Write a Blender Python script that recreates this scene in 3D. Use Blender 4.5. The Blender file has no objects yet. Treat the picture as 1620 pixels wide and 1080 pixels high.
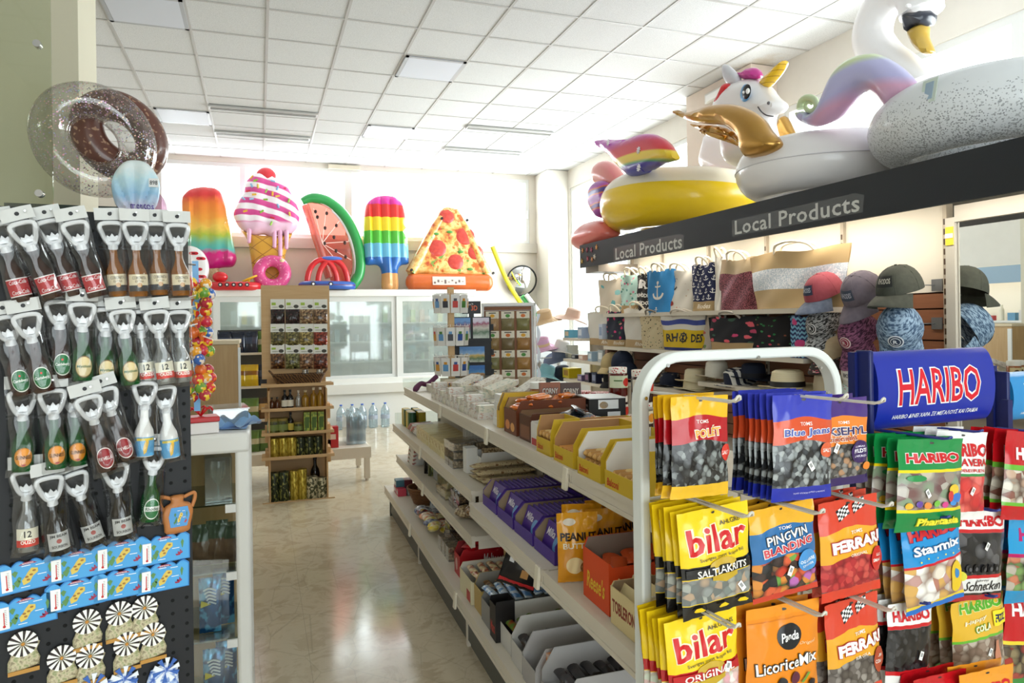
import bpy, bmesh, math, random
from math import sin, cos, pi, radians as R
from mathutils import Vector, Matrix
rnd = random.Random(7)
S = bpy.context.scene
COL = S.collection

# ---------------------------------------------------------------- camera, world, lights, exposure
EYE, FPX, CYP, YAW, ROLL = 1.5, 1118.57, 507.16, .3424, -.0143
cd = bpy.data.cameras.new('camera'); cam = bpy.data.objects.new('camera', cd); COL.objects.link(cam)
cd.sensor_width = 36; cd.lens = FPX / 1620 * 36; cd.shift_y = -(540 - CYP) / 1620
cd.clip_start = .02; cd.clip_end = 200
fw = Vector((sin(YAW), cos(YAW), 0)); rt = Vector((cos(YAW), -sin(YAW), 0)); up = Vector((0, 0, 1))
r2 = rt * cos(ROLL) + up * sin(ROLL); u2 = -rt * sin(ROLL) + up * cos(ROLL)
cam.matrix_world = Matrix(((r2.x, u2.x, -fw.x, 0), (r2.y, u2.y, -fw.y, 0), (r2.z, u2.z, -fw.z, EYE), (0, 0, 0, 1)))
S.camera = cam

W = bpy.data.worlds.new('world'); S.world = W; W.use_nodes = True
W.node_tree.nodes['Background'].inputs[0].default_value = (.93, .97, 1, 1)
W.node_tree.nodes['Background'].inputs[1].default_value = 3.2
S.view_settings.view_transform = 'Standard'; S.view_settings.look = 'None'
S.view_settings.gamma = 1; S.view_settings.use_curve_mapping = False
S.view_settings.exposure = .0

def area(name, loc, rot, sx, sy, power, col=(1, 1, 1)):
    l = bpy.data.lights.new(name, 'AREA'); l.shape = 'RECTANGLE'; l.size = sx; l.size_y = sy; l.energy = power; l.color = col
    o = bpy.data.objects.new(name, l); COL.objects.link(o); o.location = loc; o.rotation_euler = rot; return o
area('daylight_right', (5.3, 8.7, 2.35), (0, R(90), 0), 2.7, 3.8, 330, (1, 1, 1))
area('daylight_clerestory', (5.3, 3.3, 3.05), (0, R(90), 0), .9, 4.6, 200, (1, 1, 1))
area('daylight_back', (1.5, 11.6, 3.35), (R(-90), 0, 0), 5.6, 1.05, 150, (.96, .98, 1))
area('daylight_storefront', (1.2, -2.9, 1.6), (R(90), 0, 0), 5.0, 2.6, 118, (.98, .99, 1))  # added fill for the near racks, placed outside the unseen front window

# ---------------------------------------------------------------- helpers
def tag(o, label=None, cat=None, group=None, kind=None):
    if label: o['label'] = label
    if cat: o['category'] = cat
    if group: o['group'] = group
    if kind: o['kind'] = kind
    return o

def thing(name, label, cat, loc=(0, 0, 0), rz=0, group=None, parent=None):
    o = bpy.data.objects.new(name, None); COL.objects.link(o); o.empty_display_size = .05
    o.location = loc; o.rotation_euler = (0, 0, rz)
    return tag(o, label, cat, group)

KIDS = {}
def copy_tree(o, parent=None):
    c = o.copy(); COL.objects.link(c); c.parent = parent
    for ch in KIDS.get(o.name, []): copy_tree(ch, c)
    return c

def ray(px, py):
    u = (px - 810) / FPX; v = -(py - CYP) / FPX
    return rt * (u * cos(ROLL) - v * sin(ROLL)) + up * (u * sin(ROLL) + v * cos(ROLL)) + fw
def U(px, py, x=None, y=None, z=None, d=None):      # a measured pixel of the photo on a known plane -> world point
    r = ray(px, py)
    t = x / r.x if x is not None else y / r.y if y is not None else (z - EYE) / r.z if z is not None else d
    return r * t + Vector((0, 0, EYE))
class Frame:                                        # a turned frame on the floor
    def __init__(s, ox, oy, deg): s.o = Vector((ox, oy, 0)); s.a = R(deg); s.M = Matrix.Rotation(s.a, 3, 'Z'); s.I = s.M.inverted()
    def w(s, x, y, z): return s.o + s.M @ Vector((x, y, z))
    def U(s, px, py, x=None, y=None, z=None):
        r = s.I @ ray(px, py); e = s.I @ (Vector((0, 0, EYE)) - s.o)
        t = (x - e.x) / r.x if x is not None else (y - e.y) / r.y if y is not None else (z - e.z) / r.z
        return e + r * t

class MB:
    def __init__(s, M=None): s.v = []; s.f = []; s.m = []; s.uv = []; s.M = M
    def add(s, vs, fs, mi=0, uv=None):
        b = len(s.v)
        if s.M is not None: vs = [s.M @ Vector(p) for p in vs]
        s.v += [tuple(p) for p in vs]; s.uv += uv if uv else [(0, 0)] * len(vs)
        s.f += [tuple(b + i for i in f) for f in fs]; s.m += [mi] * len(fs)
        return s
    def box(s, c, d, mi=0, rz=0, rx=0, ry=0):
        x, y, z = d[0] / 2, d[1] / 2, d[2] / 2
        vs = [Vector((a, b, e)) for a in (-x, x) for b in (-y, y) for e in (-z, z)]
        if rz or rx or ry:
            Q = Matrix.Rotation(rz, 3, 'Z') @ Matrix.Rotation(ry, 3, 'Y') @ Matrix.Rotation(rx, 3, 'X'); vs = [Q @ p for p in vs]
        vs = [p + Vector(c) for p in vs]
        uv = [(a, e) for a in (0, 1) for b in (0, 1) for e in (0, 1)]
        return s.add(vs, [(0, 1, 3, 2), (4, 6, 7, 5), (0, 4, 5, 1), (2, 3, 7, 6), (0, 2, 6, 4), (1, 5, 7, 3)], mi, uv)
    def bx(s, x0, x1, y0, y1, z0, z1, mi=0):
        return s.box(((x0 + x1) / 2, (y0 + y1) / 2, (z0 + z1) / 2), (x1 - x0, y1 - y0, z1 - z0), mi)
    def tube(s, path, r, n=8, mi=0, closed=False, caps=True):
        P = [Vector(p) for p in path]; k = len(P); rs = r if isinstance(r, (list, tuple)) else [r] * k
        vs = []; fs = []; uv = []; prev = None
        for i, p in enumerate(P):
            a = P[(i - 1) % k] if (i or closed) else p; b = P[(i + 1) % k] if (i < k - 1 or closed) else p
            t = (b - a).normalized()
            if prev is None:
                prev = t.cross(Vector((0, 0, 1)))
                if prev.length < .1: prev = t.cross(Vector((1, 0, 0)))
            nn = (prev - t * prev.dot(t)).normalized(); prev = nn; bb = t.cross(nn)
            for j in range(n):
                q = 2 * pi * j / n; vs.append(p + (nn * cos(q) + bb * sin(q)) * rs[i]); uv.append((j / n, i / max(1, k - 1)))
        for i in range(k if closed else k - 1):
            for j in range(n):
                i2 = (i + 1) % k; fs.append((i * n + j, i * n + (j + 1) % n, i2 * n + (j + 1) % n, i2 * n + j))
        if caps and not closed: fs += [tuple(reversed(range(n))), tuple(range((k - 1) * n, k * n))]
        return s.add(vs, fs, mi, uv)
    def cyl(s, p0, p1, r0, r1=None, n=16, mi=0): return s.tube([p0, p1], [r0, r0 if r1 is None else r1], n, mi)
    def lathe(s, prof, n=20, mi=0, c=(0, 0, 0), sy=1):
        vs = []; fs = []; uv = []; k = len(prof)
        for i, (r, z) in enumerate(prof):
            for j in range(n): q = 2 * pi * j / n; vs.append((c[0] + r * cos(q), c[1] + sy * r * sin(q), c[2] + z)); uv.append((j / n, i / (k - 1)))
        for i in range(k - 1):
            for j in range(n): fs.append((i * n + j, i * n + (j + 1) % n, (i + 1) * n + (j + 1) % n, (i + 1) * n + j))
        if prof[0][0] > 1e-5: fs.append(tuple(reversed(range(n))))
        if prof[-1][0] > 1e-5: fs.append(tuple(range((k - 1) * n, k * n)))
        return s.add(vs, fs, mi, uv)
    def ell(s, c, r, nu=16, nv=10, mi=0):
        pr = [(sin(pi * i / nv), -cos(pi * i / nv)) for i in range(nv + 1)]; b = len(s.v)
        vs = []; fs = []; uv = []
        for i, (a, z) in enumerate(pr):
            for j in range(nu): q = 2 * pi * j / nu; vs.append((c[0] + r[0] * a * cos(q), c[1] + r[1] * a * sin(q), c[2] + r[2] * z)); uv.append((j / nu, i / nv))
        for i in range(nv):
            for j in range(nu): fs.append((i * nu + j, i * nu + (j + 1) % nu, (i + 1) * nu + (j + 1) % nu, (i + 1) * nu + j))
        return s.add(vs, fs, mi, uv)
    def prism(s, poly, h, mi=0, fn=None):            # polygon in x,z extruded along y from 0 to h (fn maps x,y,z)
        k = len(poly); vs = [(p[0], 0, p[1]) for p in poly] + [(p[0], h, p[1]) for p in poly]
        xs = [p[0] for p in poly]; zs = [p[1] for p in poly]; X = max(xs) - min(xs) or 1; Z = max(zs) - min(zs) or 1
        uv = [((p[0] - min(xs)) / X, (p[1] - min(zs)) / Z) for p in poly] * 2
        if fn: vs = [fn(*p) for p in vs]
        fs = [tuple(range(k)), tuple(reversed(range(k, 2 * k)))] + [(i, k + i, k + (i + 1) % k, (i + 1) % k) for i in range(k)]
        return s.add(vs, fs, mi, uv)
    def sheet(s, fn, nu, nv, mi=0, cu=False, flip=False):
        vs = [fn(i / nu, j / nv) for j in range(nv + 1) for i in range(nu + 1)]
        uv = [(i / nu, j / nv) for j in range(nv + 1) for i in range(nu + 1)]
        fs = [(j * (nu + 1) + i, j * (nu + 1) + i + 1, (j + 1) * (nu + 1) + i + 1, (j + 1) * (nu + 1) + i) for j in range(nv) for i in range(nu)]
        if flip: fs = [tuple(reversed(f)) for f in fs]
        return s.add(vs, fs, mi, uv)
    def flat(s, poly, fn, mi=0, sub=0):               # 2D polygon mapped through fn(u,v)
        bm = bmesh.new(); vs = [bm.verts.new((p[0], p[1], 0)) for p in poly]; bm.faces.new(vs); return s._bm(bm, fn, mi, sub)
    def _bm(s, bm, fn, mi, sub):
        bmesh.ops.triangulate(bm, faces=bm.faces[:])
        if sub:
            for _ in range(4):
                e = [e for e in bm.edges if e.calc_length() > sub]
                if not e: break
                bmesh.ops.subdivide_edges(bm, edges=e, cuts=1); bmesh.ops.triangulate(bm, faces=bm.faces[:])
        bm.verts.index_update()
        vs = [fn(v.co.x, v.co.y) for v in bm.verts]; fs = [tuple(v.index for v in f.verts) for f in bm.faces]; bm.free()
        return s.add(vs, fs, mi)
    def text(s, t, fn, u0, u1, v0, v1, mi=0, bold=0, shear=0, sub=0, rot=0, keep=False, space=1, outline=None, om=0):
        """lettering fitted into the rectangle u0..u1, v0..v1 of the surface fn(u,v)"""
        if outline: s.text(t, lambda u, v: fn(u, v), u0 - outline, u1 + outline, v0 - outline, v1 + outline, om, bold + .06, shear, sub, rot, keep, space)
        c = bpy.data.curves.new('lettering', 'FONT'); c.body = t; c.offset = bold; c.shear = shear; c.resolution_u = 2; c.space_character = space
        o = bpy.data.objects.new('lettering', c); me = bpy.data.meshes.new_from_object(o)
        bm = bmesh.new(); bm.from_mesh(me); bpy.data.objects.remove(o); bpy.data.curves.remove(c); bpy.data.meshes.remove(me)
        if not bm.verts: bm.free(); return s
        xs = [v.co.x for v in bm.verts]; ys = [v.co.y for v in bm.verts]; x0, x1, y0, y1 = min(xs), max(xs), min(ys), max(ys)
        k = (u1 - u0) / (x1 - x0); ky = (v1 - v0) / (y1 - y0)
        if keep: k = ky = min(k, ky)
        cu, cv = (u0 + u1) / 2, (v0 + v1) / 2; q = (cos(rot), sin(rot))
        for v in bm.verts:
            a = (v.co.x - (x0 + x1) / 2) * k; b = (v.co.y - (y0 + y1) / 2) * ky
            v.co = (cu + a * q[0] - b * q[1], cv + a * q[1] + b * q[0], 0)
        return s._bm(bm, fn, mi, sub)
    def mesh(s, name, mats, smooth=True, angle=40):
        me = bpy.data.meshes.new(name); me.from_pydata(s.v, [], s.f)
        for m in (mats if isinstance(mats, (list, tuple)) else [mats]): me.materials.append(m)
        me.polygons.foreach_set('material_index', s.m)
        if any(u != (0, 0) for u in s.uv):
            l = me.uv_layers.new(name='UVMap'); fl = []
            for lp in me.loops: fl += s.uv[lp.vertex_index]
            l.data.foreach_set('uv', fl)
        me.update()
        if smooth:
            me.shade_smooth(); me.set_sharp_from_angle(angle=R(angle))
        return me
    def build(s, name, mats, parent=None, loc=None, rot=None, smooth=True, angle=40, bevel=0, label=None):
        return put(name, s.mesh(name, mats, smooth, angle), parent, loc, rot, bevel, label)
def put(name, me, parent=None, loc=None, rot=None, bevel=0, label=None):
    o = bpy.data.objects.new(name, me); COL.objects.link(o)
    if parent: o.parent = parent; KIDS.setdefault(parent.name, []).append(o)
    if loc is not None: o.location = loc
    if rot is not None: o.rotation_euler = rot
    if bevel:
        b = o.modifiers.new('bevel', 'BEVEL'); b.width = bevel; b.segments = 2; b.limit_method = 'ANGLE'; b.angle_limit = R(40)
    if label: o['label'] = label
    return o
def circ(cx, cy, rx, ry=None, n=24, a0=0, a1=2 * pi):
    ry = rx if ry is None else ry
    k = n if abs(a1 - a0 - 2 * pi) < 1e-6 else n + 1
    return [(cx + rx * cos(a0 + (a1 - a0) * i / n), cy + ry * sin(a0 + (a1 - a0) * i / n)) for i in range(k)]
def rect(a, b, c, d): return [(a, c), (b, c), (b, d), (a, d)]
def spline(P, n=6, closed=False):
    P = [Vector(p) for p in P]; k = len(P); out = []
    for i in range(k if closed else k - 1):
        g = lambda j: P[j % k] if closed else P[max(0, min(k - 1, j))]
        a, b, c, d = g(i - 1), g(i), g(i + 1), g(i + 2)
        for j in range(n):
            t = j / n; out.append(.5 * ((2 * b) + (c - a) * t + (2 * a - 5 * b + 4 * c - d) * t * t + (3 * b - a - 3 * c + d) * t ** 3))
    if not closed: out.append(P[-1])
    return out

# ---------------------------------------------------------------- materials
MATS = {}
def lin(c):
    if isinstance(c, str): c = [int(c[i:i + 2], 16) / 255 for i in (0, 2, 4)]
    return tuple(x / 12.92 if x <= .04045 else ((x + .055) / 1.055) ** 2.4 for x in c[:3]) + (1,)
class N:
    def __init__(s, name):
        s.m = bpy.data.materials.new(name); s.m.use_nodes = True; s.t = s.m.node_tree; s.b = s.t.nodes['Principled BSDF']; s.out = s.t.nodes['Material Output']
    def n(s, k, **kw):
        o = s.t.nodes.new(k)
        for a, b in kw.items(): setattr(o, a, b)
        return o
    def put(s, sock, v):
        if isinstance(v, bpy.types.NodeSocket): s.t.links.new(v, sock)
        elif v is not None: sock.default_value = lin(v) if isinstance(v, str) else v
    def co(s, k='Object'): return s.n('ShaderNodeTexCoord').outputs[k]
    def xyz(s, k='UV'):
        o = s.n('ShaderNodeSeparateXYZ'); s.put(o.inputs[0], s.co(k)); return o.outputs
    def sc(s, v, sx=1, sy=1, sz=1, rot=(0, 0, 0), loc=(0, 0, 0)):
        o = s.n('ShaderNodeMapping'); s.put(o.inputs[0], v); o.inputs[3].default_value = (sx, sy, sz); o.inputs[2].default_value = rot; o.inputs[1].default_value = loc; return o.outputs[0]
    def noise(s, v, scale=5, detail=2, rough=.5, dist=0, col=False):
        o = s.n('ShaderNodeTexNoise'); s.put(o.inputs['Vector'], v); o.inputs['Scale'].default_value = scale; o.inputs['Detail'].default_value = detail; o.inputs['Roughness'].default_value = rough; o.inputs['Distortion'].default_value = dist
        return o.outputs[1 if col else 0]
    def vor(s, v, scale=5, out=0, feature='F1', rand=1):
        o = s.n('ShaderNodeTexVoronoi', feature=feature); s.put(o.inputs['Vector'], v); o.inputs['Scale'].default_value = scale; o.inputs['Randomness'].default_value = rand
        return o.outputs[out]
    def wave(s, v, scale=5, dist=0, dirn='X', detail=2, typ='BANDS'):
        o = s.n('ShaderNodeTexWave', wave_type=typ)
        if typ == 'BANDS': o.bands_direction = dirn
        s.put(o.inputs['Vector'], v); o.inputs['Scale'].default_value = scale; o.inputs['Distortion'].default_value = dist; o.inputs['Detail'].default_value = detail
        return o.outputs['Fac']
    def ramp(s, f, stops, const=False):
        o = s.n('ShaderNodeValToRGB'); s.put(o.inputs[0], f); r = o.color_ramp; r.interpolation = 'CONSTANT' if const else 'LINEAR'
        while len(r.elements) < len(stops): r.elements.new(.5)
        for e, (p, c) in zip(r.elements, stops): e.position = p
        for e, (p, c) in zip(r.elements, stops): e.color = lin(c)
        return o.outputs[0]
    def mix(s, f, a, b):
        o = s.n('ShaderNodeMix', data_type='RGBA'); s.put(o.inputs[0], f); s.put(o.inputs[6], a); s.put(o.inputs[7], b); return o.outputs[2]
    def ma(s, op, a, b=0, c=0):
        o = s.n('ShaderNodeMath', operation=op); s.put(o.inputs[0], a); s.put(o.inputs[1], b); s.put(o.inputs[2], c); return o.outputs[0]
    def rnd(s): return s.n('ShaderNodeObjectInfo').outputs['Random']
    def bump(s, h, k=.3, d=.01):
        o = s.n('ShaderNodeBump'); o.inputs[0].default_value = k; o.inputs[1].default_value = d; s.put(o.inputs['Height'], h); s.put(s.b.inputs['Normal'], o.outputs[0])
def mat(name, col='cccccc', rough=.5, metal=0, trans=0, ior=1.45, alpha=1, coat=0, emit=0, sheen=0, fn=None, spec=.5, sss=0):
    if name in MATS: return MATS[name]
    k = N(name); b = k.b
    b.inputs['Roughness'].default_value = rough; b.inputs['Metallic'].default_value = metal; b.inputs['Transmission Weight'].default_value = trans
    b.inputs['IOR'].default_value = ior; b.inputs['Alpha'].default_value = alpha; b.inputs['Coat Weight'].default_value = coat; b.inputs['Sheen Weight'].default_value = sheen
    b.inputs['Specular IOR Level'].default_value = spec
    c = fn(k) if fn else col
    k.put(b.inputs['Base Color'], c)
    if emit: k.put(b.inputs['Emission Color'], c); b.inputs['Emission Strength'].default_value = emit
    MATS[name] = k.m; return k.m
def clear(name, tint='ffffff', gloss=.12, rough=.05, body=0, bodycol='ffffff'):
    """thin clear plastic or glass: see-through with a glossy film (body: share of milky diffuse)"""
    if name in MATS: return MATS[name]
    k = N(name); t = k.t; t.nodes.remove(k.b)
    tr = k.n('ShaderNodeBsdfTransparent'); tr.inputs[0].default_value = lin(tint)
    gl = k.n('ShaderNodeBsdfGlossy'); gl.inputs['Roughness'].default_value = rough
    lw = k.n('ShaderNodeLayerWeight'); lw.inputs[0].default_value = .35
    mx = k.n('ShaderNodeMixShader'); k.put(mx.inputs[0], k.ma('MULTIPLY_ADD', lw.outputs['Facing'], gloss * 2.2, gloss * .5)); k.put(mx.inputs[1], tr.outputs[0]); k.put(mx.inputs[2], gl.outputs[0])
    res = mx.outputs[0]
    if body:
        di = k.n('ShaderNodeBsdfDiffuse'); di.inputs[0].default_value = lin(bodycol)
        m2 = k.n('ShaderNodeMixShader'); m2.inputs[0].default_value = body; k.put(m2.inputs[1], res); k.put(m2.inputs[2], di.outputs[0]); res = m2.outputs[0]
    k.put(k.out.inputs[0], res); MATS[name] = k.m; return k.m
PAL = {}
def C(hexc, rough=.45, **kw):                       # plain coloured print / plastic / card
    return mat('plain_%s_%d' % (hexc, rough * 100) + ''.join('_%s%s' % i for i in kw.items()), hexc, rough, **kw)
ORD = ['first', 'second', 'third', 'fourth', 'fifth', 'sixth', 'seventh', 'eighth', 'ninth', 'tenth', 'eleventh', 'twelfth', 'thirteenth', 'fourteenth', 'fifteenth', 'sixteenth']

# ---------------------------------------------------------------- the room
X0, X1, Y0, Y1, ZC = -2.2, 4.82, -2.6, 11.2, 3.9636
plaster = mat('plaster_cream', rough=.85, fn=lambda k: k.mix(k.noise(k.co(), 6, 3), 'd6d1c8', 'e0dbd2'))
plaster_back = mat('plaster_taupe', rough=.85, fn=lambda k: k.mix(k.noise(k.co(), 5, 3), 'cfc8be', 'd8d2c8'))
def floor_fn(k):
    c = k.co(); v = k.noise(c, 5, 6, .65, .6); w = k.noise(c, 2.2, 3, .6, .5)
    base = k.mix(w, 'b8a78d', 'cbbb9f')
    base = k.mix(k.ramp(v, [(.40, '000000'), (.47, 'ffffff'), (.53, 'ffffff'), (.60, '000000')]), base, 'd0c2a8')
    vein = k.ramp(k.vor(k.sc(c, 1, .7, 1), 4.5, 0, 'DISTANCE_TO_EDGE'), [(0, 'ffffff'), (.018, '000000')])
    base = k.mix(k.ma('MULTIPLY', vein, k.ma('MULTIPLY', w, .5)), base, '8d8170')
    xx = k.xyz('Object'); g = None
    for a in (0, 1):
        f = k.ma('ABSOLUTE', k.ma('SUBTRACT', k.ma('FRACT', k.ma('DIVIDE', k.ma('ADD', xx[a], 20.21), 1.2)), .5)); h = k.ma('GREATER_THAN', f, .4988); g = h if g is None else k.ma('MAXIMUM', g, h)
    k.put(k.b.inputs['Roughness'], k.ma('MULTIPLY_ADD', w, .14, .06))
    return k.mix(k.ma('MULTIPLY', g, .35), base, '8f8474')
M_floor = mat('polished_stone_floor', rough=.2, fn=floor_fn)
MB().bx(X0 - .2, X1 + .2, Y0 - .2, Y1 + .2, -.1, 0).build('floor', M_floor)['kind'] = 'structure'
GX, GY = -1.1102, 5.8348
def tile_fn(k):
    c = k.co(); sp = k.noise(c, 160, 2, .6); b = k.mix(k.ramp(sp, [(.35, '000000'), (.6, 'ffffff')]), 'c6c7c8', 'dedfe0')
    d = k.n('ShaderNodeVectorMath', operation='DISTANCE'); k.put(d.inputs[0], k.sc(c, 1.6, .8, 1)); d.inputs[1].default_value = (4.62 * 1.6, 5.75 * .8, ZC)
    st = k.ma('MULTIPLY', k.ramp(k.ma('ADD', d.outputs['Value'], k.ma('MULTIPLY', k.noise(c, 9, 4), .35)), [(.26, 'ffffff'), (.5, '000000')]), .75)
    return k.mix(st, b, 'b9a68a')
M_tile = mat('mineral_ceiling_tile', rough=.95, fn=tile_fn)
M_grid = mat('ceiling_grid_white', 'b9b7b5', .5)
cb = MB(); cb.bx(X0 - .2, X1 + .2, Y0 - .2, Y1 + .2, ZC, ZC + .1, 0)
x = GX - .6 * 2
while x < X1: cb.bx(x - .011, x + .011, Y0, Y1, ZC - .006, ZC + .002, 1) if x > X0 else 0; x += .6
y = GY - .6 * 14
while y < Y1: cb.bx(X0, X1, y - .011, y + .011, ZC - .0055, ZC + .002, 1) if y > Y0 else 0; y += .6
cb.build('ceiling', [M_tile, M_grid], smooth=False)['kind'] = 'structure'

def wall_with(name, axis, a, thick, lo, hi, holes, m):
    """wall on axis plane a with rectangular openings (s0,s1,z0,z1)"""
    b = MB(); cuts = sorted(set([lo, hi] + [h[0] for h in holes] + [h[1] for h in holes]))
    for s0, s1 in zip(cuts, cuts[1:]):
        z = 0
        for h in sorted([h for h in holes if h[0] <= s0 and h[1] >= s1], key=lambda q: q[2]) + [(0, 0, ZC, 0)]:
            if h[2] > z + 1e-4:
                if axis == 'x': b.bx(min(a, a + thick), max(a, a + thick), s0, s1, z, h[2])
                else: b.bx(s0, s1, min(a, a + thick), max(a, a + thick), z, h[2])
            z = h[3]
    o = b.build(name, m, smooth=False); o['kind'] = 'structure'; return o
HB = (-1.36, 4.33, 2.80, 3.89); HR1 = (6.78, 10.62, .95, 3.66); HR2 = (1.0, 5.58, 2.62, 3.53)
wall_with('wall_back', 'y', Y1, .25, X0, X1, [HB], plaster_back)
wall_with('wall_right', 'x', X1, .25, Y0, Y1 + .25, [HR1, HR2], plaster)
wall_with('wall_left', 'x', X0, -.2, Y0, Y1 + .25, [], plaster)
HF = (-1.4, 3.8, .25, 2.95)
wall_with('wall_front', 'y', Y0, -.2, X0, X1, [HF], plaster)
pane_m = clear('window_pane_glass', 'f6fafa', .05, .02)
alu = mat('white_aluminium', 'd9dad8', .35)
def window(name, axis, a, hole, muls, depth=.06, fw_=.06, hand=None):
    s0, s1, z0, z1 = hole; b = MB(); g = MB()
    def bx(B, p0, p1, q0, q1, d0, d1, mi=0):
        if axis == 'y': B.bx(p0, p1, a + d0, a + d1, q0, q1, mi)
        else: B.bx(a + d0, a + d1, p0, p1, q0, q1, mi)
    bx(b, s0, s1, z0, z0 + fw_, 0, depth); bx(b, s0, s1, z1 - fw_, z1, 0, depth)
    bx(b, s0, s0 + fw_, z0 + fw_, z1 - fw_, 0, depth); bx(b, s1 - fw_, s1, z0 + fw_, z1 - fw_, 0, depth)
    for m_, w_ in muls: bx(b, m_ - w_ / 2, m_ + w_ / 2, z0 + fw_, z1 - fw_, 0, depth)
    if hand: bx(b, hand - .012, hand + .012, z0 + .42, z0 + .56, -.03, 0)
    o = b.build(name, alu, smooth=False); o['kind'] = 'structure'
    bx(g, s0 + fw_, s1 - fw_, z0 + fw_, z1 - fw_, .025, .031); g.build('glass_pane', pane_m, o, smooth=False)
    return o
window('window_1', 'y', Y1 + .01, HB, [(-.215, .08), (1.32, .11), (2.82, .07)], hand=4.30)
window('window_2', 'x', X1 + .02, HR1, [(8.7, .09)])
window('window_3', 'x', X1 + .02, HR2, [(3.32, .12)])
window('window_4', 'y', Y0 - .08, HF, [(.0, .08), (2.4, .08)])
trim = mat('sill_grey', 'c3bdb4', .6)
MB().bx(X0, 4.45, Y1 - .05, Y1 - .001, 2.64, 2.80).build('trim_1', trim, bevel=.006)['kind'] = 'structure'
MB().bx(1.02, 1.5, Y1 - .06, Y1 - .001, 3.875, 3.945).build('trim_2', mat('shade_box_cream', 'cfc6b2', .6), bevel=.008)['kind'] = 'structure'
MB().bx(4.45, X1 - .001, 10.67, Y1 - .001, 0, ZC - .007).build('trim_3', plaster, smooth=False)['kind'] = 'structure'
MB().bx(4.51, X1 - .001, 5.66, 6.76, 0, ZC - .007).build('trim_4', mat('plaster_pink_beige', rough=.85, fn=lambda k: k.mix(k.noise(k.co(), 5, 3), 'd9c9bb', 'e0d2c5')), smooth=False)['kind'] = 'structure'
sk = mat('skirting_grey', 'a49c90', .5)
MB().bx(X0, X0 + .015, Y0, Y1, 0, .09).build('baseboard_left', sk)['kind'] = 'structure'
MB().bx(X0 + .02, X1, Y1 - .016, Y1 - .001, 0, .09).build('baseboard_back', sk)['kind'] = 'structure'

# ceiling fittings
M_panel = mat('light_panel_diffuser', 'cfd3de', .5)
def panel(i, j, lab):
    t = thing('ceiling_light_panel', lab, 'ceiling light', (GX + .6 * i + .3, GY + .6 * j + .3, ZC - .006), 0, 'square light panels in the ceiling grid')
    MB().box((0, 0, -.006), (.52, .52, .010)).build('diffuser', M_panel, t, bevel=.003)
    f = MB()
    for q in range(4): f.box((.275 * cos(q * pi / 2), .275 * sin(q * pi / 2), -.005), (.03, .58, .011), 0, q * pi / 2)
    f.build('frame', mat('panel_frame_grey', 'a9abb0', .4), t)
panel(0, 0, 'flat square ceiling light panel nearest the cream pillar')
panel(4, 1, 'flat square ceiling light panel in the middle of the ceiling')
panel(4, 5, 'flat square ceiling light panel nearest the back windows above the striped ice lolly float')
panel(0, 5, 'flat square ceiling light panel beyond the cream pillar near the left linear diffusers')
def diffuser(x0, x1, y, lab):
    t = thing('linear_ceiling_diffuser', lab, 'ceiling vent', ((x0 + x1) / 2, y, ZC - .006), 0, 'linear diffusers in the ceiling')
    MB().box((0, 0, -.012), (x1 - x0, .13, .024)).build('frame', mat('vent_grey', 'b3b3b0', .4), t, bevel=.004)
    MB().box((0, -.01, -.027), (x1 - x0 - .04, .02, .006)).box((0, .03, -.027), (x1 - x0 - .04, .02, .006)).build('slat', mat('vent_slot', '84847f', .5), t)
diffuser(-.51, .67, 8.59, 'grey linear ceiling diffuser on the left, nearer of the left pair')
diffuser(-.51, .66, 9.72, 'grey linear ceiling diffuser on the left, farther of the left pair')
diffuser(2.48, 3.65, 8.56, 'grey linear ceiling diffuser towards the right, nearer of the right pair')
diffuser(2.48, 3.64, 9.72, 'grey linear ceiling diffuser towards the right, farther of the right pair')
e = thing('emergency_light', 'slim white emergency light unit high on the beige wall behind the unicorn head', 'emergency light', (4.51, 6.12, 3.8), 0)
MB().box((-.035, 0, 0), (.07, .42, .11)).build('housing', mat('housing_white', 'd9d6cf', .4), e, bevel=.015)
MB().box((-.072, 0, -.005), (.012, .36, .075)).build('diffuser', mat('lens_white', 'efefee', .2), e, bevel=.006)
# ---------------------------------------------------------------- fixtures
cream = mat('cream_shelf_enamel', 'd8cfbf', .45); cream2 = mat('cream_back_panel', 'b5ad9f', .6); white_e = mat('white_enamel', 'e6e6e2', .35)
dark_panel = mat('dark_grey_kick_panel', '4c4c47', .45); black_p = mat('black_painted_metal', '17181b', .45); steel = mat('chrome_steel', 'c8c8c8', .2, 1); grey_m = mat('grey_metal', '8d8f90', .4, .6)
wood = mat('light_oak_board', rough=.5, fn=lambda k: k.mix(k.noise(k.sc(k.co(), 14, 14, 1.2), 3, 4, .6, .6), 'a98350', 'c9a878'))
ply = mat('pale_plywood', rough=.5, fn=lambda k: k.mix(k.noise(k.sc(k.co(), 1.5, 9, 22), 2.2, 4, .6, .4), 'bd9663', 'd3b285'))
glass = clear('shelf_glass', 'f6faf8', .16, .02); glass_g = clear('green_glass_panel', 'eff2e9', .10, .02)

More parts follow.
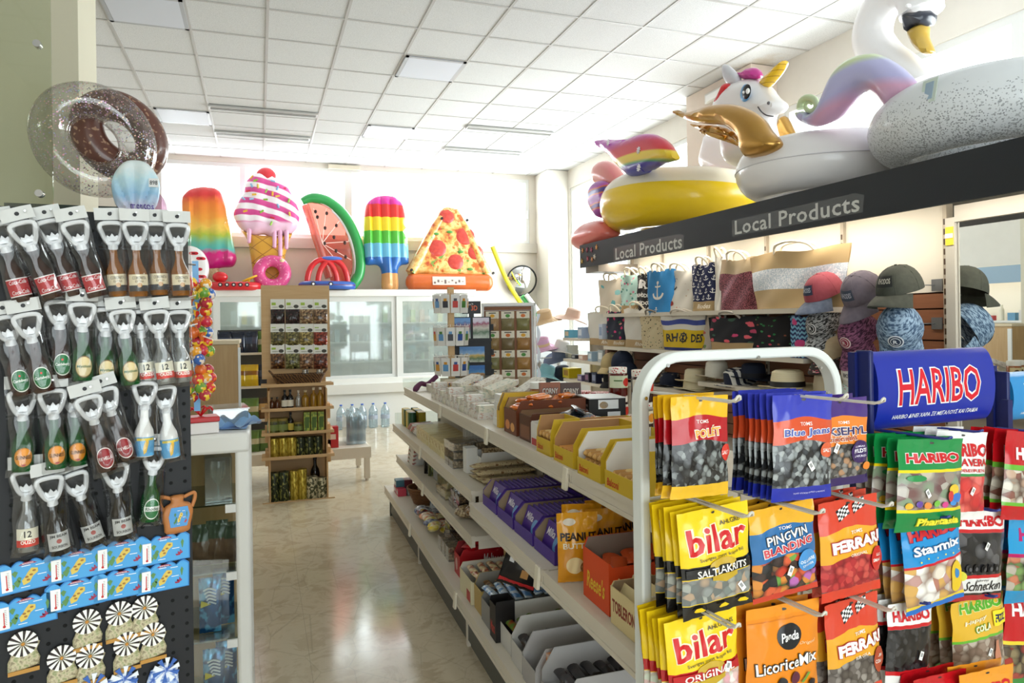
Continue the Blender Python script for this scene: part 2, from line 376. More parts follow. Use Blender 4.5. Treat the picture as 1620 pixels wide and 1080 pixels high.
# central gondola: local x across to the right, local y back (0 = far end), towards the camera negative
G = Frame(.935, 5.5, -1.2)
gon = thing('gondola_shelving', 'long cream metal gondola shelving full of sweets and nuts beside the aisle', 'shelving', G.o, G.a)
def gshelf(x0, x1, y0, y1, z, lip=.045, holder=()):
    b = MB(); b.bx(x0 + .004, x1, y0, y1, z - .022, z); o = b.build('shelf', cream, gon, smooth=False)
    r = MB(); r.bx(x0 - .012, x0 + .004, y0, y1, z - lip, z + .004); r.bx(x0 - .016, x0 - .0121, y0, y1, z - .012, z + .006); r.bx(x0 - .016, x0 - .0121, y0, y1, z - lip - .002, z - lip + .012)
    r.build('price_rail', cream, o, smooth=False)
    h = MB()
    for y in holder: h.box((x0 - .019, y, z - .03), (.012, .035, .075), 0, 0, 0, R(6))
    if holder: h.build('price_holder', C('e4dcc8', .3), o, bevel=.003)
    for y in (y0, y1): MB().bx(x0 + .02, x1, y - .0015, y + .0015, z - .06, z - .0221).build('bracket', cream, o, smooth=False)
BAYS = [(0, -1.16), (-1.16, -2.34), (-2.34, -3.36), (-3.36, -4.0)]
for a, b_ in BAYS:
    MB().bx(0, .012, b_ + .012, a - .012, .03, .185).build('kick_panel', dark_panel, gon, smooth=False)
    MB().bx(-.004, .03, b_ - .012, b_ + .012, 0, .19).build('upright', cream, gon, smooth=False)
    MB().bx(.40, .41, b_ + .02, a - .02, .2, .98).build('back_panel', cream2, gon, smooth=False)
MB().bx(-.004, .8, -.012, .012, 0, .19).build('kick_panel', dark_panel, gon, smooth=False)
MB().bx(.012, .83, -4.0, -.012, 0, .03).build('base', dark_panel, gon, smooth=False)
MB().bx(.818, .83, -4.0, -.012, .03, .19).build('kick_panel', dark_panel, gon, smooth=False)
for y in (-.01, -1.16, -2.35, -3.36, -3.99):
    p = MB().bx(.385, .44, y - .015, y + .015, .0, .99)
    for q in range(18): p.bx(.3835, .3855, y - .007, y + .007, .27 + q * .04, .29 + q * .04, 1)
    p.build('post', [cream2, black_p], gon, smooth=False)
for a, b_ in BAYS: gshelf(-.03, .40, b_, a, .235, .05, (b_ + .03,))
gshelf(.05, .40, -2.30, -.10, .485, .05, (-1.15,)); gshelf(.035, .40, -2.37, -.04, .715, .05, (-1.16,))
gshelf(0, .40, -3.37, -2.46, .688, .05, (-3.34,)); gshelf(0, .40, -4.0, -3.38, .688, .05)
for a, b_, h in ((-.2, -1.49, (-1.46,)), (-1.495, -2.45, (-2.42,)), (-2.455, -3.38, (-3.35,)), (-3.385, -4.0, ())): gshelf(.10, .78, b_, a, 1.005, .05, h)
MB().bx(.44, .80, -3.98, -.05, .2, .235).build('shelf', cream, gon, smooth=False)
MB().bx(.44, .78, -3.98, -.05, .60, .62).build('shelf', cream, gon, smooth=False)
gg = MB().bx(.08, .8, -.19, -.185, 1.0, 1.075).bx(.04, .8, -.035, -.03, .70, .80); gg.build('glass_end_guard', glass, gon, smooth=False)
def GW(x, y, z): return G.w(x, y, z)

# right wall display with canopy
XB = 3.25
disp = thing('display_shelving', 'tall cream display shelving with slatted wooden panel and black canopy along the right side', 'shelving', (XB, 3.3, 0))
def D(b, name, m, par=disp, **kw): b.M = Matrix.Translation((-XB, -3.3, 0)); b.v = [tuple(b.M @ Vector(p)) for p in b.v]; return b.build(name, m, par, smooth=False, **kw)
cp = mat('cream_lit_panel', 'e6dfd0', .7)
D(MB().bx(XB + .012, XB + .03, 2.62, 5.8, 1.615, 2.055), 'back_panel', cp)
sl = MB()
for i, (a, b_) in enumerate(((2.62, 3.27), (3.28, 3.94), (3.95, 4.60), (4.61, 5.8))):
    for z in range(15): sl.bx(XB + .004, XB + .028, a, b_, .4 + z * .081, .4 + z * .081 + .073)
D(sl, 'slat_panel', mat('brown_slat_wood', rough=.5, fn=lambda k: k.mix(k.noise(k.sc(k.co(), 60, 3, 60), 2, 3), '83543a', '9a6648')))
D(MB().bx(XB + .028, XB + .034, 2.6, 5.8, .3, 1.62), 'slat_backing', mat('brown_groove', '4d2f1e', .7))
for y in (2.61, 3.275, 3.945, 4.605, 5.27, 5.79):
    u = MB().bx(XB - .01, XB + .035, y - .011, y + .011, .02, 2.055)
    for q in range(30): u.bx(XB - .0125, XB - .0099, y - .005, y + .005, .5 + q * .05, .53 + q * .05, 1)
    D(u, 'upright', [mat('upright_cream', 'b9ae9c', .5), C('4a3626')])
D(MB().bx(2.8, 2.818, 1.0, 5.96, 1.978, 2.187), 'fascia', mat('black_fascia_board', '1d2126', .55))
D(MB().bx(2.8185, XB + .035, 1.0, 5.96, 2.06, 2.16).bx(XB + .035, 4.8, 1.0, 5.60, 2.1, 2.16), 'canopy_top', mat('canopy_grey', 'a49f96', .6))
D(MB().bx(2.86, XB + .01, 5.70, 5.96, 1.93, 2.0), 'canopy_box', mat('canopy_end_taupe', '8c8379', .5))
tb = MB()
for y in (1.2, 2.75, 4.3): tb.tube([(3.0, y, 2.04), (3.0, y + 1.4, 2.04)], .013, 10)
D(tb, 'lamp_tube', mat('lit_tube', 'fff6e6', .3, emit=9))
MB_b = MB()
for y in (1.2, 2.75, 4.3): MB_b.bx(2.97, 3.03, y - .03, y + 1.43, 2.0535, 2.0595)
D(MB_b, 'lamp_batten', white_e)
for i, y in enumerate((1.9, 3.45, 5.0)): area('canopy_lamp_%d' % i, (3.0, y, 2.022), (0, R(-14), 0), .08, 1.4, 5.5, (1, .93, .8))
def dshelf(y0, y1, z, x0=2.95):
    o = D(MB().bx(x0, XB, y0, y1, z - .03, z), 'shelf', cream)
dshelf(3.10, 5.8, 1.55); dshelf(3.28, 5.8, 1.258); dshelf(4.31, 5.8, .965, 2.93); dshelf(3.28, 4.30, 1.05, 2.93); dshelf(2.7, 5.8, .62, 2.93)
D(MB().bx(2.9, XB, 1.2, 5.8, .0, .3), 'plinth', cream)
# mirror bay
mir = thing('framed_mirror', 'tall framed mirror on the right display beside the denim caps', 'mirror', (XB, 1.9, 1.4))
MB().box((-.03, 0, 0), (.006, 1.24, 1.1)).build('mirror_glass', mat('silvered_mirror', 'f2f4f2', .01, 1), mir)
f = MB().bx(-.05, .0, .625, .675, -.62, .575).bx(-.05, 0, -.675, -.625, -.62, .575).bx(-.05, 0, -.625, .625, .551, .63).bx(-.05, 0, -.625, .625, -.62, -.551)
f.build('frame', mat('mirror_frame_beige', 'b7b1a6', .45), mir, smooth=False)
MB().bx(-.055, -.0505, .63, .67, .44, .53).build('tape', C('e8c53a', .4), mir, smooth=False)
MB().bx(-.058, -.0551, .63, .67, .475, .497).build('tape', C('eeeae0', .4), mir, smooth=False)

# far low shelves at the end of the display
fs = thing('low_shelving', 'low cream shelves of toys and trinkets beyond the tote bag display', 'shelving', (3.25, 6.35, 0))
for z, x0, y0, y1 in ((1.318, -.32, -.1, .32), (1.105, -.32, -.53, .32), (.903, -.32, -.53, .32), (.5, -.32, -.53, .32)):
    MB().bx(x0, 0, y0, y1, z - .028, z).build('shelf', cream, fs, smooth=False)
MB().bx(0, .02, -.53, .32, 0, 1.32).build('back_panel', cream2, fs, smooth=False); MB().bx(-.3, 0, -.53, .32, 0, .12).build('plinth', cream2, fs, smooth=False)
for y in (-.53, .30): MB().bx(-.02, .021, y, y + .02, 0, 1.36).build('upright', cream, fs, smooth=False)

# wall cooler under the floats
YC = 10.38
co = thing('refrigerated_cabinet', 'long white refrigerated wall cabinet with sliding glass doors along the back wall', 'refrigerator', (1.0, YC, 0))
def K(b, name, m, par=co, **kw): b.v = [(p[0] - 1, p[1] - YC, p[2]) for p in b.v]; return b.build(name, m, par, smooth=False, **kw)
K(MB().bx(-1.95, 3.12, 10.43, 11.12, 1.90, 1.965).bx(-1.95, 3.12, 11.06, 11.12, .3, 1.9).bx(-1.95, -1.9, 10.43, 11.06, .3, 1.9).bx(3.07, 3.12, 10.43, 11.06, .3, 1.9), 'carcass', mat('cooler_liner', 'c9cfcf', .4))
K(MB().bx(-1.95, 3.12, 10.38, 10.43, 1.885, 1.985), 'top_beam', white_e, bevel=.006)
K(MB().bx(-1.95, 3.12, 10.42, 11.12, .0, .3).bx(-1.95, 3.12, 10.42, 11.05, .3, .56), 'base_panel', white_e)
K(MB().prism([(-1.95, .62), (3.12, .62), (3.12, .48), (-1.95, .48)], .06, 0, lambda x, y, z: (x, 10.32 + y + (.62 - z) * .25, z)), 'front_ledge', white_e)
K(MB().bx(-1.95, 3.12, 10.36, 10.42, .615, .70), 'sill', white_e, bevel=.005)
for z in (.93, 1.22, 1.50): K(MB().bx(-1.9, 3.06, 10.62, 11.05, z - .02, z), 'shelf', C('e8ecec', .4))
cg = clear('misted_cooler_glass', 'eef6f4', .3, .04, .22, 'dfe8e6')
for i, (a, b_) in enumerate(((-1.93, -.58), (-.60, .70), (.66, 1.92), (1.90, 3.08))):
    yy = 10.40 if i % 2 else 10.425
    d = K(MB().bx(a, a + .09, yy, yy + .02, .70, 1.885).bx(b_ - .09, b_, yy, yy + .02, .70, 1.885).bx(a + .09, b_ - .09, yy, yy + .02, 1.81, 1.885).bx(a + .09, b_ - .09, yy, yy + .02, .70, .745), 'sliding_door', alu)
    gp = MB().bx(a + .09, b_ - .09, yy + .006, yy + .012, .745, 1.81); gp.v = [(p[0] - 1, p[1] - YC, p[2]) for p in gp.v]; gp.build('glass_pane', cg, d, smooth=False)

for i, x in enumerate((-1.2, .1, 1.3, 2.5)):
    K(MB().bx(x - .5, x + .5, 10.50, 10.53, 1.86, 1.885), 'interior_lamp', MATS['lit_tube'])
# cream pillar, glass partition, dark green tall cabinet on the left
MB().bx(-1.75, -.955, 4.62, 5.1, 0, ZC - .007).build('trim_5', mat('pillar_cream', 'cfc9b4', .8), smooth=False)['kind'] = 'structure'
gpn = thing('glass_partition', 'greenish glass partition panel in front of the cream pillar', 'glass partition', (-1.0, 3.2, 0))
MB().bx(-.9, .245, 0, .01, 0, 3.04).build('glass_pane', glass_g, gpn, smooth=False)
fx = MB()
for z in (2.02, 2.6): fx.cyl((.2, -.012, z), (.2, .022, z), .014, None, 14)
fx.build('glass_fixing', steel, gpn)
MB().bx(-.9, .245, -.02, .03, 0, .03).build('floor_channel', alu, gpn, smooth=False)
dg = mat('dark_green_board', '1f2a24', .45)
tc = thing('tall_green_cabinet', 'tall dark green shelf cabinet behind the souvenir pegboard carrying the swim rings', 'cabinet', (-.8, 3.75, 0))
MB().bx(-.27, .33, -.0, .34, 0, 1.95).build('body', dg, tc, smooth=False)
MB().bx(-.27, .02, -.015, -.001, 1.6, 2.06).build('back_board', dg, tc, smooth=False); MB().bx(.1, .33, -.015, -.001, 1.6, 2.06).build('back_board', dg, tc, smooth=False)
MB().bx(.03, .24, -.10, -.016, 1.9, 2.02).build('display_bin', mat('black_bin', '15171a', .4), tc, bevel=.004)

# pegboard of souvenirs
L = Frame(-.132, 1.533, 18)
peg = thing('pegboard_stand', 'black perforated pegboard stand hung with bottle openers and fridge magnets', 'display stand', L.o, L.a)
b = MB().bx(-.37, 0, .0, .018, .3, 1.71); hh = MB()
for i in range(14):
    for j in range(54): hh.cyl((-.012 - i * .0254, -.0004, .33 + j * .0254), (-.012 - i * .0254, .004, .33 + j * .0254), .0036, None, 8)
b.build('board', mat('black_pegboard', '16171a', .6), peg, smooth=False); hh.build('peg_hole', mat('peg_hole_black', '050505', .9), peg, smooth=False)
MB().bx(-.02, .004, .0185, .05, 0, 1.71).bx(-.37, -.35, .0185, .05, 0, 1.71).bx(-.37, .004, -.15, .2, 0, .03).build('frame', black_p, peg, smooth=False)

# glass vitrine on the left
V = thing('glass_display_cabinet', 'white framed glass display cabinet with boxed souvenirs behind the pegboard', 'display cabinet', (-.45, 2.72, 0))
fr = MB()
for x in (-.37, .385):
    for y in (.0, .40): fr.box((x, y, .54), (.05, .045, 1.08))
fr.bx(-.40, .41, -.03, .43, 1.045, 1.115).bx(-.395, .41, -.02, .43, .0, .1)
fr.build('frame', mat('white_plastic_frame', 'e9e8e2', .3), V, bevel=.012)
MB().bx(-.34, .36, -.003, .003, .1, 1.045).build('front_glass', glass, V, smooth=False); MB().bx(-.34, .36, .36, .375, .1, 1.045).build('back_panel', wood, V, smooth=False)
for z in (.86, .62, .38):
    s_ = MB().bx(-.345, .36, .01, .355, z - .006, z).build('glass_shelf', clear('edge_glass', 'd4e8e0', .3, .03), V, smooth=False)
    MB().bx(.325, .36, -.012, -.0035, z - .028, z).build('shelf_clip', white_e, s_, smooth=False)
wc = thing('oak_cabinet', 'light oak side cabinet standing behind the glass display cabinet', 'cabinet', (-.33, 4.62, 0))
MB().bx(-.28, .20, 0, .45, 0, 1.38).build('body', wood, wc, smooth=False); MB().bx(-.28, .21, -.01, .46, 1.381, 1.405).build('top', C('d9c7a6', .5), wc, bevel=.003)
MB().bx(.201, .215, -.005, .03, .1, 1.36).build('edge_strip', white_e, wc, smooth=False)

# wooden rack of olive products
RK = Frame(.0, 6.26, -1)
rack = thing('wooden_display_rack', 'tall plywood display rack of Greek olives and oils standing in the aisle', 'display rack', RK.o, RK.a)
MB().bx(.045, .545, .30, .315, .02, 1.84).build('back_board', ply, rack, smooth=False)
MB().bx(.005, .585, .28, .2995, 1.02, 1.84).build('header_board', ply, rack, smooth=False)
for sx in (0, 1):
    b = MB(); x = .055 + sx * .47
    b.bx(x, x + .012, .03, .2799, .0, .94)
    for z in (.42, .62, .80): b.bx(x - .03 + sx * .03, x + .012 + sx * .03, .12, .2799, z - .13, z + .0)
    b.build('side_panel', ply, rack, smooth=False)

SHZ = [.06, .485, .70, .90, 1.10]
def rk_shelf(z, y0=.0):
    o = MB().bx(-.002, .59, y0, .2795, z - .012, z).build('shelf', ply, rack, smooth=False)
    MB().bx(.0, .588, y0 - .008, y0 - .0005, z - .012, z + .014).build('shelf_lip', ply, o, smooth=False)
# low cream platform behind the rack
lp = thing('low_cream_platform', 'low cream metal platform behind the plywood rack carrying red boxes and water', 'platform', (.3, 7.0, 0))
MB().bx(-.62, .68, -.2, .5, .27, .32).build('top', cream, lp, bevel=.004); MB().bx(-.62, .68, -.21, -.2005, .22, .322).build('apron', cream, lp, smooth=False)
for x in (-.6, .62):
    for y in (-.19, .45): MB().bx(x, x + .05, y, y + .05, .02, .2695).cyl((x + .025, y + .025, 0), (x + .025, y + .025, .0199), .018, None, 10).build('leg', cream, lp, smooth=False)

# convex mirror, noodles, paper
cm = thing('convex_mirror', 'round convex security mirror on the back wall beside the window', 'mirror', (4.12, 11.05, 2.165), R(-8)); cm.rotation_euler = (R(13), 0, R(-8))
m_ = MB(); pr = [(.245 * i / 10, -.06 * (1 - (i / 10) ** 2)) for i in range(11)]; m_.lathe(pr, 40); m_.v = [(p[0], p[2], p[1]) for p in m_.v]
m_.build('mirror_face', mat('convex_silver', 'eef0f0', .02, 1), cm)
m_ = MB(); m_.tube([(.25 * cos(q * pi / 24), -.002, .25 * sin(q * pi / 24)) for q in range(48)], .013, 8, 0, True); m_.build('rim', black_p, cm)
MB().cyl((0, .01, 0), (0, .149, 0), .03).build('bracket', grey_m, cm)
MB().box((3.47, 11.193, 2.18), (.26, .004, .24)).build('paper_notice', C('f4f3ee', .6)); tag(bpy.data.objects['paper_notice'], 'blank white paper notice on the back wall right of the pizza float', 'notice')
# ---------------------------------------------------------------- candy racks
CR = Frame(*U(1012, 600, d=1.47)[:2], 4)
w0 = CR.U(1318, 600, y=0).x
candy = thing('tubular_candy_rack', 'white tubular candy rack of hanging liquorice bags in the right foreground', 'display rack', CR.o, CR.a)
zt = CR.U(1160, 560, y=0).z; rr = .095
def ubar(x0, x1, zt, r, w):
    pts = [(x0, .0)] + [(x0 + r - r * cos(a), zt - r + r * sin(a)) for a in [R(i * 9) for i in range(11)]] + [(x1 - r + r * sin(a), zt - r + r * cos(a)) for a in [R(i * 9) for i in range(11)]] + [(x1, 0)]
    b = MB(); vs = []; n = len(pts)
    for i, p in enumerate(pts):
        a = Vector(pts[max(0, i - 1)]); c = Vector(pts[min(n - 1, i + 1)]); t = (c - a).normalized(); nn = Vector((-t.y, t.x))
        for s1, d in ((-1, -.018), (-1, .018), (1, .018), (1, -.018)): q = Vector(p) + nn * s1 * w / 2; vs.append((q.x, d, q.y))
    fs = [(i * 4 + j, i * 4 + (j + 1) % 4, i * 4 + 4 + (j + 1) % 4, i * 4 + 4 + j) for i in range(n - 1) for j in range(4)]
    b.add(vs, fs); return b
ubar(.0, w0, zt, rr, .022).build('frame', mat('white_tube_enamel', 'e4e7e2', .3), candy, angle=30, bevel=.004)
sc = MB()
for px, py in ((1200, 565), (1057, 578), (1299, 582), (1022, 630), (1310, 622)):
    p = CR.U(px, py, y=-.02); sc.cyl((p.x, -.0215, p.z), (p.x, -.018, p.z), .004, None, 8); 
sc.build('screw', steel, candy)
mesh_b = MB()
for z in (1.31, 1.12, .91, .7): mesh_b.cyl((.012, .01, z), (w0 - .012, .01, z), .004, None, 6)
for i in range(9): mesh_b.cyl((.03 + i * (w0 - .06) / 8, .018, .5), (.03 + i * (w0 - .06) / 8, .018, 1.315), .003, None, 6)
mesh_b.build('wire_grid', C('d8dad8', .35), candy)
MB().bx(-.03, w0 + .03, -.2, .2, 0, .025).build('base', white_e, candy, bevel=.005)
HR = Frame(*U(1362, 600, d=1.72)[:2], 4)
hw = HR.U(1553, 600, y=0).x
har = thing('blue_header_candy_rack', 'blue candy rack with a rounded royal blue header over hanging jelly bags', 'display rack', HR.o, HR.a)
blue_h = mat('royal_blue_plastic', '1c2fa0', .3); blue_d = mat('navy_blue_plastic', '16205e', .35)
def header(par, x0, x1, z0, z1, m, sz=1):
    h = (z1 - z0) / 2; zc = (z0 + z1) / 2; dp = .036
    fn = lambda u, v, e=0: (x0 + (x1 - x0) * u, -(dp + e) * cos((v - .5) * pi * .96), zc + (h + e) * sin((v - .5) * pi * .96) / sin(pi * .48))
    b = MB(); b.sheet(fn, 4, 24)
    vs = [fn(0, i / 24) for i in range(25)]
    for xx in (x0 + .001, x1 - .001): b.add([(xx, p[1], p[2]) for p in vs], [tuple(range(25))])
    w = lambda e: (lambda u, v: fn(u, v, e))
    b.text('HARIBO', w(.0008), .155, .865, .355, .70, 1, .05, 0, .05); b.text('HARIBO', w(.0016), .165, .855, .37, .685, 2, .012, 0, .05)
    b.text('HARIBO ΔINEI XAPA ΣE MEΓAΛOYΣ KAI ΠAIΔIA', w(.001), .13, .86, .235, .285, 1, .01, .25, .05)
    o = b.build('header_sign', [m, C('f6f6f4', .35), C('d8162a', .3)], par)
    e = MB(); e.bx(x0 - .026, x0 - .012, -.035, .008, z0 - .02, z1 + .005); e.bx(x0 - .011, x0 - .001, -.01, .01, z0 + .05, z1 - .05); e.build('header_side', blue_d, par, bevel=.004)
z1h = HR.U(1450, 553, y=0).z; z0h = HR.U(1460, 676, y=-.03).z
header(har, .015, hw, z0h, z1h, blue_h)
b = MB().bx(-.02, .0, .0, .02, 0, z1h).bx(hw + .11, hw + .13, 0, .02, 0, z1h - .15).bx(-.02, hw + .13, -.2, .2, 0, .025)
for z in (1.17, .97, .77): b.bx(.0001, hw + .1099, .004, .016, z, z + .015)
b.build('frame', blue_d, har, smooth=False)
h2f = Frame(*U(1578, 620, d=2.05)[:2], 4)
h2 = thing('light_blue_header_rack', 'second candy rack with a light blue rounded header at the right edge', 'display rack', h2f.o, h2f.a)
header(h2, .015, .36, h2f.U(1600, 668, y=-.03).z, h2f.U(1600, 588, y=0).z, mat('sky_blue_plastic', '2f8fcf', .3))
MB().bx(-.02, 0, .0, .02, 0, 1.35).bx(.37, .39, 0, .02, 0, 1.3).bx(-.02, .39, -.15, .15, 0, .025).bx(.0001, .3699, .004, .016, 1.1, 1.115).build('frame', blue_d, h2, smooth=False)
# ---------------------------------------------------------------- inflatables
from mathutils.geometry import delaunay_2d_cdt
def seg_d(p, a, b):
    ax, ay = a; bx_, by = b; dx, dy = bx_ - ax, by - ay; t = max(0, min(1, ((p[0] - ax) * dx + (p[1] - ay) * dy) / (dx * dx + dy * dy + 1e-12)))
    return math.hypot(p[0] - ax - t * dx, p[1] - ay - t * dy)
def inside(p, poly):
    c = False; j = len(poly) - 1
    for i in range(len(poly)):
        a, b = poly[i], poly[j]
        if (a[1] > p[1]) != (b[1] > p[1]) and p[0] < (b[0] - a[0]) * (p[1] - a[1]) / (b[1] - a[1]) + a[0]: c = not c
        j = i
    return c
class Puff:
    """a cushion blown up from an outline in x,z: thickness T each way, hf(x,z,h) may shape ribs"""
    def __init__(s, poly, T, step=None, hf=None, soft=1.0, holes=()):
        s.poly = [tuple(p[:2]) for p in poly]; s.T = T; s.hf = hf; s.soft = soft; s.holes = [[tuple(p[:2]) for p in h] for h in holes]
        xs = [p[0] for p in s.poly]; zs = [p[1] for p in s.poly]; s.bb = (min(xs), max(xs), min(zs), max(zs)); s.step = step or (s.bb[1] - s.bb[0]) / 16
    def dist(s, p): return min(min(seg_d(p, q[i - 1], q[i]) for i in range(len(q))) for q in [s.poly] + s.holes)
    def isin(s, p): return inside(p, s.poly) and not any(inside(p, h) for h in s.holes)
    def h(s, p):
        d = min(1, s.dist(p) / (s.T * s.soft)); h = s.T * math.sqrt(max(0, 1 - (1 - d) ** 2))
        return s.hf(p[0], p[1], h) if s.hf else h
    def front(s, x, z, e=0): return (x, -s.h((x, z)) - e, z)
    def add(s, mb, mi=0, fn=None):
        loops = [s.poly] + s.holes; P = []; E = []
        for q in loops:
            b = len(P); P += q; E += [(b + i, b + (i + 1) % len(q)) for i in range(len(q))]
        nb = len(P); x0, x1, z0, z1 = s.bb
        for q in loops:
            for i in range(len(q)):
                a, c = q[i - 1], q[(i + 1) % len(q)]; tx, tz = c[0] - a[0], c[1] - a[1]; l = math.hypot(tx, tz) or 1
                for k in (.12, .4):
                    for sg in (1, -1):
                        p = (q[i][0] - sg * tz / l * k * s.T, q[i][1] + sg * tx / l * k * s.T)
                        if s.isin(p) and s.dist(p) > .85 * k * s.T: P.append(p)
        nx = int((x1 - x0) / s.step) + 1; nz = int((z1 - z0) / s.step) + 1
        for i in range(nx + 1):
            for j in range(nz + 1):
                p = (x0 + s.step * i, z0 + s.step * (j + .5 * (i % 2)))
                if s.isin(p) and s.dist(p) > s.T * .45: P.append(p)
        vo, eo, fo, ov, oe, of = delaunay_2d_cdt([Vector(p) for p in P], E, [], 0, 1e-5)
        fo = [f for f in fo if s.isin((sum(vo[i].x for i in f) / len(f), sum(vo[i].y for i in f) / len(f)))]
        n = len(vo); H = [0 if s.dist((v.x, v.y)) < 1e-4 else s.h((v.x, v.y)) for v in vo]
        vs = [(v.x, -H[i], v.y) for i, v in enumerate(vo)] + [(v.x, H[i], v.y) for i, v in enumerate(vo)]
        on = [H[i] == 0 for i in range(n)]
        fs = [tuple(f) for f in fo] + [tuple(reversed([i if on[i] else i + n for i in f])) for f in fo]
        uv = [((v.x - x0) / (x1 - x0), (v.y - z0) / (z1 - z0)) for v in vo] * 2
        mb.add([fn(*v) for v in vs] if fn else vs, fs, mi, uv); return s
def ptsY(pts, y, base): return [(U(*p, y=y).x - base.x, U(*p, y=y).z - base.z) for p in pts]
def ptsX(pts, x, base): return [(base.y - U(*p, x=x).y, U(*p, x=x).z - base.z) for p in pts]
vinyl = dict(rough=.28, coat=.3)
YF = 10.72
TOPZ = 1.985
def float_thing(name, lab, px, py, lean=-7, y=YF, rz=0):
    b = U(px, py, y=y); b.z = max(b.z, 1.968) if abs(b.z - 1.97) < .2 else b.z
    t = thing(name, lab, 'pool float', (b.x, y, 1.968), R(rz), 'inflatables along the top of the cooler'); t.rotation_euler = (R(lean), 0, R(rz)); return t, U(px, py, y=y)
def ribs(n, x0, x1, lo=.62): return lambda x, z, h: h * (lo + (1 - lo) * abs(sin(pi * n * min(.9999, max(.0001, (x - x0) / (x1 - x0))))) ** .6)

# tie-dye ice lolly
t, b = float_thing('ice_lolly_float', 'tie-dye rainbow ice lolly float with beige stick, leftmost big float', 330, 456)
o = spline(ptsY([(285, 312), (290, 297), (304, 288), (325, 286), (343, 290), (353, 303), (362, 345), (372, 392), (374, 405), (368, 416), (350, 418), (330, 424), (310, 422), (296, 414), (290, 370)], YF, b), 4, True)
xs = [p.x for p in o]
m = MB(); Puff(o, .13, .055, ribs(4, min(xs), max(xs))).add(m)
m.build('body', mat('tie_dye_vinyl', fn=lambda k: k.ramp(k.ma('ADD', k.xyz()[1], k.ma('MULTIPLY', k.ma('SUBTRACT', k.noise(k.co(), 7, 2), .5), .16)), [(.0, 'c4157a'), (.2, 'd51a7c'), (.25, '4fb3b0'), (.34, '78b78c'), (.42, 'a7b83c'), (.5, 'e8c257'), (.62, 'ee9a3a'), (.78, 'ec7a30'), (.88, 'd93a3a')]), **vinyl), t)
m = MB(); Puff(spline(ptsY([(322, 419), (346, 419), (345, 440), (341, 455), (330, 457), (321, 452)], YF, b), 3, True), .07, .03).add(m); m.build('stick', mat('speckled_beige_vinyl', fn=lambda k: k.mix(k.ramp(k.noise(k.co(), 70, 1), [(.45, '000000'), (.55, 'ffffff')]), 'b89a72', 'cdb48c'), **vinyl), t)

# ice-cream cone
t, b = float_thing('ice_cream_float', 'pink swirled ice cream cone float with red cherry and waffle cone', 424, 456)
swirl = spline(ptsY([(405, 262), (420, 258), (434, 264), (441, 275), (455, 285), (463, 298), (474, 322), (476, 340), (470, 355), (455, 366), (440, 364), (432, 372), (418, 364), (400, 366), (382, 356), (369, 340), (368, 326), (376, 308), (384, 296), (386, 282), (394, 270)], YF, b), 3, True)
cone = spline(ptsY([(382, 357), (400, 364), (430, 366), (455, 364), (466, 357), (462, 364), (452, 395), (449, 430), (447, 446), (438, 456), (412, 456), (402, 444), (397, 405), (392, 375)], YF, b), 3, True)
def swirl_fn(k):
    q = k.xyz(); v = k.ma('SUBTRACT', q[1], k.ma('MULTIPLY', k.ma('POWER', k.ma('SUBTRACT', q[0], .35), 2), -.32)); v = k.ma('ADD', v, k.ma('MULTIPLY', q[0], .16))
    w = k.ma('FRACT', k.ma('ADD', k.ma('MULTIPLY', v, 6.2), k.ma('MULTIPLY', k.noise(k.co(), 3, 1), .5)))
    c = k.ramp(w, [(0, 'f6eef4'), (.46, 'fbf3f8'), (.5, 'd64a94'), (.94, 'e0569c'), (1, 'f6eef4')])
    return k.mix(k.ramp(q[1], [(.20, 'ffffff'), (.24, '000000')]), c, 'f0c6de')
xs = [p[0] for p in swirl]
m = MB(); pf = Puff(swirl, .16, .06, ribs(4, min(xs), max(xs), .78)).add(m)
m.build('swirl', mat('pink_swirl_vinyl', fn=swirl_fn, **vinyl), t)
m = MB(); pc = Puff(cone, .12, .05).add(m)
def waffle(k):
    q = k.xyz(); g = None
    for sg in (1, -1):
        f = k.ma('ABSOLUTE', k.ma('SUBTRACT', k.ma('FRACT', k.ma('ADD', k.ma('MULTIPLY', q[0], 2.6 * sg), k.ma('MULTIPLY', q[1], 4.4))), .5)); h = k.ma('LESS_THAN', f, .035); g = h if g is None else k.ma('MAXIMUM', g, h)
    return k.mix(g, 'd9a13a', 'a8722a')
m.build('cone', mat('waffle_vinyl', fn=waffle, **vinyl), t)
m = MB(); g = lambda p: ptsY([p], YF, b)[0]
for dx, dz, w in ((394, 380, 4), (434, 388, 4.5), (443, 402, 4.5), (453, 390, 4)):
    q = g((dx, 352)); q2 = g((dx, dz)); m = MB(); m.tube([(q[0], -.06, q[1]), (q[0], -.105, (q[1] + q2[1]) / 2), (q2[0], -.125, q2[1]), (q2[0], -.125, q2[1] - .015)], [.035, .03, w * .006, .004], 10); m.build('icing_drip', mat('pink_drip_vinyl', 'eeb4d2', **vinyl), t)
m = MB(); q = g((421, 270)); m.ell((q[0], -.07, q[1]), (.14, .075, .125), 20, 12); m.build('cherry', mat('cherry_vinyl', 'd8323c', **vinyl), t)
cols = ['e9b53c', '86b43c', '8fb8dc', 'd43a4a', 'e8c25a', '9ccc5a', 'a0c8e8']
for i, (px, py) in enumerate(((398, 273), (404, 280), (398, 288), (392, 296), (408, 290), (421, 297), (398, 310), (431, 302), (420, 311), (439, 293), (449, 292), (439, 306), (457, 313), (385, 309), (388, 330), (414, 331), (440, 322), (431, 341), (458, 335), (429, 350), (432, 281), (402, 303))):
    q = g((px, py)); y_ = -pf.h(q); a = rnd.uniform(0, 3)
    m = MB(); m.tube([(q[0] - .03 * cos(a), y_ - .002, q[1] - .03 * sin(a)), (q[0] + .03 * cos(a), y_ - .002, q[1] + .03 * sin(a))], .014, 8); m.build('sprinkle', C(cols[i % 7], .3), t)

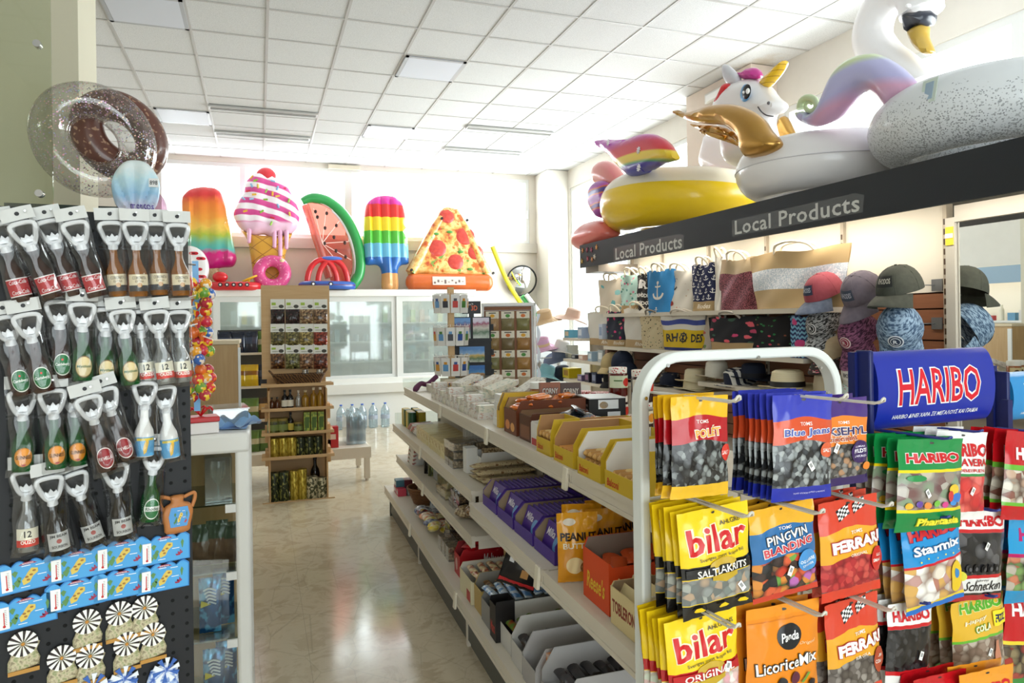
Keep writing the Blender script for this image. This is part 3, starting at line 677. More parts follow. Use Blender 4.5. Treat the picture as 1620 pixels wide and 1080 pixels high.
# pink doughnut
def donut(name, lab, pl, R_, r_, lean, rz, mcol, par=None):
    t = thing(name, lab, 'pool float', pl, R(rz)); t.rotation_euler = (R(lean), 0, R(rz))
    m = MB(); m.tube([(R_ * cos(a * pi / 20), 0, R_ + r_ + R_ * sin(a * pi / 20)) for a in range(40)], r_, 16, 0, True); m.build('ring', mcol, t); return t
p = U(431, 456, y=10.5)
t = donut('doughnut_float', 'small pink bitten doughnut swim ring leaning on the ice cream cone', (p.x, 10.5, 1.966), .175, .085, -10, 0, mat('pink_doughnut_vinyl', fn=lambda k: k.mix(k.ramp(k.noise(k.co(), 34, 1), [(.64, '000000'), (.67, 'ffffff')]), 'dd4f8e', 'f3a3c0'), **vinyl))
m = MB().ell((.13, -.01, .42), (.05, .09, .045), 12, 8); m.build('bite_mark', C('f0cfa8', .4), t)
# red boat float
p = U(371, 457, y=10.5)
t = thing('toy_boat_float', 'small red car-shaped baby float with yellow steering ring', 'pool float', (p.x, 10.5, 1.966), R(-3))
m = MB(); m.tube([(.30 * cos(a * pi / 16), .17 * sin(a * pi / 16), .06) for a in range(32)], .06, 12, 0, True); m.build('hull', mat('red_vinyl', 'd3222a', **vinyl), t)
m = MB(); m.ell((-.18, -.02, .19), (.10, .07, .075), 14, 8); m.build('backrest', mat('red_vinyl'), t)
m = MB(); m.tube([(.20 + .09 * cos(a * pi / 12), -.02 + .05 * sin(a * pi / 12), .17 + .04 * cos(a * pi / 12)) for a in range(24)], .014, 8, 0, True); m.tube([(.2, -.02, .17), (.18, -.02, .1)], .012, 8); m.build('steering_ring', mat('yellow_vinyl', 'e9b82a', **vinyl), t)
for i in range(5):
    m = MB(); m.cyl((-.16 + i * .085, -.226, .075), (-.16 + i * .085, -.232, .075), .028, None, 14); m.cyl((-.16 + i * .085, -.2321, .075), (-.16 + i * .085, -.234, .075), .013, None, 12, 1); m.build('printed_wheel', [C('2a2226', .3), C('e8e4e4', .3)], t)

# white disc with red lips, pink ball behind the lolly pops
t, b = float_thing('round_lips_float', 'round white float printed with red lips half hidden by the amber bottle openers', 299, 424, -8, 10.45)
m = MB(); pf = Puff([(.25 * cos(a * pi / 16), .30 + .32 * sin(a * pi / 16)) for a in range(32)], .07, .05).add(m)
for (x, z) in ((.06, .5), (.15, .43), (.11, .28), (.07, .1), (.16, .18), (-.1, .4), (-.1, .15)):
    m.flat([(x + .05 * cos(a) * (1 + .2 * cos(2 * a)), z + .03 * sin(a) * (1 + .3 * cos(2 * a))) for a in [q * pi / 8 for q in range(16)]], lambda u, v: pf.front(u, v, .003), 1, .03); m.flat(circ(x, z, .022, .008, 10), lambda u, v: pf.front(u, v, .005), 2)
m.build('disc', [mat('white_vinyl', 'e9e6e6', **vinyl), C('c01f2e', .3), C('3a0a10', .4)], t)
p = U(305, 436, y=10.42); t = thing('small_pink_float', 'small plain pink float beside the red car-shaped float', 'pool float', (p.x - .05, 10.42, 1.966))
MB().ell((0, 0, .1), (.17, .08, .1), 20, 12).build('body', mat('pink_vinyl', 'e65aa0', **vinyl), t)

# watermelon slice
t, b = float_thing('watermelon_float', 'watermelon slice float with green rind and translucent red flesh', 540, 452)
rind_c = [(478, 306), (495, 300), (520, 306), (545, 328), (562, 360), (570, 395), (568, 425), (556, 444)]
rp = spline([Vector((*ptsY([p], YF, b)[0], 0)) for p in rind_c], 5); rp = [(p.x, 0, max(.085, p.y)) for p in rp]
m = MB(); m.tube(rp, [.05 + .03 * min(1, i / 6) for i in range(len(rp))], 14); m.build('rind', mat('green_vinyl', '2f9a4e', **vinyl), t)
m = MB(); w_ = ptsY([(484, 312), (506, 382), (521, 430)], YF, b); m.tube([(w_[0][0], 0, w_[0][1]), (w_[1][0], -.01, w_[1][1]), (w_[2][0], 0, max(.06, w_[2][1]))], .06, 12); m.build('straight_edge', clear('clear_red_vinyl', 'f0a89c', .3, .1, .35, 'e07868'), t)
flesh = spline(ptsY([(486, 310), (505, 308), (530, 322), (548, 352), (558, 395), (556, 425), (543, 443), (524, 436), (510, 392), (495, 345)], YF, b), 3, True)
m = MB(); pf = Puff(flesh, .03, .06).add(m); m.build('flesh', clear('translucent_flesh', 'f8c0b2', .2, .1, .2, 'e0604e'), t)
m = MB()
for i, (px, py) in enumerate(((500, 323), (518, 326), (503, 332), (533, 346), (515, 350), (529, 365), (514, 375), (546, 374), (532, 387), (547, 397), (526, 402), (545, 415))):
    q = ptsY([(px, py)], YF, b)[0]; MB().ell((q[0], -.034, q[1]), (.022, .006, .03), 10, 6).build('seed', C('3a2420', .3), t)
m = MB()
for i in range(6):
    q0 = ptsY([(510, 375)], YF, b)[0]; q1 = ptsY([[(497, 318), (517, 318), (538, 338), (552, 372), (556, 402), (550, 425)][i]], YF, b)[0]
    m.tube([(q0[0], -.031, q0[1]), (q1[0], -.026, q1[1])], .007, 6)
m.build('weld_seam', C('f0cfc4', .3), t)
rw = [(p[0] - .075 * (1 if i > 12 else .5), -.02, p[2] - .05) for i, p in enumerate(rp)][4:-3]
m = MB(); m.tube(rw, .018, 8); m.build('white_pith', mat('white_vinyl'), t)
# baby seat
p = U(518, 457, y=10.5); t = thing('baby_seat_float', 'blue baby float printed as a car with two red arches', 'pool float', (p.x, 10.5, 1.966), R(2))
bf = lambda a: (.34 * cos(a), .17 * sin(a))
m = MB(); m.tube([(*bf(a * pi / 16), .07) for a in range(32)], .068, 12, 0, True); m.build('base_ring', mat('blue_red_car_vinyl', fn=lambda k: k.ramp(k.ma('FRACT', k.ma('ADD', k.xyz('UV')[0], .27)), [(0, '2f58a8'), (.38, '3a68b8'), (.40, '16203a'), (.52, '8c2030'), (.66, '20305a'), (.7, '2f58a8')], True), **vinyl), t)
for dx in (-.05, .10):
    m = MB(); m.tube([(dx - .02 + .21 * cos(a * pi / 14), .0, .12 + .33 * sin(a * pi / 14)) for a in range(15)], .04, 10); m.build('arch', mat('red_vinyl'), t)
MB().ell((.06, -.0, .47), (.16, .06, .035), 16, 8).build('top_pad', C('4a6fc4', .3), t)
for x in (-.22, .02): MB().cyl((x, -.222, .09), (x, -.236, .09), .034, .03, 16).cyl((x, -.2361, .09), (x, -.239, .09), .016, None, 12, 1).build('printed_wheel', [C('1c1c22', .3), C('e8e8ea', .3)], t)

# striped ice lolly
t, b = float_thing('striped_lolly_float', 'ice lolly float with magenta to blue stripes and an orange stick', 614, 457)
o = spline(ptsY([(577, 400), (576, 340), (580, 318), (592, 305), (610, 301), (628, 304), (640, 317), (645, 340), (648, 402), (646, 413), (636, 415), (630, 425), (629, 455), (605, 455), (604, 428), (598, 415), (580, 414)], YF, b), 4, True); xs = [p[0] for p in o]
m = MB(); Puff(o, .13, .045, ribs(5, min(xs), max(xs), .6)).add(m)
m.build('body', mat('striped_lolly_vinyl', fn=lambda k: k.ramp(k.xyz()[1], [(0, 'e0a468'), (.185, '2f6cb8'), (.345, '6fbcdc'), (.485, '56b83e'), (.615, 'f3d62e'), (.755, 'dc3430'), (.89, 'd62a96')], True), **vinyl), t)

# pizza slice
t, b = float_thing('pizza_float', 'triangular pizza slice float with pepperoni and orange crust', 711, 457)
def pz(k):
    c = k.co(); a = k.noise(c, 6, 5, .6, .2); w = k.ramp(a, [(.32, 'c0451c'), (.42, 'd07c38'), (.47, 'e6c684'), (.53, 'dfae62'), (.6, 'd08a40'), (.66, 'b0401e')])
    gsel = k.ramp(k.noise(k.sc(c, 1, 1, 1, (.4, .2, 0)), 8.5, 1), [(.66, '000000'), (.69, 'ffffff')]); w = k.mix(gsel, w, '6f9440')
    return w
o = spline(ptsY([(700, 325), (714, 320), (728, 326), (738, 345), (758, 395), (774, 430), (776, 440), (760, 436), (711, 434), (660, 430), (645, 428), (660, 398), (685, 352)], YF, b), 3, True)
m = MB(); Puff(o, .09, .05).add(m); m.build('topping', mat('pizza_print_vinyl', fn=pz, **vinyl), t)
g = lambda p: ptsY([p], YF, b)[0]
for pl in ([(708, 326), (690, 355), (665, 402), (650, 428)], [(722, 326), (738, 356), (756, 400), (770, 430)]):
    m = MB(); m.tube([(g(p)[0], -.035, g(p)[1]) for p in pl], [.055, .075, .085, .09], 12); m.build('side_tube', mat('pizza_print_vinyl'), t)
m = MB(); a_, c_ = g((654, 441)), g((766, 443)); z_ = .135
m.tube(spline([(a_[0] - .02, -.05, z_), (a_[0] + .2, -.06, z_), ((a_[0] + c_[0]) / 2, -.06, z_), (c_[0] - .2, -.06, z_), (c_[0] + .02, -.05, z_)], 4), .135, 14)
for q in (a_[0] - .02, c_[0] + .02): m.ell((q, -.05, z_), (.11, .135, .135), 14, 10)
m.build('crust_tube', mat('crust_vinyl', fn=lambda k: k.mix(k.noise(k.co(), 5, 3), 'b8481a', 'd87434'), **vinyl), t)
for px, py, r_ in ((692, 389, .165), (736, 370, .17), (720, 411, .15), (751, 396, .14), (709, 338, .13)):
    q = g((px, py)); m = MB(); m.ell((q[0], -.075, q[1]), (r_, .03, r_ * .95), 18, 8); m.build('pepperoni', mat('pepperoni_vinyl', fn=lambda k: k.mix(k.noise(k.co(), 22, 2), 'a51e22', 'd4503c'), **vinyl), t)
for px, py in ((728, 395), (712, 363), (742, 423), (690, 366)): q = g((px, py)); MB().ell((q[0], -.1, q[1]), (.05, .012, .022), 12, 6).build('pepper_piece', C('4f8c3c', .3), t)
q = g((708, 445)); m = MB(); m.bx(q[0] - .28, q[0] + .24, -.2, -.196, .07, .20, 0)
for i in range(9): m.bx(q[0] - .26 + i * .055, q[0] - .23 + i * .055, -.2015, -.2001, .09 + (i % 3) * .02, .12 + (i % 2) * .03, 1)
m.build('warning_label', [C('d9c8bc', .4), C('6a5a58', .5)], t)
for q in ((649, 425), (777, 430), (699, 342), (739, 345)): v = g(q); MB().cyl((v[0], -.12, v[1]), (v[0], -.15, v[1]), .022, None, 10).build('valve', C('22201e', .4), t)

# pool noodles on the floor corner
for i, (pts, cl, nm) in enumerate(((((779, 390), (800, 440), (824, 480), (846, 508)), 'e8e23a', 'yellow'), (((826, 468), (836, 482), (848, 498), (855, 508)), '58b46a', 'green'), (((832, 466), (844, 482), (854, 496), (862, 508)), 'e6ebe6', 'white'))):
    P3 = [U(*p, y=10.3 - .06 * i) for p in pts]; P3[-1].z = max(P3[-1].z, 1.506) 
    m = MB(); m.tube(spline(P3, 6), .035, 12); tag(m.build('pool_noodle', mat(nm + '_foam', cl, .7)), nm + ' foam pool noodle leaning in the corner under the convex mirror', 'pool noodle', 'foam pool noodles')

# floats lying on the canopy
def ring_mesh(mb, Rx, Ry, r, mi=0, n=64, k=22, wob=0, fn=None):
    pts = [(Rx * cos(2 * pi * a / n), Ry * sin(2 * pi * a / n), 0) for a in range(n)]
    mb.tube(pts, [r * (1 + wob * sin(9 * 2 * pi * a / n) * .5 + wob * sin(4 * 2 * pi * a / n + 1)) for a in range(n)], k, mi, True)
def place(loc): return lambda p: (p[0] - loc[0], p[1] - loc[1], p[2] - loc[2])
def planar(base, x):                                   # local outline frame: u = towards the camera, z up; thickness along x
    return lambda u, y, z: (x - base[0] + y, -u, z)
white_v = mat('white_vinyl'); gold = mat('gold_vinyl', 'b98d45', .28, .8, coat=.2)
def hornseg(m, P, r, n=14): m.tube(P, r, n)
# yellow and white ring with rainbow wing
c0 = (3.46, 5.25, 2.455)
t = thing('yellow_ring_float', 'yellow and white ring float with a rainbow wing at the far end of the canopy', 'pool float', c0); t.rotation_euler = (R(0), R(4), 0)
m = MB(); ring_mesh(m, .49, .50, .235, wob=.02)
m.build('ring', mat('yellow_white_vinyl', fn=lambda k: k.mix(k.ma('GREATER_THAN', k.xyz('Object')[2], .075), 'f0c91c', 'e6dcc4'), **vinyl), t)
def outX(pts, x, base, n=3): return spline([(*q, 0) for q in ptsX(pts, x, Vector(base))], n, True)
xw = 2.84
def partX(par, base, x, name, pts, T, m_, step=.05, hf=None, n=3):
    mm = MB(); pf = Puff(outX(pts, x, base, n), T, step, hf).add(mm, 0, planar(base, x)); mm.build(name, m_, par); return pf
partX(t, c0, xw, 'wing', [(938, 230), (950, 228), (985, 228), (1012, 220), (1035, 222), (1055, 236), (1068, 258), (1062, 264), (1045, 268), (1042, 270), (1020, 282), (1000, 288), (990, 282), (975, 268), (960, 252), (944, 242)], .07,
      mat('rainbow_wing_vinyl', fn=lambda k: k.ramp(k.ma('ADD', k.xyz()[1], k.ma('MULTIPLY', k.ma('POWER', k.ma('SUBTRACT', k.xyz()[0], .35), 2), .55)), [(0, '3a4aa8'), (.20, '4a3c9c'), (.23, '4f9a5a'), (.27, 'e8c22c'), (.38, 'f0cf30'), (.41, 'dd2f34'), (.56, 'd3204a'), (.64, 'c22c8c'), (.70, 'b83cb0')], False), **vinyl), .035)
for px, py in ((956, 233), (1006, 247), (1008, 275)):
    q = U(px, py, x=xw - .075); mm = MB()
    for a in range(4): mm.box((q.x - c0[0], q.y - c0[1], q.z - c0[2]), (.006, .055, .007), 0, 0, a * pi / 4)
    mm.build('star_print', C('f4f0f4', .4), t)
partX(t, c0, 3.75, 'neck', [(1112, 262), (1115, 222), (1122, 205), (1160, 200), (1185, 225), (1190, 275), (1150, 285)], .13, white_v)
# purple and orange swirl head + flamingo beyond
c1 = (2.95, 5.9, 2.36)
t = thing('flamingo_float', 'pink flamingo float with curled neck at the far end of the canopy', 'pool float', c1)
partX(t, c1, 3.02, 'neck', [(944, 272), (950, 258), (960, 254), (972, 262), (985, 282), (992, 292), (975, 300), (955, 296), (945, 288)], .1, mat('pink_flamingo_vinyl', 'ee9c94', **vinyl))
partX(t, c1, 2.93, 'body', [(916, 372), (921, 360), (935, 351), (955, 348), (968, 360), (966, 380), (940, 396), (918, 394)], .13, mat('coral_vinyl', 'e4766c', **vinyl))
c2 = (2.9, 5.6, 2.43)
t = thing('swirl_tail_float', 'purple and orange curled float tail hanging beside the yellow ring', 'pool float', c2)
partX(t, c2, 2.9, 'curl', [(934, 318), (936, 300), (944, 288), (956, 286), (964, 294), (962, 304), (975, 294), (990, 290), (990, 298), (968, 312), (952, 345), (938, 330)], .06, mat('purple_orange_swirl_vinyl', fn=lambda k: k.ramp(k.wave(k.co(), 2.2, 3, 'Z', 1), [(0, '9a3fa8'), (.55, 'c24ab4'), (.62, 'e08a3c'), (.8, 'd8604a'), (.9, '5a4aa0')]), **vinyl), .03)

# white ring with unicorn head and gold wings
c3 = (3.36, 3.46, 2.40)
t = thing('unicorn_float', 'white unicorn ring float with gold wings, yellow horn and pink mane', 'pool float', c3)
m = MB(); ring_mesh(m, .44, .36, .166, wob=.006); m.tube([(.6065 * cos(a * pi / 32), .5265 * sin(a * pi / 32), .0) for a in range(64)], .0035, 6, 1, True)
m.build('ring', [white_v, C('cfccd0', .4)], t)
xw = 2.77
pw = partX(t, c3, xw, 'wing', [(1067, 177), (1072, 174), (1085, 178), (1105, 174), (1130, 166), (1160, 165), (1185, 173), (1204, 187), (1216, 205), (1231, 222), (1226, 238), (1205, 248), (1186, 250), (1178, 236), (1176, 222), (1164, 208), (1145, 198), (1120, 196), (1095, 192), (1076, 184)], .085, gold, .035)
for i, pts in enumerate(([(1092, 196), (1110, 198), (1140, 200), (1165, 212), (1178, 226), (1174, 230), (1150, 214), (1110, 206)], [(1107, 205), (1125, 206), (1150, 214), (1172, 230), (1176, 236), (1160, 228), (1130, 218), (1112, 212)])):
    partX(t, c3, xw + .05 + .03 * i, 'wing_feather', pts, .03, gold, .03)
partX(t, c3, 3.75, 'wing', [(1228, 214), (1238, 186), (1244, 186), (1254, 205), (1258, 216), (1240, 225)], .06, gold, .04)
xh = 3.42
partX(t, c3, xh, 'head', [(1140, 172), (1148, 150), (1158, 138), (1170, 128), (1195, 124), (1212, 134), (1224, 150), (1236, 160), (1236, 172), (1226, 182), (1216, 186), (1220, 205), (1226, 230), (1200, 262), (1160, 262), (1150, 220)], .15, white_v, .04)
partX(t, c3, xh - .06, 'ear', [(1145, 104), (1150, 102), (1160, 110), (1170, 122), (1168, 134), (1155, 136), (1147, 124)], .035, mat('grey_ear_vinyl', 'c6c6cc', **vinyl), .03)
partX(t, c3, xh - .02, 'mane', [(1170, 114), (1178, 114), (1185, 108), (1196, 107), (1201, 114), (1200, 124), (1188, 126), (1176, 125)], .07, mat('magenta_vinyl', 'c02a8c', **vinyl), .03)
partX(t, c3, xh - .10, 'mane', [(1148, 132), (1157, 136), (1150, 150), (1142, 164), (1133, 163), (1140, 148)], .05, mat('red_vinyl'), .03)
partX(t, c3, xh - .0, 'horn', [(1205, 130), (1214, 120), (1228, 106), (1240, 96), (1244, 98), (1238, 112), (1226, 128), (1216, 138), (1208, 136)], .05, mat('horn_yellow_vinyl', fn=lambda k: k.mix(k.ma('LESS_THAN', k.ma('FRACT', k.ma('MULTIPLY', k.ma('ADD', k.xyz()[1], k.ma('MULTIPLY', k.xyz()[0], .25)), 4)), .12), 'efc12a', 'b8801c'), **vinyl), .03)
def onface(px, py, e=0): q = U(px, py, x=xh - .155 - e); return (q.x - c3[0], q.y - c3[1], q.z - c3[2])
def disc(par, px, py, r, name, mcol, e, rz=1): 
    q = onface(px, py, e); m = MB(); m.ell(q, (.012, r * .9, r * rz), 16, 8); m.build(name, mcol, par)
disc(t, 1179, 147, .062, 'eye_ring', C('5a9cd0', .3), -.008); disc(t, 1181, 145, .052, 'eye', C('1a1a1e', .25), .002); disc(t, 1183, 144, .02, 'eye_glint', C('f8f8f8', .3), .012); disc(t, 1177, 146, .011, 'eye_glint', C('f8f8f8', .3), .012); disc(t, 1216, 163, .012, 'nostril', C('5a5a5e', .3), -.02)
m = MB(); m.tube(spline([onface(*p, -.012) for p in ((1199, 169), (1204, 176), (1212, 182), (1223, 184))], 4), .0045, 6); m.build('mouth', C('3a3a3e', .4), t)
# glitter ring with pastel tail
c4 = (3.40, 2.42, 2.43)
t = thing('glitter_ring_float', 'silver glitter ring float with curled pastel rainbow tail nearest on the canopy', 'pool float', c4)
m = MB(); ring_mesh(m, .42, .42, .17, wob=.012)
def glit(k):
    s = k.vor(k.co(), 170, 1); lum = k.n('ShaderNodeSeparateColor'); k.put(lum.inputs[0], s); z = k.xyz('Object')[2]
    dens = k.ma('MULTIPLY_ADD', k.noise(k.co(), 3.5, 2), .45, k.ma('MULTIPLY_ADD', z, -1.8, -.10)); sel = k.ma('LESS_THAN', lum.outputs[0], dens)
    return k.mix(sel, 'e2e6ea', k.mix(lum.outputs[1], '8c9096', 'c0c4c8'))
m.build('ring', mat('glitter_vinyl', fn=glit, rough=.3, coat=.3), t)
xt = 2.98
def tailf(k):
    q = k.xyz(); return k.ramp(k.ma('ADD', q[1], k.ma('MULTIPLY', k.ma('POWER', k.ma('SUBTRACT', q[0], .62), 2), 1.1)), [(.2, 'd7aed0'), (.38, 'dca8c8'), (.52, 'b9b6e2'), (.78, 'bcbce6'), (.88, 'ccdca8'), (1, 'd2e2ac')])
tail = [(1264, 178), (1268, 190), (1282, 199), (1300, 199), (1322, 188), (1340, 168), (1358, 150), (1380, 145), (1395, 156), (1412, 175), (1440, 160), (1452, 140), (1436, 116), (1412, 96), (1385, 85), (1360, 88), (1336, 102), (1320, 124), (1308, 152), (1298, 172), (1284, 180), (1272, 176)]
partX(t, c4, xt, 'tail', tail, .085, mat('pastel_tail_vinyl', fn=tailf, **vinyl), .035)
m = MB(); P = []
for i in range(26): a = R(200) - i * R(22); r_ = 15 - i * .48; q = U(1281 + r_ * cos(a), 167 - r_ * sin(a) * 1.0, x=xt - .0); P.append((q.x - c4[0], q.y - c4[1], q.z - c4[2]))
m.tube(P, [.024 * (1 - i / 34) for i in range(26)], 10); m.build('tail_curl', mat('pastel_green_vinyl', 'ccdcb0', **vinyl), t)
q = U(1495, 158, x=3.0); m = MB(); m.box((2.83 - c4[0], q.y - c4[1] - .06, 2.50 - c4[2]), (.003, .075, .11), 0, 0, 0, R(12)); m.box((2.8275 - c4[0], q.y - c4[1] - .06, 2.50 - c4[2]), (.002, .04, .08), 1, 0, 0, R(12)); m.build('price_sticker', [C('cfdcd2', .4), C('9db4c8', .5)], t)
# swan
c5 = (4.2, 2.95, 2.40)
t = thing('swan_float', 'white swan float with arched neck, black mask and gold beak', 'pool float', c5)
m = MB(); ring_mesh(m, .28, .42, .14); m.build('ring', white_v, t)
xs_ = 3.98
m = MB(); P = spline([U(*p, x=xs_) for p in ((1450, 150), (1422, 118), (1395, 92), (1380, 58), (1390, 18), (1418, -12), (1450, -8), (1458, 20))], 5)
m.tube([(p.x - c5[0], p.y - c5[1], p.z - c5[2]) for p in P], [.155 - .045 * min(1, i / 26) + (.02 if i > 28 else 0) for i in range(len(P))], 16); m.build('neck', white_v, t)
hd = lambda nm, pts, T, mm, dx=0: partX(t, c5, xs_ + dx, nm, pts, T, mm, .03)
hd('head', [(1424, -6), (1450, -14), (1470, 0), (1474, 22), (1468, 34), (1440, 34), (1426, 16)], .13, white_v)
hd('mask', [(1430, 8), (1436, 4), (1441, 8), (1443, 16), (1456, 14), (1473, 17), (1473, 30), (1466, 42), (1450, 44), (1440, 54), (1436, 40), (1434, 24)], .135, mat('black_mask_vinyl', '2a2e3a', **vinyl), -.012)
hd('beak', [(1440, 52), (1450, 42), (1466, 38), (1466, 56), (1474, 76), (1474, 84), (1464, 87), (1452, 78), (1444, 66)], .08, mat('beak_gold_vinyl', 'b8963c', **vinyl), -.01)
q = U(1437, 9, x=xs_ - .15); MB().ell((q.x - c5[0], q.y - c5[1], q.z - c5[2]), (.02, .012, .012), 10, 6).build('eye', C('f2f2f2', .3), t)
# clear glitter ring, chocolate ring, on the green cabinet
p = U(150, 222, y=3.93)
t = thing('clear_glitter_swim_ring', 'clear glitter swim ring standing on the dark green cabinet by the pillar', 'swim ring', p); t.rotation_euler = (R(90), R(-38), R(14))
m = MB(); ring_mesh(m, .178, .200, .088, wob=.015)
def gl_clear():
    k = N('clear_glitter_vinyl'); k.t.nodes.remove(k.b)
    tr = k.n('ShaderNodeBsdfTransparent'); tr.inputs[0].default_value = lin('f2f2f0'); gl = k.n('ShaderNodeBsdfGlossy'); gl.inputs['Roughness'].default_value = .06
    lw = k.n('ShaderNodeLayerWeight'); lw.inputs[0].default_value = .3; mx = k.n('ShaderNodeMixShader'); k.put(mx.inputs[0], k.ma('MULTIPLY_ADD', lw.outputs['Facing'], .5, .07)); k.put(mx.inputs[1], tr.outputs[0]); k.put(mx.inputs[2], gl.outputs[0])
    di = k.n('ShaderNodeBsdfPrincipled'); di.inputs['Metallic'].default_value = .6; di.inputs['Roughness'].default_value = .3
    v = k.vor(k.co(), 95, 1); k.put(di.inputs['Base Color'], k.mix(.55, v, 'd8d2c4')); sp = k.n('ShaderNodeSeparateColor'); k.put(sp.inputs[0], v)
    dist = k.vor(k.co(), 95, 0); sel = k.ma('MULTIPLY', k.ma('LESS_THAN', dist, .34), k.ma('LESS_THAN', sp.outputs[1], k.ma('MULTIPLY_ADD', k.noise(k.co(), 4, 1), .9, .0)))
    m2 = k.n('ShaderNodeMixShader'); k.put(m2.inputs[0], sel); k.put(m2.inputs[1], mx.outputs[0]); k.put(m2.inputs[2], di.outputs[0]); k.put(k.out.inputs[0], m2.outputs[0]); return k.m
m.build('ring', gl_clear(), t)
p = U(190, 216, y=4.16)
t = thing('chocolate_swim_ring', 'brown chocolate doughnut swim ring behind the clear glitter ring', 'swim ring', p); t.rotation_euler = (R(90), R(-40), R(16))
m = MB(); ring_mesh(m, .135, .17, .08); m.build('ring', mat('chocolate_vinyl', fn=lambda k: k.mix(k.ramp(k.noise(k.co(), 40, 1), [(.62, '000000'), (.66, 'ffffff')]), '6a4238', 'b08a70'), **vinyl), t)
p = U(246, 318, y=4.0)
tag(MB().ell((0, 0, 0), (.06, .05, .13), 16, 12).build('pink_float_bag', clear('pink_film', 'f4d8e8', .3, .08, .35, 'e8b8d0'), None, (p.x, 4.0, 2.05)), 'small pale pink float pack beside the clear shell pack on the green cabinet', 'float pack')
# mentos shell pack
p = U(185, 335, y=3.2)
t = thing('shell_float_pack', 'clear packed blue shell float with a price tag on the dark cabinet bin', 'float pack', (p.x, 3.68, 2.021)); 
sh = [(.0, 0), (.07, .02), (.095, .1), (.09, .17), (.05, .235), (0, .25), (-.05, .235), (-.09, .17), (-.095, .1), (-.07, .02)]
m = MB(); pf = Puff(spline([(a * 1.05, b, 0) for a, b in sh], 3, True), .035, .009, lambda x, z, h: h * (.5 + .5 * abs(sin(8 * math.atan2(x, z + .03)))) if h else 0).add(m)
m.build('shell', mat('pale_blue_shell_vinyl', fn=lambda k: k.ramp(k.ma('ADD', k.xyz()[1], k.ma('MULTIPLY', k.noise(k.co(), 30, 2), .3)), [(.25, 'd4d2e6'), (.5, '9cc6e6'), (.8, 'c8e6f0'), (1.1, 'e6f0f2')]), rough=.3), t)
m = MB(); m.text('mentos', lambda u, v: pf.front(u, v, .002), -.02, .075, .02, .045 , 0, .01, 0, .02); m.build('lettering', C('5a3c9c', .4), t); m = MB(); m.bx(.06, .10, -.05, -.046, .12, .16, 1); m.text('898', lambda u, v: (u, -.0512, v), .064, .096, .13, .15, 2, .01); m.build('price_tag', [C('5a3c9c', .4), C('eeeeee', .4), C('222222', .5)], t)
# ---------------------------------------------------------------- hanging candy bags
def bag_surface(w, h, d, sd=0):
    def fn(u, v, e=0, back=False):
        s = max(0, sin(pi * min(1, max(0, (v - .05) / .84)) ** .8)) ** .55; b = max(0, 4 * u * (1 - u)) ** .5 * s
        wr = .0016 * sin(17 * u + 9 * v + sd) * sin(11 * v - 5 * u + 2 * sd) + .0012 * sin(31 * u - 14 * v + sd)
        x = (u - .5) * w * (1 - .035 * s)
        if back: return (x, d * .5 * b + wr + .0006, (v - 1) * h)
        return (x, -d * b + wr - e, (v - 1) * h)
    return fn
def bag_mat(name, bands, win=None, cand=(), scale=14, arch=0, wob=0, gloss=.22, wcol=None):
    """printed foil in horizontal bands; win: see-through window showing the sweets inside"""
    def fn(k):
        q = k.xyz(); v = q[1]
        if arch: v = k.ma('SUBTRACT', v, k.ma('MULTIPLY', k.ma('POWER', k.ma('SINE', k.ma('MULTIPLY', q[0], pi)), 2), arch))
        c = k.ramp(v, bands, True)
        if win:
            uv = k.sc(k.co('UV'), 1, 1.4, 1); n = k.ma('MULTIPLY', k.ma('GREATER_THAN', q[1], win[0]), k.ma('LESS_THAN', v, win[1]))
            if len(win) > 2: n = k.ma('MULTIPLY', n, k.ma('LESS_THAN', k.ma('ABSOLUTE', k.ma('SUBTRACT', q[0], .5)), win[2]))
            vo = k.n('ShaderNodeTexVoronoi', feature='F1'); k.put(vo.inputs['Vector'], k.sc(k.noise(uv, 3, 1, .5, 0, True), .0, .0, 0) if 0 else uv); vo.inputs['Scale'].default_value = scale
            sp = k.n('ShaderNodeSeparateColor'); k.put(sp.inputs[0], vo.outputs[1])
            cc = k.ramp(sp.outputs[0], [(i / len(cand), x) for i, x in enumerate(cand)], True)
            cc = k.mix(k.ramp(vo.outputs[0], [(.45, '000000'), (.95, 'ffffff')]), cc, wcol or '1e1a18')
            c = k.mix(n, c, cc)
        return c
    return mat(name, rough=gloss, coat=.25, fn=fn)
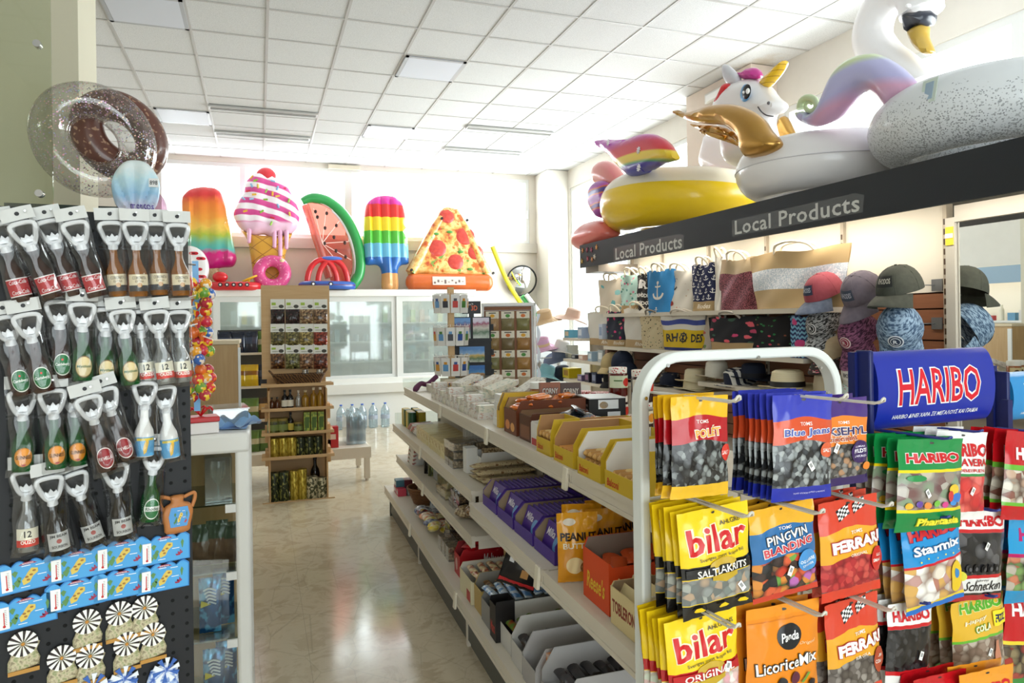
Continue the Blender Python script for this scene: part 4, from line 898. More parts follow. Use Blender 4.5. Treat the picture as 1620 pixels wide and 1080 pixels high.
class Bag:
    def __init__(s, w, h, d, m, ops=(), hole=True, sd=0, arched=False):
        b = MB(); f = bag_surface(w, h, d, sd)
        b.sheet(lambda u, v: f(u, v), 14, 20, 0); b.sheet(lambda u, v: f(u, v, 0, True), 8, 12, 0, flip=True)
        cols = []; e = .0007
        def mi(c):
            if c not in cols: cols.append(c)
            return cols.index(c) + 1
        for o in ops:
            g = (lambda e: (lambda u, v: f(u, v, e)))(e)
            if o[0] == 'T':
                t, u0, u1, v0, v1, c, bold, oc, shear, rot = list(o[1:]) + [0, None, 0, 0][len(o) - 7:]
                if oc: b.text(t, g, u0 - .010, u1 + .010, v0 - .008, v1 + .008, mi(oc), bold + .045, shear, .05, rot); e += .0007; g = (lambda e: (lambda u, v: f(u, v, e)))(e)
                b.text(t, g, u0, u1, v0, v1, mi(c), bold, shear, .05 if v1 - v0 > .05 else 0, rot)
            elif o[0] == 'E': b.flat(circ(o[1], o[2], o[3], o[4], 22), g, mi(o[5]), .12)
            elif o[0] == 'R': b.flat(rect(*o[1:5]), g, mi(o[5]), .12)
            elif o[0] == 'P': b.flat(o[1], g, mi(o[2]), .12)
            elif o[0] == 'K':                        # chequered flag
                for i in range(5):
                    for j in range(5):
                        x0 = o[1] + i * .042 * o[3]; y0 = o[2] + j * .02 + i * .012 * o[3]; b.flat([(x0, y0), (x0 + .042 * o[3], y0 + .012 * o[3]), (x0 + .042 * o[3], y0 + .032 * 1 + (.012 * o[3] - .012)), (x0, y0 + .02)], g, mi('f2f0ec' if (i + j) % 2 else '201c1c'))
            e += .0004
        if hole: b.flat(circ(.5, .955, .035, .012, 12), (lambda u, v: f(u, v, .0005)), mi('3a3430'))
        s.me = b.mesh('candy_bag', [m] + [C(c, .3) for c in cols]); s.f = f; s.w = w; s.h = h
def hang(FRM, spec, px0, px1, py0, py1, yf, n, step, lab, grp, roll=0, name='candy_bag', sticker=None, jit=1, rows='stack', yaw=0):
    a = FRM.U(px0, py0, y=yf); c = FRM.U(px1, py0, y=yf); d = FRM.U((px0 + px1) / 2, py1, y=yf)
    w = c.x - a.x; h = (a.z + c.z) / 2 - d.z; B = spec(w, h)
    for i in range(n):
        l = (a + c) / 2 + Vector((rnd.uniform(-.004, .004) * (i > 0) * jit, step * i, rnd.uniform(-.003, .004) * (i > 0) * jit))
        o = put(name, B.me, None, FRM.w(*l), (R(rnd.uniform(-1, 2) if i else 0), R(roll + (rnd.uniform(-2, 2) * jit if i else 0)), FRM.a + R(yaw)))
        tag(o, lab + (', alone' if n == 1 else ', front one' if i == 0 else ', %s behind' % ORD[i - 1]), 'sweets bag', grp)
        if sticker and i == 0:
            u, v = sticker; p = B.f(u, v, .0042); s_ = MB(); s_.box((0, 0, 0), (.011, .0006, .02)); s_.box((0, -.0004, .002), (.006, .0004, .009), 1); s_.build('price_sticker', [C('f4f2ee', .4), C('9a9a98', .5)], o, p, (0, R(rnd.choice((20, -35, 30))), 0))
    return B, a, c
def hook(FRM, rack, x, z, yend, m, up=.012):
    b = MB(); pts = [(x - .006, .002, z), (x - .006, yend + .015, z + .004)] + [(x - .006 * cos(a), yend - .006 * sin(a) + .004, z + .004 + up * sin(a)) for a in (.5, 1.1, pi / 2, 2.0, 2.6)] + [(x + .006, yend + .015, z + .004), (x + .006, .002, z)]
    b.tube(pts, .0026, 8); b.build('hook', m, rack)
hook_w = mat('white_wire_hook', 'd8d4c8', .35); hook_b = mat('blue_wire_hook', '2a3a8c', .35)
YL, RD, OR = 'f2cd1a', 'c4161c', 'ee8420'
TOMS = lambda v, c='f4e6e0': ('T', 'TOMS', .40, .60, v, v + .035, c, .01)
def tm(name, top, band, bot, cand, bandr=(.50, .76), win=(.13, .53), arch=.045, sc=13, wcol=None):
    return bag_mat(name, [(0, bot), (win[0], '555555'), (bandr[0], band), (bandr[1], top)], win, cand, sc, arch, wcol=wcol)
def sp_polet(w, h): return Bag(w, h, .012, tm('polet_foil', 'e9b41e', 'b3121c', 'e6b32a', ['2c2b2a', '1f1f20', '6f7270', '3c3d3c', '8a8f8c'], (.52, .77)), [TOMS(.735), ('T', 'POLÉT', .36, .80, .60, .70, 'e2a02a', .03, 'f6efe6', 0, .05), ('E', .93, .43, .10, .085, 'd23a2c'), ('T', 'SALT', .84, .99, .41, .45, 'f6e6e0', .02)], sd=1)
def sp_blue(w, h): return Bag(w, h, .012, tm('blue_jeans_foil', '3b43b4', 'd4522c', '2733a4', ['8d9292', '4c4f52', 'a3a7a6', '2c2d30', '6f7375'], (.52, .75)), [TOMS(.71), ('T', 'Blue Jeans', .14, .93, .60, .685, '4a5aa8', .02, 'f2eef0', .1, .02), ('E', .86, .47, .13, .07, 'd8623c'), ('T', 'SALT', .78, .93, .45, .485, 'f6e6e0', .02), ('T', 'TOMS GODE GAMLE LAKRIDS', .30, .85, .065, .08, 'd8d8f0')], sd=2)
def sp_aks(w, h): return Bag(w, h, .011, tm('aksehyl_foil', '4a2f7c', 'e8822c', '35235c', ['7d7a78', '5c5a58', '8f8a84', '4a4846', 'b08868'], (.42, .76), (.1, .44)), [TOMS(.71), ('T', 'AKSEHYL', .06, .93, .585, .675, '3a2a5c', .03, 'f4efe8', 0, -.02), ('T', 'ORIGINAL', .2, .75, .52, .565, 'a83a1c', .02, 'f4e2cc'), ('E', .78, .38, .19, .13, '3a2258'), ('T', 'SALMIAK', .66, .88, .43, .45, 'e8e0f0', .01), ('T', 'FYLDTE', .64, .92, .37, .415, 'f4f0f4', .03), ('T', 'LAKRIDS', .66, .9, .32, .345, 'e8e0f0', .01), ('E', .9, .21, .07, .045, 'e8822c')], sd=3)
def bilar(nm, band, cand, word, wc):
    def f(w, h):
        lo = 'black' in nm
        bands = [(0, '1c1a18' if lo else 'b81c20'), (.13, YL), (.14, '777777'), (.375, YL), (.382, '1c1a18' if lo else 'b81c20'), (.49, YL)]
        ops = [('T', 'bilar', .09, .93, .60, .85, 'cc1f22', .022, 'f8ecc8', 0, .03), ('T', 'AHLGRENS', .56, .94, .835, .875, '2a241c', .01, None, 0, .03), ('T', 'Sveriges mest köpta bil', .22, .86, .535, .575, '3a3020', .006, None, 0, .04),
               ('P', circ(.54, .47, .2, .07, 20), 'c9a63a'), ('R', .03, .97, .392, .475, '1c1a18' if lo else 'b81c20'), ('P', [(.36, .39), (.74, .39), (.74, .35), (.55, .315), (.36, .35)], 'c2a02e'), ('T', word, .17, .88, .395, .465, 'f4efe6', .018, None, 0, .02)]
        if lo: ops += [('P', [(x, .075), (x + .03, .10), (x + .09, .105), (x + .13, .085), (x + .15, .075), (x + .12, .06), (x + .03, .06)], YL) for x in (.13, .46, .75)]
        return Bag(w, h, .014, bag_mat(nm, bands, (.14, .375), cand, 10, 0, wcol='6e6c68' if lo else 'b8a090'), ops, sd=4)
    return f
sp_bs = bilar('bilar_black_foil', 0, ['8d918c', '6f736f', 'a3a59c', 'b49a80', '7d8580'], 'SALTLAKRITS', 0); sp_bo = bilar('bilar_red_foil', 0, ['e8c4c0', 'd8e0cc', 'f0e4e0', 'e0a8b0'], 'ORIGINAL', 0)
def sp_ping(w, h): return Bag(w, h, .013, bag_mat('pingvin_foil', [(0, 'c8402c'), (.06, '555555'), (.40, '2f6ca4'), (.74, 'e9ac2a')], (.06, .42), ['c4402c', '2a2a2c', 'd88a3c', '6a9c4a', 'b86ab0', '3c2c28', 'd8603c'], 8, .06), [TOMS(.745), ('T', 'PINGVIN', .20, .84, .625, .72, 'f4f2f0', .015, '22242a', 0, .08), ('T', 'BLANDING', .14, .90, .515, .60, 'c8323a', .03, 'f6f2f0', 0, .08), ('E', .8, .36, .16, .12, '4a90cc'), ('T', 'OG LÆKRE', .67, .93, .345, .38, 'f0f4f8', .02, None, 0, .08), ('T', 'STYKKER', .70, .90, .30, .325, 'f0f4f8', .01, None, 0, .08)], sd=5)
def ferrari(nm, cand, sub, dark, wc):
    def f(w, h): return Bag(w, h, .013, bag_mat(nm, [(0, 'd8402a'), (.10, '555555'), (.37, 'e8a62a'), (.67, 'd6452e')], (.11, .38), cand, 11, .06, wcol=wc), [('K', .29, .79, 1), ('K', .56, .84, .99), ('T', 'TOMS', .45, .66, .655, .69, 'f6ece0', .01), ('T', 'FERRARI', .14, 1.0, .50, .615, 'f4efe8', .05, 'b8201c', 0, .04), ('T', sub, .42, .72, .43, .46, 'f4e8d8', .01), ('E', .93, .34, .12, .13, dark), ('T', 'HALLO' if 'red' in nm else 'SUR', .84, .98, .37, .40, 'f6e8e0', .02), ('T', 'SMAG' if 'red' in nm else 'COLA', .84, .98, .31, .345, 'f6e8e0', .02)], sd=6)
    return f
sp_fe = ferrari('ferrari_red_foil', ['b02a30', 'c43c3c', '9c2028', 'cc5048'], 'ORIGINAL', 'c8281e', '7c1820'); sp_fc = ferrari('ferrari_cola_foil', ['8a827c', '6c645e', '9c948c', '5a524c'], 'SUR COLA', 'b04a2c', '3c3430')
def sp_panda(w, h): return Bag(w, h, .014, bag_mat('panda_foil', [(0, 'e8881c'), (.9, 'ee9426')], None), [('R', .02, .98, .868, .874, 'd87a18'), ('E', .54, .72, .165, .115, '1c1c20'), ('T', 'Panda', .42, .66, .68, .76, 'f4f2ee', .02, None, .2, .06), ('T', 'Original', .68, .92, .62, .655, 'f4d8a8', 0, None, .3), ('T', 'LicoriceMix', .08, .93, .44, .54, 'f8f4ec', .015, '2a1c14', 0, .04), ('E', .42, .33, .06, .045, '1e1e20'), ('E', .6, .35, .06, .055, '5c2438'), ('P', [(.68, .30), (.78, .38), (.82, .37), (.72, .29)], '6c9c3a'), ('E', .85, .27, .05, .04, '2a2224'), ('E', .33, .23, .07, .045, 'e0c890'), ('E', .55, .21, .06, .05, '2c2422'), ('R', .12, .28, .29, .33, 'f2f0ec')], sd=7)
def hari(nm, bands, win, cand, ops, sc=9, wcol=None, d=.014): return lambda w, h: Bag(w, h, d, bag_mat(nm, bands, win, cand, sc, 0, wcol=wcol), ops, sd=len(nm))
HB_ = lambda v0, v1, c='cc1a22', oc='f6f2ee', u0=.1, u1=.9, r=.0: ('T', 'HARIBO', u0, u1, v0, v1, c, .05, oc, 0, r)
sp_ph = hari('phantasia_foil', [(0, '158040'), (.21, 'f0d41c'), (.245, '777777'), (.64, 'f0d41c'), (.67, '178a44')], (.245, .64), ['9a8c80', '7c5c58', 'b8b0a4', 'c8bca8', '8a9c80', '6c4848'], [HB_(.745, .85), ('T', 'Phantasia', .28, .93, .06, .145, 'f4e43a', .045, '8a9c1c'), ('E', .22, .585, .13, .035, '2f8c4c')] + [('E', .12 + i * .13, .29 + .02 * (i % 2), .05, .035, c) for i, c in enumerate(('e8b43a', '6a4a9c', 'e88a3c', '7cc04c', 'd84a8c', '4a8cd0'))] + [('E', .78, .45, .08, .06, 'e8c23a'), ('E', .84, .36, .08, .05, '3c74c4'), ('E', .72, .38, .05, .06, 'd03a3a')], 7, '8a8078')
sp_pr = hari('primavera_foil', [(0, 'f0ece8'), (.10, '777777'), (.50, '2c8a44'), (.53, 'f2efec')], (.10, .50), ['d8403c', 'e05a50', 'cc3434', 'e8766c'], [HB_(.72, .87, 'cc1a22', 'f4f0ee', .05, .97), ('T', 'PRIMAVERA', .03, .98, .615, .70, 'cc1a22', .03), ('T', 'ERDBEEREN', .2, .9, .55, .585, 'cc1a22', .01)], 6, 'a82a2c')
sp_st = hari('starmix_foil', [(0, '1f6cc0'), (.05, 'e8c83a'), (.09, '777777'), (.50, 'c81c2a'), (.525, '1e8ed0')], (.09, .50), ['e8dccc', 'f4f0e8', 'd8a85c', 'b87c6c', 'e4c8b0', 'c49890', 'f2ece4'], [HB_(.79, .93, 'cc1a22', '16306c', .1, .93), ('T', 'Starmix', .12, .94, .635, .735, 'f4f4f4', .03, '2a5c8c'), ('E', .82, .3, .12, .18, 'e8c22a'), ('E', .84, .33, .05, .06, '3c84c0')] + [('E', .2 + .14 * i, .575 + .012 * (i % 2), .012, .009, 'f0dc4a') for i in range(6)], 6, '8c6c5c')
sp_sc = hari('schnecken_foil', [(0, 'b02026'), (.06, '201c1c'), (.09, 'e8e6e2'), (.26, 'c81c22'), (.30, '777777'), (.76, 'c81c22'), (.80, 'f0eeea')], (.30, .76), ['2c2a2c', '3a383a', '1c1a1c', '5c5a5c'], [HB_(.83, .95, 'cc1a22', None, .1, .95), ('T', 'Schnecken', .22, .94, .12, .23, '201c1c', .01, None, .2), ('T', 'lakritz', .40, .66, .225, .25, '201c1c', 0, None, .2), ('E', .13, .29, .08, .055, 'd8d03a')] + [('E', .25 + .13 * i, .37, .055, .05, '161416') for i in range(5)] + [('E', .25 + .13 * i, .37, .025, .022, '5a585a') for i in range(5)], 6, '0c0b0c')
sp_bk = hari('liquorice_foil', [(0, 'f0eeea'), (.22, 'c81c22'), (.27, '777777'), (.72, 'c81c22'), (.76, 'f0eeea')], (.27, .72), ['2a2828', '201e1e', '3c3a3a'], [HB_(.80, .92, 'cc1a22', None, .1, .9), ('T', 'Lakritz', .3, .85, .07, .18, 'cc1a22', .02, None, .2)], 12, '0c0b0c')
sp_fz = hari('fizz_cola_foil', [(0, 'e0b42a'), (.06, '777777'), (.50, '6cb83a'), (.53, 'e8b83a')], (.06, .50), ['b8a898', '9c8878', 'c8bcac', '8c7464'], [HB_(.84, .97, '5cb02c', 'f0e8a8', .14, .92), ('T', 'Happy', .18, .6, .71, .77, 'f0e4b8', .03, None, .2, .1), ('T', 'COLA', .36, .64, .60, .68, 'f4ecc8', .04, '7cb43c', 0, .08), ('P', rect(.72, .99, .62, .80), 'f2e02a'), ('T', 'FIZZ', .75, .97, .66, .75, '1c2458', .04), ('E', .25, .08, .14, .05, '6cc03a'), ('P', [(.72, .45), (.78, .45), (.8, .3), (.86, .12), (.76, .08), (.70, .28)], 'c88468')], 9, '6c5848')
sp_rd = hari('red_mix_foil', [(0, 'c0141e'), (.16, '6cb43a'), (.20, '777777'), (.56, '6cb43a'), (.62, 'c2141e')], (.20, .56), ['b8ac9c', 'd8d0c0', '8c5c50', 'c8a890'], [HB_(.68, .82, 'f4f0ee', 'c81c24', .15, .95)], 8, '5c4438')
sp_tl = hari('teal_mix_foil', [(0, '1f8cc0'), (.15, '777777'), (.52, 'b81c5c'), (.56, '2a98d0')], (.15, .52), ['7c9c5c', 'b8ac9c', 'c87c5c'], [HB_(.70, .85, 'b81c6c', None, .15, .98), ('T', 'TROPI', .3, .95, .6, .67, 'c8245c', .03)], 8)
sp_rn = hari('red_green_foil', [(0, '2c8c3c'), (.08, '777777'), (.46, 'e8d03a'), (.50, 'c41a22')], (.08, .46), ['8c7c5c', '5c4c3c', 'a83c34'], [HB_(.76, .9, 'f4f0ee', None, .12, .98), ('T', 'NAPPO', .5, .97, .56, .66, '4aa83c', .04)], 8)
sp_or = hari('orange_mix_foil', [(0, 'e88a1c'), (.5, 'ee9a2a')], None, (), [HB_(.7, .84, 'cc1a22', None)], 8)
sp_go = hari('dark_blue_foil', [(0, '18243c'), (.5, '2a3458')], None, (), [('T', 'ROPIFRUTTI', .1, .95, .55, .66, 'a83c8c', .03)], 8)
gA = 'liquorice bags on the tubular rack'; gB = 'jelly sweet bags on the blue rack'
YFc = -.155
CANDY = [(sp_polet, 1061, 1152, 626, 786, 4, .019, 'yellow liquorice bag with dark red band on the top hooks', 1, None), (sp_blue, 1222, 1317, 624, 790, 8, .0165, 'violet blue liquorice bag with orange band on the top hooks', 2, (.55, .33)),
         (sp_aks, 1284, 1372, 630, 768, 3, .02, 'purple and orange liquorice bag at the right end of the top hooks', 0, (.33, .45)), (sp_bs, 1070, 1182, 802, 970, 6, .019, 'yellow sweets bag with black band on the middle hooks', -3, (.80, .22)),
         (sp_ping, 1183, 1286, 798, 944, 3, .03, 'blue and yellow bag of mixed liquorice on the middle hooks', -3, (.5, .3)), (sp_fe, 1293, 1386, 788, 944, 3, .028, 'red bag with chequered flags and red sweets on the middle hooks', -2, None),
         (sp_bo, 1050, 1164, 970, 1130, 6, .019, 'yellow sweets bag with red band on the lower hooks', -3, (.78, .44)), (sp_panda, 1180, 1296, 955, 1130, 3, .03, 'orange liquorice pouch with black oval on the lower hooks', 2, None), (sp_fc, 1303, 1387, 946, 1108, 3, .028, 'red bag with chequered flags and grey cola sweets on the lower hooks', -3, None)]
for i, (s_, a, b, c, d, n, st, lab, ro, stick) in enumerate(CANDY):
    yf = YFc + (.02 if i == 2 else .0) + .012 * (i // 3)
    B, p, q = hang(CR, s_, a, b, c, d, yf, n, st, lab, gA, ro, sticker=stick)
    hook(CR, candy, (p.x + q.x) / 2, p.z - .010, yf - .105, hook_w)
YFh = -.14
HARI = [(sp_ph, 1420, 1524, 694, 838, 5, .028, 'green jelly bag with yellow stripes', 4, (.38, .42)), (sp_pr, 1482, 1563, 682, 822, 3, .03, 'white and red strawberry sweets bag', 6, (.62, .34)), (sp_rd, 1592, 1672, 684, 822, 4, .03, 'red jelly bag with green stripe at the right edge', 8, None),
        (sp_st, 1424, 1516, 818, 962, 4, .03, 'sky blue jelly mix bag under the green bags', -4, None), (sp_sc, 1508, 1592, 808, 948, 3, .03, 'white and black liquorice wheel bag', 7, (.55, .62)), (sp_tl, 1596, 1680, 812, 950, 2, .03, 'turquoise jelly bag at the right edge', 6, None),
        (sp_bk, 1404, 1476, 952, 1092, 4, .026, 'white and red bag of black liquorice sticks', 5, (.65, .42)), (sp_fz, 1504, 1588, 944, 1072, 4, .035, 'yellow fizzy cola sweets bag', 0, (.6, .33)), (sp_rn, 1590, 1672, 938, 1080, 3, .03, 'red and green jelly bag at the right edge', 8, None)]
for i, (s_, a, b, c, d, n, st, lab, ro, stick) in enumerate(HARI):
    yf = YFh + (.045 if i % 3 == 1 else .05 if i % 3 == 2 else 0) + .022 * (i // 3)
    B, p, q = hang(HR, s_, a, b, c, d, yf, n, st, lab, gB, ro, sticker=stick)
    hook(HR, har, (p.x + q.x) / 2, p.z - .008, yf - .045, hook_b, .006)
hang(HR, sp_rd, 1444, 1528, 1066, 1180, YFh, 2, .03, 'red jelly bag at the bottom edge of the picture', gB, 3); hang(HR, sp_or, 1518, 1604, 1058, 1180, YFh - .02, 2, .03, 'orange jelly bag at the bottom edge of the picture', gB, 3)
hang(HR, sp_go, 1540, 1606, 806, 940, YFh + .115, 1, .03, 'dark blue fruit sweets bag behind the liquorice wheel bag', gB, 0)
# ---------------------------------------------------------------- souvenirs on the pegboard
film = clear('clear_packing_film', 'f4f4f4', .12, .12); card_w = mat('white_header_card', 'c6c6c2', .5); op_w = mat('white_opener_metal', 'd2d3d4', .3, .1)
def gl_bottle(name, col, tr=.5): return mat(name, col, .08, 0, tr, 1.3, coat=.4)
brown_g = gl_bottle('brown_bottle', '3a1a10', .25); amber_g = gl_bottle('amber_bottle', 'a8661c', .45); green_g = gl_bottle('green_bottle', '0c5a24', .3); clear_g = clear('clear_bottle', 'f2f6f4', .35, .05, .10, 'dfe4e4'); dark_g = gl_bottle('black_bottle', '14100e', .1); white_c = mat('white_ceramic', 'eceae6', .25)
def cylfn(r, z0, z1, half=.5):                       # label surface wrapped on the front of a bottle
    return lambda u, v, e=0: ((r + e) * sin((u - .5) * pi * 2 * half), -(r + e) * cos((u - .5) * pi * 2 * half), z0 + (z1 - z0) * v)
def opener_proto(kind):
    g = {'cola': brown_g, 'corona': amber_g, 'carls': brown_g, 'mythos': green_g, 'ouzo': clear_g, 'guin': green_g, 'fix': brown_g, 'map': white_c, 'jim': dark_g, 'rhod': green_g}[kind]
    t = bpy.data.objects.new('bottle_opener', None); COL.objects.link(t)
    D = -.092; r = .0165
    b = MB(); b.lathe([(.0, D - .027), (r * .93, D - .0265), (r, D - .024), (r, D + .014), (r * .93, D + .022), (r * .6, D + .034), (r * .42, D + .044), (r * .40, -.030), (r * .46, -.0295), (r * .46, -.024), (0, -.0235)], 18)
    f = cylfn(r + .0006, D - .017, D + .014, .36); L_ = lambda e: (lambda u, v: f(u, v, e))
    ms = [g]
    def mi(c): ms.append(C(c, .35)); return len(ms) - 1
    if kind == 'cola':
        b.sheet(lambda u, v: f(u, v), 12, 2, mi('f0ece8')); b.sheet(lambda u, v: f(u, .06 + .88 * v, .0003), 12, 2, mi('b8141c')); w = mi('f4f0ee')
        b.text('Coca-Cola', L_(.0007), .17, .83, .68, .90, w, .01, .2, .1); b.text('Coca-Cola', L_(.0007), .17, .83, .12, .34, w, .01, .2, .1)
    elif kind == 'corona':
        b.sheet(lambda u, v: f(u, v), 12, 2, mi('2a2a2c')); b.sheet(lambda u, v: f(u, .35 + .65 * v, .0003), 12, 2, mi('e4d6b4')); b.text('CORONITA', L_(.0007), .2, .8, .70, .88, mi('3c2c20'), .01, 0, .1); b.text('EXTRA', L_(.0007), .32, .68, .52, .64, mi('6c5430'), .01); b.flat(circ(.5, .36, .1, .14, 14), L_(.001), mi('c08a3a'))
    elif kind in ('carls', 'mythos', 'guin', 'fix', 'rhod'):
        oc, ic, tx, tc = {'carls': ('e4e8dc', '0f6a34', 'Carlsberg', 'f0f4ec'), 'mythos': ('7c5a28', 'd8c490', 'Mythos', '1c5a34'), 'guin': ('c47a1c', 'e0902c', 'GUINNESS', '1a1a1c'), 'fix': ('e6dcd6', '8c1a20', 'FIX HELLAS', 'e8e0dc'), 'rhod': ('eeeee6', '14743a', 'Rhodes', 'f2f4ee')}[kind]
        ry = .62 if kind != 'guin' else .52
        b.flat(circ(.5, .5, .36, ry, 26), L_(.0002), mi(oc), .14); b.flat(circ(.5, .5, .325, ry * .9, 26), L_(.0006), mi(ic), .14)
        if kind == 'rhod': b.flat(rect(.14, .86, .36, .64), L_(.0009), mi('f2f4ee'), .14); tc = '14502c'
        b.text(tx, L_(.0013), .22, .78, .40, .60, mi(tc), .015, .15 if kind in ('carls', 'mythos') else 0, .1)
        if kind == 'carls': b.flat(circ(.5, .78, .04, .06, 8), L_(.0011), mi('d8342c'))
        if kind == 'guin': b.flat([(.40, .12), (.60, .12), (.54, .02), (.46, .02)], L_(.0011), mi('a81c1c'))
    elif kind == 'ouzo':
        b.sheet(lambda u, v: f(u, v), 12, 2, mi('e9e3cc')); b.sheet(lambda u, v: f(u, .38 * v, .0003), 12, 2, mi('cc3020')); b.text('12', L_(.0007), .36, .64, .52, .88, mi('22201c'), .02); b.text('OUZO', L_(.0007), .22, .78, .16, .36, mi('f4ece0'), .03)
    elif kind == 'map':
        f2 = cylfn(r + .0006, D - .025, D + .010, .5); b.sheet(lambda u, v: f2(u, v), 14, 2, mi('5ea6d4')); y = mi('e6b62c')
        b.flat([(.44, .1), (.52, .2), (.56, .5), (.60, .75), (.54, .9), (.46, .7), (.42, .4)], lambda u, v: f2(u, v, .0005), y); b.flat(rect(.2, .8, .82, .95), lambda u, v: f2(u, v, .0004), mi('d8c04a'), .1)
    elif kind == 'jim':
        b.sheet(lambda u, v: f(u, v), 12, 2, mi('c2c2be')); b.text('JIM BEAM', L_(.0007), .15, .85, .70, .90, mi('2c2a28'), .02); b.flat(circ(.5, .52, .1, .13, 14), L_(.0006), mi('9c3c34')); b.text('BOURBON', L_(.0007), .2, .8, .14, .30, mi('2c2a28'), .01)
    b.build('bottle', ms, t)
    h = MB(); P = spline([(-.0175, -.003, .013), (0, -.003, .0165), (.0175, -.003, .013), (.015, -.003, -.004), (.008, -.003, -.019), (0, -.003, -.022), (-.008, -.003, -.019), (-.015, -.003, -.004)], 4, True)
    h.tube(P, .0042, 8, 0, True); h.prism([(-.011, -.017), (.011, -.017), (.0085, -.006), (.004, -.009), (0, -.003), (-.004, -.009), (-.0085, -.006)], .005, 0, lambda x, y, z: (x, y - .0055, z)); h.cyl((0, -.003, -.021), (0, 0, -.031), .007, .0085, 12)
    h.build('opener_head', op_w, t)
    sd = rnd.uniform(0, 6); wv = lambda u, v: .0022 * sin(9 * u + 6 * v + sd) + .0018 * sin(17 * v - 8 * u + sd)
    zt, zb = .022, D - .036; fn = lambda u, v, s: ((u - .5) * .050 * (1 - .1 * sin(pi * v)), s * (.0185 * (4 * u * (1 - u)) ** .6 * min(1, (1 - v) * 5) * min(1, v * 8 + .25)) + wv(u, v) * .7, zb + (zt - zb) * v)
    k = MB(); k.sheet(lambda u, v: fn(u, v, -1.0), 10, 14); k.sheet(lambda u, v: fn(u, v, .7), 6, 8, 0, flip=True); bag = k.build('packing_bag', film, t)
    c = MB(); c.sheet(lambda u, v: ((u - .5) * .05, -.0012 + wv(u, .98) * .5, zt + v * .022), 6, 1); c.flat(circ(.5, .5, .07, .16, 10), lambda u, v: ((u - .5) * .05, -.0022 + wv(u, .98) * .5, zt + v * .022), 1)
    c.build('header_card', [card_w, C('2a2a2c', .6)], bag); return t
DESC = {'cola': 'dark cola bottle opener with red label', 'corona': 'amber beer bottle opener with cream label', 'carls': 'brown bottle opener with green oval label', 'mythos': 'green bottle opener with round cream label', 'ouzo': 'clear bottle opener with a 12 label', 'guin': 'green bottle opener with round orange label', 'fix': 'brown bottle opener with dark red round label', 'map': 'white bottle opener with blue island map', 'jim': 'black bottle opener with silver grey label', 'rhod': 'green bottle opener with round green and white label'}
ROWS = {'top': [('cola', 1, 370, 28, 450), ('cola', 39, 368, 72, 444), ('cola', 80, 365, 107, 441), ('cola', 121, 367, 146, 443), ('corona', 176, 367, 184, 442), ('corona', 214, 368, 218, 444), ('corona', 246, 368, 251, 444), ('corona', 281, 370, 285, 442)],
        'second': [('carls', 11, 517, 30, 594), ('carls', 44, 513, 63, 586), ('carls', 93, 492, 97, 567), ('mythos', 130, 496, 131, 575), ('mythos', 167, 504, 167, 578), ('mythos', 194, 507, 204, 583), ('ouzo', 220, 507, 229, 578), ('ouzo', 248, 507, 258, 575), ('ouzo', 282, 507, 287, 574)],
        'third': [('guin', 35, 635, 36, 717), ('guin', 83, 633, 88, 711), ('guin', 118, 630, 121, 710), ('fix', 142, 643, 163, 715), ('fix', 168, 630, 193, 700), ('map', 229, 620, 228, 688), ('map', 260, 626, 267, 692)],
        'fourth': [('ouzo', 41, 761, 43, 837), ('jim', 79, 770, 90, 839), ('jim', 120, 763, 142, 828), ('jim', 183, 750, 191, 815), ('rhod', 243, 723, 238, 799)]}
PROTO = {}
for row, items in ROWS.items():
    tot = {}; seen = {}
    for it in items: tot[it[0]] = tot.get(it[0], 0) + 1
    for n, (k, hx, hy, lx, ly) in enumerate(items):
        yy = -.024 - .012 * (n % 2) - (.02 if row in ('third',) and k == 'fix' else 0)
        a = L.U(hx, hy, y=yy); b = L.U(lx, ly, y=yy); d = a - b; sc_ = d.length / .092 * (1.06 if k == 'map' else 1)
        if k in PROTO: o = copy_tree(PROTO[k])
        else: o = PROTO[k] = opener_proto(k)
        o.location = L.w(*a); o.rotation_euler = (0, math.atan2(-d.x, -d.z) + pi, L.a) if 0 else (0, math.atan2(d.x, d.z), L.a); o.scale = (max(1, sc_),) * 3
        i = seen.get(k, 0); seen[k] = i + 1
        tag(o, DESC[k] + ', ' + ('%s row' % row if tot[k] == 1 else '%s of its kind in the %s row' % (ORD[i], row)), 'bottle opener', 'bottle openers on the pegboard')
        p_ = MB(); hz = a.z + .034 * max(1, sc_); p_.cyl((a.x, -.0005, a.z + .033), (a.x, a.y - .012, a.z + .036), .0018, None, 6)
        pg = p_.build('peg_hook', steel, peg)
